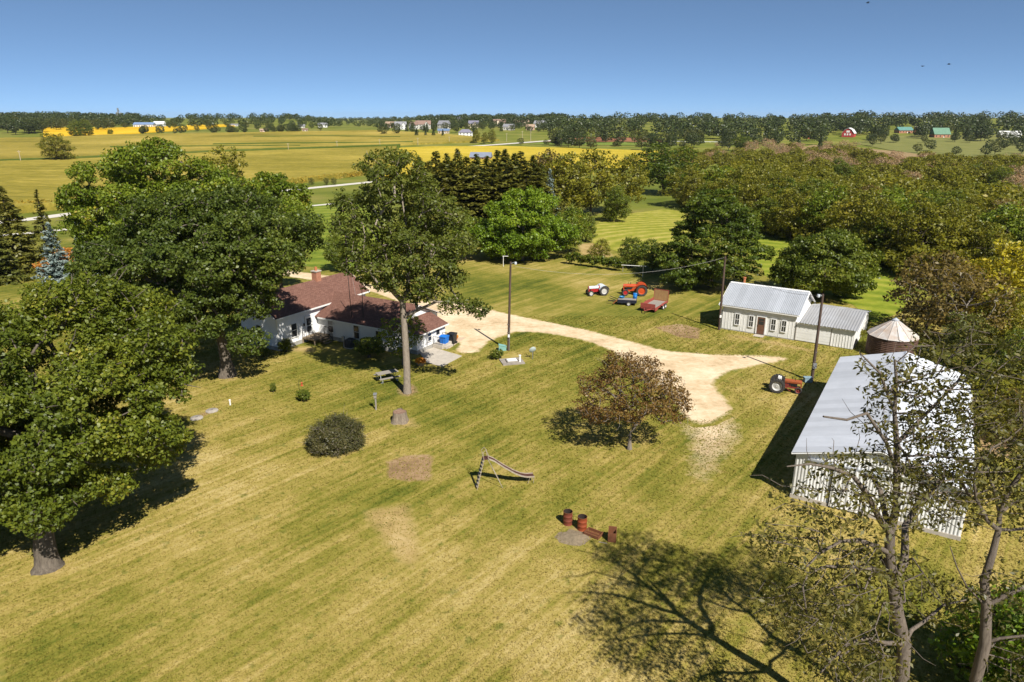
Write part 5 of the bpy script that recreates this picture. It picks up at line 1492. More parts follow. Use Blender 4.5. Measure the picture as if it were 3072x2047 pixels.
# the back of the thicket reads as one mass: one object
Vs, Fs, Ts, o_ = [], [], [], 0; rng = np.random.default_rng(78); base = []
for sd in range(5):
    lobes = [(0, 0, 5.6, 3.4, 3.4, 3.6)] + [(2.2 * math.cos(k * 2.1 + sd), 2.2 * math.sin(k * 2.1 + sd), 4 + 1.1 * (k % 3), 2.1, 2.1, 2.2) for k in range(6)]
    base.append(leaf_quads(crown_points(lobes, 1.15, rng, .7), .8, 9, .7, .45, rng, np.array([0, 0, 5]), rnd=.8))
for k in range(4):
    for q in along(front, 10.0 + k):
        x = q.x + 27 + k * 5 + rr.uniform(-3, 3); y = q.y + 58 + k * 10 + rr.uniform(-4, 4)
        V, F, t = base[rng.integers(5)]; s = rr.uniform(.75, 1.1); a = rr.uniform(0, 6.28)
        Rm = np.array([[math.cos(a), -math.sin(a), 0], [math.sin(a), math.cos(a), 0], [0, 0, 1]])
        Vs.append((V @ Rm.T) * s * np.array([1.2, 1.2, 1]) + np.array([x, y, hz(x, y)])); Fs.append(F + o_); Ts.append(np.clip(t * .65 + .35 * rng.random(), 0, 1)); o_ += len(V)
tag(link("thicket", np_mesh("thicket", np.concatenate(Vs), np.concatenate(Fs), lf_olive, np.concatenate(Ts))), "olive mass of trees at the back of the creek thicket", "thicket", kind="stuff")
# ------------------------------------------------------------------ yard poles, wires, dish, well slab
pole_wood = M("pole_wood", (.115, .075, .055), .9, col2=(.055, .036, .028), scale=4, bmp=.4, stretch=(1, 1, .2))
lampm = M("lamp_housing", (.62, .66, .68), .4, .2)
green_box = M("green_transformer", (.22, .42, .38), .5, col2=(.17, .34, .31))
blue_box = M("blue_grey_box", (.25, .36, .42), .5)
tops = {}
def yard_pole(key, sx, sy, tx, ty, label, lamp=0, meterbox=False):
    b = Vector(P(sx, sy)); t = at(tx, ty, b.y)
    o = thing("light_pole" if lamp else "utility_pole", label, "pole", b)
    dx, h = t[0] - b.x, t[2]
    MB().tube([(0, 0, -.2), (dx * .5, 0, h * .5), (dx, 0, h)], [.155, .13, .105], 10).build("pole", pole_wood, o, True)
    if lamp:
        a = MB().tube([(dx, 0, h - .25), (dx + lamp * .25, -.1, h - .05), (dx + lamp * .5, -.2, h - .02)], .025, 6).build("lamp_arm", lampm, o)
        l_ = MB().lathe([(.05, .12), (.11, .10), (.16, -.06), (.13, -.16), (.02, -.2)], 12, (dx + lamp * .55, -.22, h - .06)).build("lamp_head", lampm, o, True)
    for z in (1.2, 2.0, 2.9): MB().lathe([(.15, z), (.155, z + .05)], 8).build("strap", grey_met, o)
    if meterbox:
        mb = MB().box(-.16 + dx * .2, -.30, 1.35, .16 + dx * .2, -.13, 1.85).build("meter_box", grey_met, o)
        MB().lathe([(.10, 0), (.10, .1), (.06, .13)], 12, (dx * .2, -.38, 1.6), 'Y').build("meter", grey_met, mb)
    else:
        MB().tube([(.08 , -.16, .1), (dx * .25 + .08, -.15, 2.6)], .03, 6).build("conduit", grey_met, o)
        MB().box(-.10 + dx * .2, -.22, 1.55, .10 + dx * .2, -.14, 1.85).build("notice_box", trim, o)
    tops[key] = Vector((b.x + dx, b.y, h - .1))
    return b
b1 = yard_pole("a", 1525, 1052, 1532, 786, "dark wooden yard light pole by the well slab in the middle of the yard", .9)
b2 = yard_pole("b", 2435, 1143, 2469, 883, "dark wooden light pole beside the orange tractor in front of the barn", -.9, True)
b3 = yard_pole("c", 2157, 990, 2176, 770, "bare wooden utility pole at the near left corner of the workshop")
b4 = yard_pole("d", 1042, 855, 1036, 700, "brown wooden utility pole rising behind the farmhouse roof")
wirem = M("wire", (.10, .095, .09), .6)
wire_l = M("pale_wire", (.42, .40, .37), .6)
def wire(a, b, sag, label, m_=wirem, r=.014):
    n = 12
    pts = [a.lerp(b, i / n) - Vector((0, 0, sag * 4 * (i / n) * (1 - i / n))) for i in range(n + 1)]
    tag(MB().tube(pts, r, 4, False).build("overhead_wire", m_), label, "wire")
wire(tops["c"], tops["b"], 1.25, "dark sagging wire between the workshop pole and the barn light pole")
wire(tops["c"], tops["a"] + Vector((0, 0, -.3)), 1.4, "pale thin wire from the workshop pole towards the middle light pole", wire_l, .010)
wire(tops["d"], Vector((-17.1, 74.5, 5.2)), .5, "thin wire from the brown pole to the farmhouse roof", wire_l, .012)

bx = thing("ground_box", "green box at the foot of the middle light pole", "utility box", Vector(b1) + Vector((-.62, .1, 0)))
MB().prism([(-.4, -.25, 0), (.4, -.25, 0), (.4, -.25, .45), (-.4, -.25, .62)], (0, .5, 0)).build("cabinet", green_box, bx); MB().prism([(-.43, -.28, .63), (.43, -.28, .455), (.43, -.28, .49), (-.43, -.28, .665)], (0, .56, 0)).build("lid", green_box, bx)
bx = thing("ground_box", "blue-grey box at the foot of the barn light pole", "utility box", Vector(b2) + Vector((-.5, -.25, 0)))
MB().box(-.35, -.25, 0, .35, .25, .42).build("cabinet", blue_box, bx); MB().box(-.38, -.28, .42, .38, .28, .48).build("lid", blue_box, bx)

dish = thing("satellite_dish", "small pale satellite dish on a short post in the yard", "satellite dish", tuple(P(1598, 1077)), R(200))
MB().tube([(0, 0, 0), (0, 0, .75)], .035, 8).build("post", grey_met, dish)
dm = MB(); prof = []
Mx = Matrix.Translation((0, -.08, .98)) @ Matrix.Rotation(R(62), 4, 'X')
rings = [(0, -.10), (.18, -.085), (.34, -.045), (.42, 0), (.42, -.02), (.34, -.07), (.18, -.11), (0, -.125)]
vs = []
for r_, z in rings:
    for k in range(18): vs.append(Mx @ Vector((r_ * math.cos(k * math.pi / 9) * .9, r_ * math.sin(k * math.pi / 9), z)))
dm.add(vs, [(i * 18 + k, i * 18 + (k + 1) % 18, (i + 1) * 18 + (k + 1) % 18, (i + 1) * 18 + k) for i in range(7) for k in range(18)])
dm.build("dish", M("dish_grey", (.50, .58, .58), .45), dish, True)
MB().bar((0, -.02, .72), (.0, -.62, .86), .03).box(-.06, -.72, .80, .06, -.58, .92).build("feed_arm", grey_met, dish)

ws = thing("well_slab", "old square concrete well slab with a white pipe at the light pole", "well slab", tuple(P(1536, 1086)), R(14))
MB().box(-1.15, -.95, -.05, 1.15, .95, .10).build("slab", M("old_concrete", (.34, .30, .26), .9, col2=(.20, .175, .15), scale=2.5, bmp=.4), ws)
MB().box(-.6, -.5, .10, .55, .5, .22).build("hatch", wood_grey, ws); 
for i in range(3): MB().box(-.5, -.42 + i * .3, .221, .48, -.22 + i * .3, .26).build("plank", trim, ws)
MB().lathe([(.10, .0), (.10, .62), (.13, .62), (.13, .72), (0, .74)], 12, (.72, -.42, .10)).build("well_pipe", trim, ws)

# ------------------------------------------------------------------ lawn things
def stump():
    o = thing("tree_stump", "weathered grey tree stump in a ring of worn lawn", "stump", tuple(P(1200, 1264)))
    n = 26; prof = [(.80, -.05), (.72, .12), (.62, .45), (.58, .78), (.57, .88)]
    rng = random.Random(4); ph = [rng.uniform(-.07, .07) for _ in range(n)]
    vs = []
    for i, (r_, z) in enumerate(prof):
        for k in range(n):
            a = 2 * math.pi * k / n; q = r_ * (1 + ph[k] * (1.5 - i * .2) + .05 * math.sin(5 * a))
            vs.append((q * math.cos(a), q * math.sin(a), z + (ph[k] * .8 if i == 4 else 0)))
    fs = [(i * n + k, i * n + (k + 1) % n, (i + 1) * n + (k + 1) % n, (i + 1) * n + k) for i in range(4) for k in range(n)]
    MB().add(vs, fs).build("bark", bark("stump_bark", (.34, .28, .21), (.13, .10, .075), 9), o)
    top = [(vs[4 * n + k][0] * .95, vs[4 * n + k][1] * .95, .84) for k in range(n)] + [(.05, 0, .78)]
    MB().add(top, [(k, (k + 1) % n, n) for k in range(n)]).build("cut_face", M("cut_wood", (.30, .20, .14), .9, col2=(.16, .09, .06), scale=6, bmp=.4), o)
stump()
p_ = thing("fence_post", "grey wooden post with a nest box standing alone by the stump", "post", tuple(P(1128, 1230)))
MB().tube([(0, 0, -.1), (.01, 0, .7), (0, .02, 1.35)], [.085, .075, .075], 8).build("post", wood_grey, p_)
bxx = MB().box(-.11, -.12, 1.1, .11, .10, 1.42).build("nest_box", wood_grey, p_); MB().prism([(-.15, -.17, 1.42), (.15, -.17, 1.42), (.15, .15, 1.50), (-.15, .15, 1.50)], (0, 0, .03)).build("box_roof", grey_met, bxx)
lidm = M("septic_concrete", (.40, .36, .31), .9, col2=(.25, .22, .19), scale=3, bmp=.3)
for (sx, sy, l_) in ((590, 1256, "round concrete septic lid nearer the front oak"), (636, 1234, "round concrete septic lid nearer the dark oak")):
    o = thing("septic_lid", l_, "septic lid", tuple(P(sx, sy)), R(sx % 40))
    MB().lathe([(.52, -.05), (.52, .08), (.47, .12), (.12, .14), (0, .14)], 16).build("cover", lidm, o, True)
    MB().bar((-.1, 0, .14), (.1, 0, .16), .03).bar((-.34, .1, .125), (.3, .32, .13), .02).build("handle", iron, o)
o = thing("vent_pipe", "short white vent pipe in the lawn above the septic lids", "pipe", tuple(P(691, 1216)))
MB().tube([(0, 0, -.05), (0, 0, .48)], .065, 10).build("pipe", trim, o); MB().lathe([(.085, .44), (.085, .52), (.03, .56)], 10).build("cap", trim, o)
o = thing("plant_hook", "thin black hook stand holding a red feeder above a small plant", "garden hook", tuple(P(900, 1195)))
MB().tube([(0, 0, 0), (0, 0, 1.55), (.08, 0, 1.75), (.22, 0, 1.75), (.28, 0, 1.62)], .016, 5).build("stake", iron, o)
redp = M("red_plastic", (.50, .09, .04), .4)
o2 = thing("bird_feeder", "small red bird feeder hanging from the black hook on the lawn", "bird feeder", Vector(P(900, 1195)) + Vector((.28, 0, 1.2)))
MB().lathe([(.13, 0), (.13, .04), (.06, .06), (.06, .24), (.10, .27), (.0, .36)], 10).build("body", redp, o2); MB().tube([(0, 0, .35), (0, 0, .46)], .01, 4).build("hanger", iron, o2)
mid(pr_shrub, "small leafy plant at the foot of the black hook stand", 910, 1204, 1170, None, 1.0, None, "plant", "plant", 3)
mid(pr_shrub, "thin seedling left of the black hook stand", 820, 1178, 1150, None, .5, None, "plant", "plant", 3)
for (sx, sy, l_) in ((908, 1203, ""),): pass

# picnic table
pt = thing("picnic_table", "grey picnic table with white pipe frame beside the tall tree trunk", "picnic table", (-11.9, 62.5, 0), R(31), None, 1.12)
for i in range(5): MB().box(-.92, -.37 + i * .15, .74, .92, -.235 + i * .15, .775).build("tabletop_plank", wood_grey, pt)
for s_ in (-1, 1):
    for j in range(2): MB().box(-.92, s_ * .68 - .14 + j * .145, .44, .92, s_ * .68 - .005 + j * .145, .475).build("bench_plank", wood_grey, pt)
for x in (-.68, .68):
    mb = MB()
    for s_ in (-1, 1):
        mb.tube([(x, s_ * .28, .73), (x, s_ * .30, .45), (x, s_ * .36, .12), (x, s_ * .48, .03), (x, s_ * .62, .03), (x, s_ * .74, .12), (x, s_ * .76, .43), (x, s_ * .3, .40)], .024, 6)
    mb.tube([(x, -.3, .73), (x, .3, .73)], .024, 6); mb.build("pipe_frame", lampm, pt)

# wheeled bins
def wheelie(loc, rz, col, label, name):
    m_ = M(name, col, .42, col2=tuple(c * .8 for c in col), scale=2)
    o = thing("wheeled_bin", label, "bin", loc, rz, None, 1.18)
    a = [(-.25, -.29, .06), (.25, -.29, .06), (.25, .25, .06), (-.25, .25, .06)]; b = [(-.31, -.37, .98), (.31, -.37, .98), (.31, .34, .98), (-.31, .34, .98)]
    MB().add(a + b, [(3, 2, 1, 0), (0, 1, 5, 4), (1, 2, 6, 5), (2, 3, 7, 6), (3, 0, 4, 7), (4, 5, 6, 7)]).box(-.33, -.39, .93, .33, .36, .985).build("body", m_, o)
    MB().prism([(-.34, -.42, .987), (-.34, .36, .987), (-.34, .36, 1.06), (-.34, 0, 1.12), (-.34, -.42, 1.05)], (.68, 0, 0)).build("lid", m_, o)
    MB().tube([(-.25, .42, .96), (.25, .42, .96)], .02, 6).bar((-.22, .34, .95), (-.22, .42, .96), .03).bar((.22, .34, .95), (.22, .42, .96), .03).build("handle", m_, o)
    for s_ in (-1, 1): MB().lathe([(.0, s_ * .25), (.13, s_ * .25), (.13, s_ * .31), (0, s_ * .31)], 12, (0, .26, .13), 'X').build("wheel", iron, o)
wheelie(tuple(P(1334, 1040)), R(-25), (.012, .17, .62), "bright blue wheeled bin at the end of the farmhouse wing", "bin_blue")
wheelie(tuple(P(1358, 1032)), R(-25), (.018, .018, .022), "black wheeled bin next to the blue bin", "bin_black")
lf_mum = leafmat("orange_flower", (.30, .10, .01), (.55, .22, .015), (.65, .30, .03), (.7, .40, .05), trans=.2)
def planter(loc, label, r_, potm, pot=True):
    o = thing("planter", label, "planter", loc)
    MB().lathe([(r_ * .62, 0), (r_, .36), (r_ * 1.06, .40), (r_ * .96, .40), (r_ * .9, .32), (0, .32)], 20).build("pot", potm, o, True)
    rng = np.random.default_rng(int(r_ * 100)); c = np.concatenate([crown_points([(0, 0, .48, r_ * 1.05, r_ * 1.05, .26)], .11, rng, .6)])
    V, F, t = leaf_quads(c, .10, 20, .10, .08, rng, np.array([0, 0, .3])); link("flowers", np_mesh("flowers", V, F, lf_mum, t), o)
planter(tuple(P(1262, 1096)), "round tan planter of orange flowers beside the patio", .50, M("tan_pot", (.46, .37, .26), .8, col2=(.36, .28, .19)))
planter(tuple(P(1364, 1022)), "pot of orange flowers behind the black bin", .36, clay)
MBx = thing("downpipe_extension", "white drain pipe lying on the grass right of the air conditioner", "drain pipe", tuple(P(1063, 1031)), R(-28))
MB().tube([(-.9, 0, .07), (.95, 0, .05)], .05, 8).build("pipe", trim, MBx); MB().tube([(-.9, 0, .07), (-.98, .02, .2)], .05, 8).build("elbow", trim, MBx)

# slide
sl_o = thing("playground_slide", "old metal playground slide with a ladder standing on the open lawn", "slide", tuple(P(1446, 1462)), R(13), None, .93)
pipe_w = M("worn_white_pipe", (.46, .41, .34), .6, .1, col2=(.28, .22, .16), scale=6)
chm = M("rusty_chute", (.13, .055, .04), .45, .35, col2=(.09, .035, .028), scale=3)
Hs = 2.35
lad = MB()
for y in (-.26, .26):
    lad.tube([(-.42, y * 1.15, 0), (.12, y, Hs), (.06, y, Hs + .55), (.25, y, Hs + .72), (.42, y, Hs + .45), (.45, y, Hs)], .024, 6)
lad.build("ladder_rail", pipe_w, sl_o)
for i in range(8):
    t = (i + .7) / 8.2; MB().box(-.42 + .54 * t - .07, -.28, Hs * t - .012, -.42 + .54 * t + .07, .28, Hs * t + .012).build("rung", pipe_w, sl_o)
MB().box(.08, -.27, Hs - .03, .55, .27, Hs + .01).build("platform", chm, sl_o)
leg_ = MB()
for y in (-.26, .26): leg_.tube([(.42, y, Hs - .02), (1.45, y * 1.8, 0)], .022, 6)
leg_.build("support_leg", pipe_w, sl_o)
prof = [(.5, Hs), (.9, Hs - .22), (1.6, Hs - .80), (2.4, Hs - 1.38), (2.95, Hs - 1.68), (3.35, Hs - 1.80), (3.9, Hs - 1.83)]
vs = []; fs = []
for x, z in prof: vs += [(x, -.24, z), (x, .24, z), (x, -.24, z - .02), (x, .24, z - .02)]
for i in range(6): a = 4 * i; fs += [(a, a + 1, a + 5, a + 4), (a + 3, a + 2, a + 6, a + 7)]
MB().add(vs, fs).build("chute", chm, sl_o)
for y in (-.26, .26):
    vs = []; fs = []
    for x, z in prof: vs += [(x, y - .018, z - .05), (x, y + .018, z - .05), (x, y + .018, z + .06), (x, y - .018, z + .06)]
    for i in range(6):
        a = 4 * i
        for k in range(4): fs.append((a + k, a + (k + 1) % 4, a + 4 + (k + 1) % 4, a + 4 + k))
    MB().add(vs, fs + [(0, 1, 2, 3), (24, 25, 26, 27)]).build("side_rail", pipe_w, sl_o)
f_ = MB()
for y in (-.24, .24): f_.tube([(3.55, y, Hs - 1.86), (3.4, y, 0)], .02, 5); f_.tube([(3.85, y, Hs - 1.86), (3.82, y, 0)], .02, 5)
f_.build("end_leg", pipe_w, sl_o)

# burn drums and rusty boxes
drum_m1 = M("red_brown_drum", (.24, .050, .028), .6, .2, col2=(.12, .04, .022), scale=3, amt=.8, bmp=.2)
drum_m2 = M("orange_red_drum", (.36, .065, .018), .6, .2, col2=(.19, .05, .02), scale=3, amt=.7, bmp=.2)
soot = M("soot", (.03, .02, .016), .95)
def drum(loc, m_, label):
    o = thing("steel_drum", label, "drum", loc)
    prof = [(.285, 0), (.295, .02), (.285, .04), (.285, .27), (.30, .29), (.30, .31), (.285, .33), (.285, .56), (.30, .58), (.30, .60), (.285, .62), (.285, .85), (.298, .87), (.298, .89), (.275, .89), (.272, .15), (0, .15)]
    MB().lathe(prof[:13], 24).build("shell", m_, o, True); MB().lathe(prof[12:15], 24).build("rim", rust, o); MB().lathe(prof[14:], 24).build("inside", soot, o, True)
drum(tuple(P(1703, 1572)), drum_m1, "dull red burn drum, left of the two")
drum(tuple(P(1746, 1588)), drum_m2, "orange-red burn drum, right of the two")
ash_m = M("ash_heap_grey", (.26, .20, .13), .95, col2=(.14, .11, .07), scale=5, bmp=.6)
ah = MB(); rng = random.Random(8); vs = [(0, 0, .10)]; n = 18
for k in range(n):
    a = 2 * math.pi * k / n; q = rng.uniform(.75, 1.1); vs.append((q * .55 * math.cos(a) * 1.1, q * .42 * math.sin(a), .07))
for k in range(n):
    a = 2 * math.pi * k / n; q = rng.uniform(.85, 1.2); vs.append((q * math.cos(a) * 1.1, q * .8 * math.sin(a), .0))
fs = [(0, 1 + k, 1 + (k + 1) % n) for k in range(n)] + [(1 + k, 1 + n + k, 1 + n + (k + 1) % n, 1 + (k + 1) % n) for k in range(n)]
o = ah.add(vs, fs).build("ash_heap", ash_m); o.location = tuple(P(1722, 1612)); tag(o, "low grey ash heap in front of the burn drums", "ash heap")
o = thing("rusty_tray", "flat rusty metal tray on the grass right of the burn drums", "tray", tuple(P(1780, 1605)), R(-35))
MB().box(-.5, -.33, 0, .5, .33, .03).build("base", rust, o); MB().box(-.5, -.33, .03, .5, -.29, .2).box(-.5, .29, .03, .5, .33, .2).box(-.5, -.29, .03, -.46, .29, .2).box(.46, -.29, .03, .5, .29, .2).build("side", rust, o); MB().bar((-.46, 0, .1), (.46, 0, .1), .02).build("divider", rust, o)
o = thing("rusty_box", "upright rusty open box at the edge of the ash tree's shadow", "box", tuple(P(1836, 1622)), R(-12))
mb = MB().box(-.24, -.2, 0, .24, -.17, .6).box(-.24, .17, 0, .24, .2, .85).box(-.24, -.17, 0, -.21, .17, .7).box(.21, -.17, 0, .24, .17, .7); mb.build("panel", rust, o)
MB().box(-.21, -.17, .3, .21, .17, .33).build("shelf", rust, o); MB().bar((-.75, -.35, .03), (-.25, -.42, .04), .04).build("rod", pipe_w, o)

# clothesline posts and pipe rail
def tpost(loc, label, span, rz):
    o = thing("clothesline_post", label, "clothesline post", loc, rz)
    MB().tube([(0, 0, 0), (0, 0, 1.75)], .045, 8).build("post", trim, o); MB().tube([(-span, 0, 1.72), (span * .15, 0, 1.76)], .04, 8).build("crossbar", trim, o)
tpost(tuple(P(1928, 832)), "white pipe post with long crossbar by the dark shrubs behind the tractors", 3.4, R(-18))
tpost(tuple(P(1510, 800)), "white pipe post under the bright maple's edge", -.9, R(8))
o = thing("pipe_rail", "white pipe rail lying at the right of the barn", "rail", tuple(P(2900, 1236)), R(-24))
MB().tube([(0, 0, .75), (3.4, 0, .6)], .05, 8).build("pipe", trim, o); MB().tube([(.1, 0, 0), (.1, 0, .76)], .05, 8).build("post", wood_grey, o); MB().tube([(3.2, 0, 0), (3.2, 0, .62)], .05, 8).build("post", wood_grey, o)

# grapevine row: posts, wires and vines
gv = thing("grapevine_row", "leafy grapevine row on posts behind the yard", "grapevine", tuple(P(1780, 800)), R(-27))
g0 = P(1700, 792); g1 = P(1868, 815); gv.location = tuple(g0); gl = math.hypot(g1[0] - g0[0], g1[1] - g0[1]); gv.rotation_euler = (0, 0, math.atan2(g1[1] - g0[1], g1[0] - g0[0]))
for i in range(5): MB().tube([(gl * i / 4, 0, 0), (gl * i / 4, 0, 1.6)], .05, 6).build("post", wood_grey, gv)
MB().tube([(0, 0, 1.5), (gl, 0, 1.5)], .015, 4).tube([(0, 0, .9), (gl, 0, .9)], .015, 4).build("trellis_wire", grey_met, gv)
rng = np.random.default_rng(9); c = crown_points([(gl * (i + .5) / 9, 0, 1.2 + .2 * (i % 2), gl / 13, .55, .65) for i in range(9)], .42, rng, .3)
V, F, t = leaf_quads(c, .34, 40, .30, .22, rng, np.array([gl / 2, 0, .8])); link("vines", np_mesh("vines", V, F, lf_green, t), gv)

# ------------------------------------------------------------------ tractors, cart, trailer
tyre = M("tyre_rubber", (.030, .029, .028), .85, col2=(.055, .05, .045), scale=5, bmp=.2)
def wheel(parent, c, r, wd, rimm, lugs=True, n=22, rr_=.62):
    w2 = wd / 2
    t = MB().lathe([(r * rr_, -w2 * .8), (r * .80, -w2), (r * .95, -w2 * .9), (r * .975, -w2 * .5), (r * .975, w2 * .5), (r * .95, w2 * .9), (r * .80, w2), (r * rr_, w2 * .8)], n, c, 'Y')
    if lugs:
        k = int(18)
        for i in range(k):
            a = 2 * math.pi * i / k
            for s_ in (-1, 1):
                a2 = a + (.0 if s_ > 0 else math.pi / k); q = Vector(c)
                p0 = q + Vector((r * .97 * math.cos(a2), s_ * .02, r * .97 * math.sin(a2))); p1 = q + Vector((r * .97 * math.cos(a2 + .22), s_ * w2 * .95, r * .97 * math.sin(a2 + .22)))
                t.bar(p0, p1, .045, .07, up=(math.cos(a2), 0, math.sin(a2)))
    w_ = t.build("wheel", tyre, parent)
    m = MB().lathe([(0, -w2 * .15), (r * .18, -w2 * .25), (r * .22, -w2 * .05), (r * .50, w2 * .1), (r * rr_, -w2 * .8), (r * rr_ * 1.03, -w2 * .82), (r * rr_ * 1.03, w2 * .82), (r * rr_, w2 * .8), (r * .5, w2 * .15), (r * .2, w2 * .3), (0, w2 * .3)], n, c, 'Y')
    m.build("rim", rimm, w_)
    return w_

def tractor(label, loc, rz, hoodm, bodym, rimm_r, rimm_f, fenderm, style, scale=1.0):
    """x forward; rear axle at x = 0"""
    o = thing("tractor", label, "tractor", loc, rz, None, scale)
    rr1, rf = (.66, .40) if style != 'tall' else (.70, .33)
    wb = 1.85
    tr = .66
    body = MB()
    body.box(-.30, -.22, .48, .55, .22, .92); body.box(.55, -.17, .50, 1.15, .17, .86); body.box(1.15, -.15, .46, wb + .18, .15, .66)
    body.build("transmission", bodym, o)
    eng = MB().box(1.0, -.16, .66, 1.72, .16, 1.0); 
    for i in range(4): eng.box(1.05 + i * .16, -.20, .74, 1.13 + i * .16, .20, .92)
    eng.build("engine", iron if style != 'ford' else bodym, o)
    # hood: rounded section extruded
    sec = [(-.20, .98), (-.21, 1.14), (-.17, 1.25), (-.08, 1.30), (.08, 1.30), (.17, 1.25), (.21, 1.14), (.20, .98)]
    MB().prism([(.62, y, z) for y, z in sec], (wb - .62 + .14, 0, 0)).build("hood", hoodm, o)
    g = MB().prism([(wb + .142, y * .98, z) for y, z in [(-.20, .62), (-.21, 1.12), (-.12, 1.27), (.12, 1.27), (.21, 1.12), (.20, .62)]], (.10, 0, 0)).build("grille", bodym if style == 'ford' else hoodm, o)
    sl_ = MB()
    for i in range(6): sl_.box(wb + .243, -.15 + i * .055, .70, wb + .256, -.12 + i * .055, 1.10)
    sl_.build("grille_bar", iron if style != 'ford' else hoodm, g)
    if style == 'ford': MB().prism([(.45, y * 1.05, z) for y, z in [(-.20, .9), (-.2, 1.2), (-.1, 1.32), (.1, 1.32), (.2, 1.2), (.2, .9)]], (.165, 0, 0)).build("dash", bodym, o)
    MB().tube([(1.25, .1, 1.28), (1.25, .1, 1.55 if style != 'ford' else 1.34)], .03, 8).build("exhaust", iron, o)
    if style != 'ford': MB().tube([(1.5, -.1, 1.28), (1.5, -.1, 1.48)], .025, 8).build("air_intake", iron, o)
    MB().tube([(.0, -tr, rr1), (0, tr, rr1)], .09, 10).build("rear_axle", bodym, o)
    for s_ in (-1, 1):
        wheel(o, (0, s_ * tr, rr1), rr1, .30, rimm_r)
        fy = .56 if style != 'tall' else .17
        wheel(o, (wb, s_ * fy, rf), rf, .16, rimm_f, False, 16)
        n = 9; vs = []
        for i in range(n):
            a = R(18 + 150 * i / (n - 1)); q = rr1 + .09
            for y in (s_ * .46, s_ * .80): vs.append((q * math.cos(a) - .03, y, rr1 + q * math.sin(a)))
        vs += [(v[0], v[1], v[2] - .025) for v in vs]
        k = 2 * n
        fs = [(2 * i, 2 * i + 1, 2 * i + 3, 2 * i + 2) for i in range(n - 1)] + [(k + 2 * i + 1, k + 2 * i, k + 2 * i + 2, k + 2 * i + 3) for i in range(n - 1)]
        side = [(0 + 2 * i + (0 if s_ > 0 else 0)) for i in range(n)]
        vs.append((0, s_ * .46, rr1 + .25)); c_ = len(vs) - 1
        fs += [(2 * i, 2 * i + 2, c_) for i in range(n - 1)]
        MB().add(vs, fs).build("fender", fenderm, o)
    MB().tube([(wb, -.56 if style != 'tall' else -.17, rf), (wb, -.4 if style != 'tall' else -.1, .55), (wb, 0, .60), (wb, .4 if style != 'tall' else .1, .55), (wb, .56 if style != 'tall' else .17, rf)], .045, 8).build("front_axle", bodym, o)
    st = MB(); mx = Matrix.Translation((.50, 0, 1.42)) @ Matrix.Rotation(R(-35), 4, 'Y')
    vs = []; n = 18
    for k in range(n):
        a = 2 * math.pi * k / n
        for j in range(5):
            b = 2 * math.pi * j / 5; q = .20 + .016 * math.cos(b); vs.append(mx @ Vector((q * math.cos(a), q * math.sin(a), .016 * math.sin(b))))
    st.add(vs, [(k * 5 + j, k * 5 + (j + 1) % 5, ((k + 1) % n) * 5 + (j + 1) % 5, ((k + 1) % n) * 5 + j) for k in range(n) for j in range(5)])
    for k in range(3): st.bar(mx @ Vector((0, 0, 0)), mx @ Vector((.2 * math.cos(k * 2.1), .2 * math.sin(k * 2.1), 0)), .018)
    st.tube([(.50, 0, 1.42), (.80, 0, 1.15)], .02, 6); st.build("steering_wheel", iron, o)
    se = MB().lathe([(.0, .0), (.14, .0), (.20, .04), (.21, .10)], 14, (-.18, 0, 1.0)); se.bar((-.18, 0, 1.0), (.0, 0, .85), .05); se.build("seat", trim if style == 'white_seat' else iron, o)
    return o
t_or = M("orange_tractor_paint", (.50, .070, .012), .45, col2=(.36, .048, .012), scale=3)
t_or2 = M("faded_orange_paint", (.36, .085, .020), .6, col2=(.20, .045, .015), scale=3, amt=.8)
t_red = M("red_tractor_paint", (.40, .020, .022), .4, col2=(.30, .015, .018), scale=3)
t_red2 = M("dark_red_paint", (.25, .035, .025), .55, col2=(.15, .025, .02), scale=3)
t_grey = M("light_grey_paint", (.62, .68, .72), .35, col2=(.52, .57, .60), scale=2)
rim_grey = M("grey_rim", (.55, .54, .52), .5, .2)
tractor("small tractor with red body and pale grey hood left of the orange tractor", tuple(P(1806, 884)), R(196), t_grey, t_red, rim_grey, rim_grey, t_grey, 'ford', 1.02)
tractor("bright orange tractor with orange wheels and fenders behind the trailer", tuple(P(1922, 885)), R(177), t_or, t_or, t_or, t_red, t_or, 'wide', 1.2)
o = tractor("faded orange tractor with white rear rims parked by the barn light pole", tuple(P(2330, 1172)), R(-24), t_or2, t_red2, rim_grey, t_red2, iron, 'tall', .98)
for ch in list(o.children):
    if ch.name.startswith("fender"): bpy.data.objects.remove(ch)
MB().prism([(-.05, .2, 1.22), (.32, .2, 1.22), (.28, .2, 1.42), (.0, .2, 1.46)], (0, -.42, 0)).build("seat_cushion", trim, o)
MB().bar((.1, -.75, 1.15), (1.2, -.62, .35), .05).build("cultivator_arm", t_red2, o)

cart = thing("farm_cart", "small flat cart with a black box bed and front hitch next to the trailer", "cart", tuple(P(1880, 914)), R(168))
navy = M("navy_box_paint", (.012, .014, .030), .5)
MB().box(-1.3, -.65, .35, 1.2, .65, .42).box(-1.3, -.65, .42, 1.2, -.61, .78).box(-1.3, .61, .42, 1.2, .65, .78).box(1.16, -.61, .42, 1.2, .61, .78).box(-1.3, -.61, .42, -1.26, .61, .78).build("bed", navy, cart)
for i in range(4): MB().box(-1.25, -.60 + i * .31, .72, 1.15, -.34 + i * .31, .76).build("plank", wood_grey, cart)
MB().bar((1.2, -.4, .4), (2.5, 0, .42), .08).bar((1.2, .4, .4), (2.5, 0, .42), .08).bar((1.2, -.5, .55), (2.3, -.5, .95), .07).bar((1.2, .5, .55), (2.3, .5, .95), .07).build("hitch_frame", iron, cart)
MB().bar((1.25, .55, .75), (1.8, .75, .2), .16, .05).build("tilted_blade", t_or2, cart)
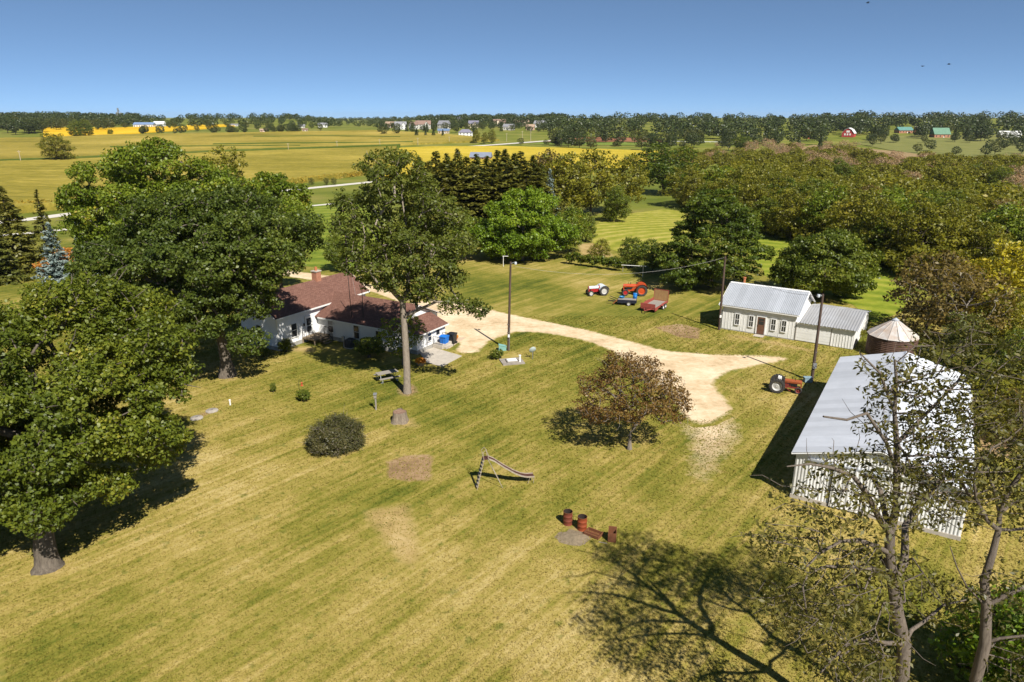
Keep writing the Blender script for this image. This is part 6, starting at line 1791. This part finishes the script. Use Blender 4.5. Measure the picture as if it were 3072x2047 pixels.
for s_ in (-1, 1): wheel(cart, (-.3, s_ * .74, .3), .3, .16, rim_grey, False, 16)
barrel_blue = M("blue_plastic", (.015, .20, .60), .35)
c0 = Vector(P(1896, 912))
o = thing("blue_barrel", "blue plastic barrel standing upright on the cart", "barrel", (c0.x + .35, c0.y, .765))
MB().lathe([(.24, 0), (.28, .05), (.28, .30), (.295, .32), (.28, .34), (.28, .62), (.26, .70), (0, .70)], 20).build("shell", barrel_blue, o, True); MB().lathe([(.05, .70), (.05, .735), (0, .735)], 10, (.12, 0, 0)).build("bung", trim, o)
o = thing("blue_tub", "low blue tub lying at the front of the cart", "tub", (c0.x - 1.35, c0.y + .15, .765), R(-10))
MB().lathe([(.24, 0), (.34, .22), (.36, .22), (.34, .20), (.23, .03), (0, .03)], 18).build("tub", M("dull_blue_plastic", (.03, .20, .36), .5), o, True); MB().lathe([(.37, .20), (.39, .22), (.37, .24)], 18).build("rim", barrel_blue, o)

trl = thing("utility_trailer", "red flatbed trailer with a raised wooden ramp gate", "trailer", tuple(P(1962, 926)), R(57))
tred = M("trailer_red", (.36, .075, .055), .6, col2=(.24, .05, .04), scale=3)
TLn, TW = 4.4, 1.0
mb = MB().box(-TLn / 2, -TW, .42, TLn / 2, -TW + .08, .60).box(-TLn / 2, TW - .08, .42, TLn / 2, TW, .60).box(-TLn / 2, -TW, .42, -TLn / 2 + .08, TW, .60).box(TLn / 2 - .08, -TW, .42, TLn / 2, TW, .60)
mb.bar((-TLn / 2, -.5, .5), (-TLn / 2 - 1.1, 0, .48), .09).bar((-TLn / 2, .5, .5), (-TLn / 2 - 1.1, 0, .48), .09)
mb.build("frame", tred, trl)
MB().box(-TLn / 2 - .02, -TW, .61, -TLn / 2 + .05, TW, 1.15).build("headboard", tred, trl)
MB().box(-TLn / 2 + .06, TW - .05, .605, TLn / 2 - .1, TW, .95).build("side_board", tred, trl)
MB().bar((-TLn / 2, -TW + .02, .66), (TLn / 2, -TW + .02, .66), .05).build("side_rail", tred, trl)
for i in range(7): MB().box(-TLn / 2 + .06, -TW + .085 + i * .26, .56, TLn / 2 - .09, -TW + .085 + i * .26 + .245, .602 + .004 * (i % 2)).build("deck_plank", wood_grey, trl)
gx = TLn / 2 + .05
gf = MB().bar((gx, -TW, .55), (gx + .12, -TW, 2.05), .06).bar((gx, TW, .55), (gx + .12, TW, 2.05), .06).bar((gx + .12, -TW, 2.05), (gx + .12, TW, 2.05), .06).bar((gx, -TW, .6), (gx, TW, .6), .06).build("gate_frame", tred, trl)
gw = M("gate_boards", (.34, .20, .085), .8, col2=(.24, .13, .05), scale=2, stretch=(4, 4, 1))
for i in range(5): MB().bar((gx + .01, -TW + .21 + i * .395, .64), (gx + .12, -TW + .21 + i * .395, 2.0), .37, .03, up=(1, 0, 0)).build("gate_board", gw, gf)
for s_ in (-1, 1):
    for x in (.15, .95): wheel(trl, (x, s_ * (TW + .16), .34), .34, .2, rim_grey, False, 16)
    MB().prism([(-.35, s_ * (TW + .02), .62), (-.15, s_ * (TW + .02), .80), (1.25, s_ * (TW + .02), .80), (1.45, s_ * (TW + .02), .62), (1.40, s_ * (TW + .02), .60), (1.22, s_ * (TW + .02), .76), (-.12, s_ * (TW + .02), .76), (-.30, s_ * (TW + .02), .60)], (0, s_ * .3, 0)).build("fender", tred, trl)
MB().box(-TLn / 2 + .0, -TW - .03, .25, -TLn / 2 + .9, -TW + .03, .415).build("tool_box", tred, trl)
MB().tube([(-TLn / 2 - .9, .0, .0), (-TLn / 2 - .9, .0, .75)], .035, 6).build("jack", iron, trl)

# ------------------------------------------------------------------ far buildings
palette = {}
def pmat(c, name):
    if name not in palette: palette[name] = M(name, c, .75, col2=tuple(v * .8 for v in c), scale=.4)
    return palette[name]
def far_house(sx, sy, wpx, hpx, wallc, roofc, label, rz=0, storeys=2, hip=False, wing=0, cat="house", name="far_house", depth=.75, Y=None, win=True, eave=.55):
    b = G(sx, sy); k = b.y / 2206; W = wpx * k; H_ = hpx * k; Dp = W * depth
    wm = pmat(*wallc); rm = pmat(*roofc)
    o = thing(name, label, cat, b, rz)
    e = H_ * eave
    MB().box(-W / 2, 0, -1.5, W / 2, Dp, e).build("wall", wm, o)
    r = MB(); ov_ = .5
    if hip:
        r.add([(-W / 2 - ov_, -ov_, e), (W / 2 + ov_, -ov_, e), (W / 2 + ov_, Dp + ov_, e), (-W / 2 - ov_, Dp + ov_, e), (-W / 4, Dp / 2, H_), (W / 4, Dp / 2, H_)], [(0, 1, 5, 4), (1, 2, 5), (2, 3, 4, 5), (3, 0, 4), (3, 2, 1, 0)])
    else:
        r.prism([(-W / 2 - ov_, -ov_, e), (-W / 2 - ov_, Dp + ov_, e), (-W / 2 - ov_, Dp / 2, H_)], (W + 2 * ov_, 0, 0))
    r.build("roof", rm, o)
    if wing:
        w2 = W * .34
        x0 = wing * W * .22
        g = MB().prism([(x0 - w2 / 2, -2.2, -1), (x0 + w2 / 2, -2.2, -1), (x0 + w2 / 2, -2.2, e * .96), (x0, -2.2, H_ * .88), (x0 - w2 / 2, -2.2, e * .96)], (0, 2.19, 0)).build("gable_wing", wm, o)
        rr2 = MB()
        for s_ in (-1, 1): slab(rr2, *([(x0 + s_ * (w2 / 2 + .4), -2.6, e * .93), (x0 + s_ * (w2 / 2 + .4), Dp * .4, e * .93), (x0, Dp * .4, H_ * .90), (x0, -2.6, H_ * .90)] if s_ > 0 else [(x0 + s_ * (w2 / 2 + .4), Dp * .4, e * .93), (x0 + s_ * (w2 / 2 + .4), -2.6, e * .93), (x0, -2.6, H_ * .90), (x0, Dp * .4, H_ * .90)]), .15)
        rr2.build("wing_roof", rm, o)
    if win:
        nw = max(2, int(W / 3.2))
        for s_ in range(storeys):
            for i in range(nw):
                x = -W / 2 + W * (i + .5) / nw
                if wing and abs(x - wing * W * .22) < W * .17: yy = -2.2
                else: yy = 0
                z = e * (.16 + .46 * s_) if storeys == 2 else e * .3
                MB().box(x - .55, yy - .04, z, x + .55, yy - .002, z + e * (.25 if storeys == 2 else .42)).build("window", glass, o)
        MB().box(-.45 + W * .1, -.06, -.3, .45 + W * .1, -.003, min(2.0, e * .38)).build("door", trim, o) if not wing else None
    return o
wW = ((.72, .72, .70), "far_white_wall"); wG = ((.52, .50, .46), "far_grey_wall"); wT = ((.50, .40, .29), "far_tan_wall"); wP = ((.55, .36, .27), "far_brick_wall"); wC = ((.66, .56, .42), "far_cream_wall")
rG = ((.24, .24, .26), "far_grey_roof"); rB = ((.25, .16, .125), "far_brown_roof"); rU = ((.20, .19, .25), "far_slate_roof"); rT = ((.40, .28, .20), "far_tan_roof"); rBl = ((.13, .19, .30), "far_blue_roof")
HS = [(1168, 384, 26, 18, wP, rT, "small pinkish house at the left end of the subdivision", -.2, 1, False, 0), (1203, 389, 34, 23, wW, rG, "white house with dark windows and grey roof at the left of the subdivision", .25, 2, False, 1),
      (1238, 388, 26, 21, wW, rB, "white house with brown roof second from the white left-end house", -.3, 2, False, -1), (1270, 388, 44, 25, wG, rB, "large pale house with brown roof and gables left of centre in the subdivision", .1, 2, False, 1),
      (1327, 388, 34, 25, wG, rG, "grey house with broad grey roof in the middle of the subdivision", -.5, 2, False, 0), (1386, 366, 26, 12, wG, rU, "dark-roofed house peeking between trees on the subdivision's back row", .2, 1, False, 0),
      (1420, 384, 30, 21, wC, rU, "cream house with slate roof behind the white hip-roofed house", -.1, 2, False, 1), (1501, 380, 38, 21, wC, rB, "brown-roofed house on the rise left of the tan house", .3, 2, False, -1),
      (1524, 391, 32, 18, wG, rG, "grey house low in front of the brown-roofed house", -.3, 1, False, 1), (1565, 378, 46, 18, wT, rT, "wide tan house with tan roof on the rise", .15, 2, False, 1),
      (1590, 391, 24, 17, wP, rT, "small brick-coloured house below the wide tan house", -.2, 1, False, 0), (1617, 383, 34, 20, wW, rG, "white house with grey roof at the right of the subdivision", -.35, 2, False, 1),
      (1676, 367, 26, 10, wP, rB, "brown low house among the trees at the subdivision's far right", .1, 1, False, 0), (1397, 410, 42, 21, wW, rU, "white house with purple-grey hip roof nearest the field", .1, 2, True, 0),
      (1331, 401, 34, 14, wT, rBl, "low house with blue-grey roof left of the hip-roofed house", .1, 1, False, 0)]
for (sx, sy, wp, hp, wc_, rc_, lb, rz, stn, hip, wg) in HS: far_house(sx, sy, wp, hp, wc_, rc_, lb, rz, stn, hip, wg, depth=.6)
for (sx, sy, wp, hp, wc_, rc_, lb) in ((790, 396, 20, 9, wP, rT, "small pinkish house right of the hedge in the left distance"), (905, 384, 18, 10, wG, rG, "small grey house among trees left of the subdivision"), (968, 383, 26, 14, wW, rG, "white house standing alone left of the subdivision"), (700, 379, 26, 7, wW, rG, "long low white building in the left distance"), (915, 394, 16, 8, wT, rB, "small tan house at the field edge in the left distance")):
    far_house(sx, sy, wp, hp, wc_, rc_, lb, .1, 1, depth=.6)
far_house(430, 383, 58, 15, ((.70, .70, .69), "far_barn_white"), ((.16, .24, .40), "far_barn_blue_roof"), "long white farm building with blue roof at the golden field", .05, 1, cat="barn", name="far_barn", depth=.4)
far_house(476, 381, 30, 16, ((.76, .76, .75), "far_shed_white"), ((.72, .73, .74), "far_shed_white_roof"), "white shed at the right end of the blue-roofed farm building", .05, 1, cat="barn", name="far_barn", depth=.6)
sil = thing("grain_elevator", "thin grey grain elevator tower on the left horizon", "grain elevator", Vector((az(353) * 1600, 1600, hz(az(353) * 1600, 1600))))
MB().lathe([(3, 0), (3, 15), (0, 17)], 14).build("silo", grey_met, sil); MB().lathe([(3, 0), (3, 14), (0, 16)], 14, (7, 2, 0)).build("silo", grey_met, sil); MB().box(-1.2, 3.2, 0, 1.2, 5.6, 25).build("leg_tower", grey_met, sil); MB().bar((0, 4, 25), (6, 2, 16), .5).build("spout", grey_met, sil)
# red gambrel barn and neighbours on the right
b = G(2538, 412); k = b.y / 2206; W = 33 * k; L_ = 46 * k; H_ = 26 * k
rbm = pmat((.42, .045, .04), "far_red_wall"); rwm = pmat((.70, .70, .68), "far_white_roof")
rb = thing("red_barn", "red gambrel barn with white roof in the far right wood", "barn", b + Vector((4 * k, 0, 0)), R(-33))
sec = [(-W / 2, 0, -1.5), (W / 2, 0, -1.5), (W / 2, 0, H_ * .42), (W * .30, 0, H_ * .80), (0, 0, H_), (-W * .30, 0, H_ * .80), (-W / 2, 0, H_ * .42)]
MB().prism(sec, (0, L_, 0)).build("wall", rbm, rb)
sec2 = [(W / 2 + .5, H_ * .40), (W * .30, H_ * .82), (0, H_ * 1.02), (-W * .30, H_ * .82), (-W / 2 - .5, H_ * .40)]
r = MB()
for (a0, z0_), (a1, z1_) in zip(sec2[:-1], sec2[1:]): slab(r, (a0, -.5, z0_ + .2), (a0, L_ + .5, z0_ + .2), (a1, L_ + .5, z1_ + .2), (a1, -.5, z1_ + .2), .2)
r.build("roof", rwm, rb)
for i in range(3): MB().box(-W * .3 + i * W * .22, -.12, H_ * .2, -W * .3 + i * W * .22 + W * .12, -.01, H_ * .42).build("window", trim, rb)
MB().box(-W * .14, -.12, H_ * .52, W * .14, -.01, H_ * .74).build("loft_door", trim, rb)
far_house(2432, 416, 18, 9, ((.40, .05, .05), "far_small_red_wall"), rG, "small red shed left of the red barn", .2, 1, depth=.6, name="far_shed", cat="shed")
tw = ((.42, .20, .12), "far_log_wall"); tg = ((.10, .24, .21), "far_teal_roof"); gg = ((.13, .25, .17), "far_green_roof")
far_house(2718, 400, 44, 18, tw, tg, "log house with teal roof and tall chimney on the far lawn", .1, 1, depth=.6, eave=.45)
b = G(2745, 401); o = thing("brick_chimney_tower", "reddish brick tower beside the teal-roofed house", "tower", b); kk_ = b.y / 2206
MB().box(-3 * kk_, -1, -1, 3 * kk_, 1.5, 19 * kk_).build("shaft", brick, o); MB().box(-3.6 * kk_, -1.2, 19 * kk_, 3.6 * kk_, 1.7, 21 * kk_).build("cap", concrete, o)
far_house(2826, 414, 46, 29, tw, gg, "brown house with large green roof on the far lawn", -.05, 1, depth=.7, wing=0, eave=.35)
far_house(3033, 413, 64, 19, ((.74, .74, .72), "far_long_white_wall"), ((.72, .72, .70), "far_long_white_roof"), "long white shed near the right horizon", .02, 1, depth=.35, name="far_shed", cat="shed", win=False, eave=.45)
far_house(1440, 482, 62, 24, ((.42, .22, .14), "far_brick_house"), ((.20, .23, .30), "far_slate_blue_roof"), "slate-roofed brick house half hidden behind the windbreak spruces", -.15, 1, depth=.55, eave=.4)
o = thing("white_fence", "long low white rail fence below the far right wood", "fence", (0, 0, 0))
for i in range(14):
    p0 = G(2010 + i * 15, 427 + i * .2); p1 = G(2025 + i * 15, 427.2 + i * .2)
    MB().bar(p0 + Vector((0, 0, .9)), p1 + Vector((0, 0, .9)), .18, .35).build("rail", trim, o); MB().bar(p0, p0 + Vector((0, 0, 1.3)), .2).build("post", trim, o)
# distant power poles
polem = M("pale_pole_wood", (.50, .42, .33), .85, col2=(.38, .31, .24))
for (sx, sy, top, l_) in ((64, 492, 452, "pale power pole left of the lone tree in the corn field"), (660, 464, 440, "pale power pole on the field edge right of the hickory's top"), (866, 456, 430, "pale power pole on the field edge left of the tall oval tree"), (1012, 448, 423, "pale power pole behind the tall oval tree's crown"), (1140, 441, 418, "pale power pole just left of three far houses"), (1254, 436, 414, "pale power pole below the cone-shaped trees"), (1348, 430, 410, "pale power pole left of the three-tree clump"), (1520, 425, 400, "pale power pole beside the far road"), (1567, 425, 393, "tall pale power pole at the bend of the far road"), (1592, 424, 392, "pale power pole right of the far road's bend")):
    b, h = by_pixels(sx, sy, top); h = max(h, 6); o = thing("power_pole", l_, "power pole", b)
    MB().tube([(0, 0, -.5), (0, 0, h)], [.2, .15], 6).build("pole", polem, o); MB().bar((-1.1, 0, h - .5), (1.1, 0, h - .5), .16).build("crossarm", polem, o)

# ------------------------------------------------------------------ birds
feather = M("black_feather", (.012, .012, .014), .6)
def bird(sx, sy, Y, tilt, label):
    o = thing("bird", label, "bird", tuple(at(sx, sy, Y)), R(40 + tilt))
    MB().lathe([(0, -.26), (.05, -.2), (.085, -.05), (.08, .08), (.045, .16), (.05, .21), (.02, .27), (0, .30)], 10, (0, 0, 0), 'Y').build("body", feather, o, True)
    MB().add([(-.05, -.26, .0), (.05, -.26, 0), (.10, -.46, .01), (-.10, -.46, .01), (-.05, -.26, .015), (.05, -.26, .015), (.10, -.46, .02), (-.10, -.46, .02)], [(0, 1, 2, 3), (4, 5, 6, 7), (0, 1, 5, 4), (2, 3, 7, 6), (1, 2, 6, 5), (3, 0, 4, 7)]).build("tail", feather, o)
    for s_ in (-1, 1):
        pts = [(.03, .12), (.35, .16), (.72, .0), (.60, -.06), (.30, -.10), (.03, -.10)]
        z = lambda x: .02 + .5 * x * math.sin(R(25 + tilt * .3)) - .35 * max(0, x - .35)
        MB().add([(s_ * x, y, z(x)) for x, y in pts] + [(s_ * x, y, z(x) + .015) for x, y in pts], [tuple(range(6)), tuple(range(11, 5, -1))] + [(i, (i + 1) % 6, 6 + (i + 1) % 6, 6 + i) for i in range(6)]).build("wing", feather, o)
bird(2847, 193, 130, 20, "larger black bird in the upper right sky"); bird(2768, 199, 150, -10, "smaller black bird left of the larger one in the sky"); bird(2603, 9, 140, 45, "black bird at the very top edge of the sky")

# ------------------------------------------------------------------ grass blades and crop fringe (uncountable)
def grass_mat():
    m, nt, p = newmat("grass_blade")
    col, h = lawn(nt)
    a = nnode(nt, "ShaderNodeAttribute"); a.attribute_name = "tint"
    f = mapr(nt, a.outputs["Fac"], 0, 1, .86, 1.16)
    c2 = nnode(nt, "ShaderNodeVectorMath", operation='SCALE'); nt.links.new(col, c2.inputs[0]); nt.links.new(f, c2.inputs["Scale"])
    nt.links.new(c2.outputs[0], p.inputs["Base Color"]); p.inputs["Roughness"].default_value = .8; p.inputs["Specular IOR Level"].default_value = .15
    tr = nnode(nt, "ShaderNodeBsdfTranslucent"); nt.links.new(c2.outputs[0], tr.inputs[0])
    mx = nnode(nt, "ShaderNodeMixShader"); mx.inputs[0].default_value = .35
    nt.links.new(p.outputs[0], mx.inputs[1]); nt.links.new(tr.outputs[0], mx.inputs[2]); nt.links.new(mx.outputs[0], nt.nodes["Material Output"].inputs[0])
    return m
def inside(px, py, poly):
    c = np.zeros(len(px), bool); n = len(poly); j = n - 1
    for i in range(n):
        xi, yi = poly[i]; xj, yj = poly[j]
        c ^= ((yi > py) != (yj > py)) & (px < (xj - xi) * (py - yi) / (yj - yi + 1e-12) + xi); j = i
    return c
rng = np.random.default_rng(3)
N = 260000
y = 23 + 62 * rng.random(N) ** 1.5; x = (rng.random(N) * 2 - 1) * (.78 * y + 3)
drv = [tuple(G(a, b_)[:2]) for a, b_ in D([(1030, 806), (1106, 814), (1132, 785), (1185, 766), (1269, 771), (1337, 784), (1394, 806), (1440, 838), (1530, 915), (1565, 965), (1640, 965), (1690, 935), (1648, 882), (1720, 848), (1790, 834), (1790, 822), (1640, 816), (1532, 806), (1451, 785), (1360, 761), (1178, 724), (1100, 706), (955, 690), (975, 735)])]
ok = ~inside(x, y, drv)
for q_ in ([(1258, 1058), (1300, 1040), (1392, 1067), (1328, 1108), (1275, 1094)], [(1318, 1042), (1352, 1009), (1404, 1012), (1350, 1052)], [(1485, 1105), (1500, 1062), (1590, 1066), (1590, 1108)], [(1680, 1612), (1720, 1580), (1770, 1600), (1740, 1640)]): ok &= ~inside(x, y, [tuple(P(*v)[:2]) for v in q_])
for ob_, w_, l_ in ((house, 13, 9), (barn, 9.7, 22), (shed, 14.5, 10)):
    a = -ob_.rotation_euler.z; dx, dy = x - ob_.location.x, y - ob_.location.y
    u = dx * math.cos(a) - dy * math.sin(a); v = dx * math.sin(a) + dy * math.cos(a)
    ok &= ~((u > (-7 if ob_ is house else -.1)) & (u < w_) & (v > (-6 if ob_ is house else -.1)) & (v < l_))
x, y = x[ok], y[ok]; n = len(x)
ang = rng.random(n) * 6.283; hgt_b = (.03 + .04 * rng.random(n)) * (.8 + y / 90); wd_ = (.03 + .035 * rng.random(n)) * (.7 + y / 60)
base = np.stack([x, y, hgt(x, y) - .005], 1); d_ = np.stack([np.cos(ang), np.sin(ang), 0 * ang], 1)
lean = np.stack([rng.normal(size=n) * .05, rng.normal(size=n) * .05, hgt_b], 1)
V = np.stack([base - d_ * wd_[:, None], base + d_ * wd_[:, None], base + lean], 1).reshape(-1, 3)
tag(link("grass", np_mesh("grass", V, np.arange(3 * n).reshape(n, 3), grass_mat(), rng.random(n), k=3)), kind="stuff")
# ragged corn plants along the near edge of the field
lf_corn = leafmat("corn_leaf", (.17, .12, .012), (.33, .24, .03), (.46, .30, .04), (.50, .24, .04), trans=.3)
pe = [G(x_, y_) for x_, y_ in ((-100, 640), (260, 620), (900, 551), (1120, 524))]
cs = []
for a, b_ in zip(pe[:-1], pe[1:]):
    m_ = int((b_ - a).length * 7); t = rng.random(m_)
    px = a.x + (b_.x - a.x) * t + rng.normal(size=m_) * .3; py = a.y + (b_.y - a.y) * t - .6 + 5.0 * rng.random(m_) ** 1.5
    cs.append(np.stack([px, py, hgt(px, py) + .3 + 1.9 * rng.random(m_)], 1))
cs = np.concatenate(cs)
V, F, t = leaf_quads(cs, .5, 4, .9, .22, rng, np.array([0, 200, 0]), up=.2, rnd=.9)
tag(link("corn_plants", np_mesh("corn_plants", V, F, lf_corn, t)), "yellowing corn plants along the near edge of the field", "corn", kind="stuff")
# long grass tufts along the foot of the thicket
lf_tall = leafmat("tall_grass_leaf", (.06, .085, .010), (.10, .13, .02), (.20, .20, .07), (.32, .29, .15), trans=.3)
cs = []
for q in along(front, .35):
    px = q.x + rng.normal(size=6) * 1.6; py = q.y + rng.normal(size=6) * 1.4 - 1.0
    cs.append(np.stack([px, py, hgt(px, py) + .35 * rng.random(6)], 1))
cs = np.concatenate(cs)
V, F, t = leaf_quads(cs, .4, 8, .8, .12, rng, np.array([0, 0, -50]), up=.1, rnd=.9)
tag(link("tall_grass", np_mesh("tall_grass", V, F, lf_tall, t)), "tall rank grass along the foot of the creek thicket", "grass", kind="stuff")

# ------------------------------------------------------------------ air
hm = bpy.data.materials.new("haze"); hm.use_nodes = True
hn = hm.node_tree; hn.nodes.clear()
ho = hn.nodes.new("ShaderNodeOutputMaterial"); hv = hn.nodes.new("ShaderNodeVolumePrincipled")
hv.inputs["Color"].default_value = (.86, .92, 1.0, 1); hv.inputs["Density"].default_value = .00004; hv.inputs["Anisotropy"].default_value = .2
hn.links.new(hv.outputs[0], ho.inputs["Volume"])
hb = MB().box(-6900, -120, -6, 6900, 9300, 62).build("haze", hm)
tag(hb, "thin pale air over the whole farm", "haze", kind="stuff")
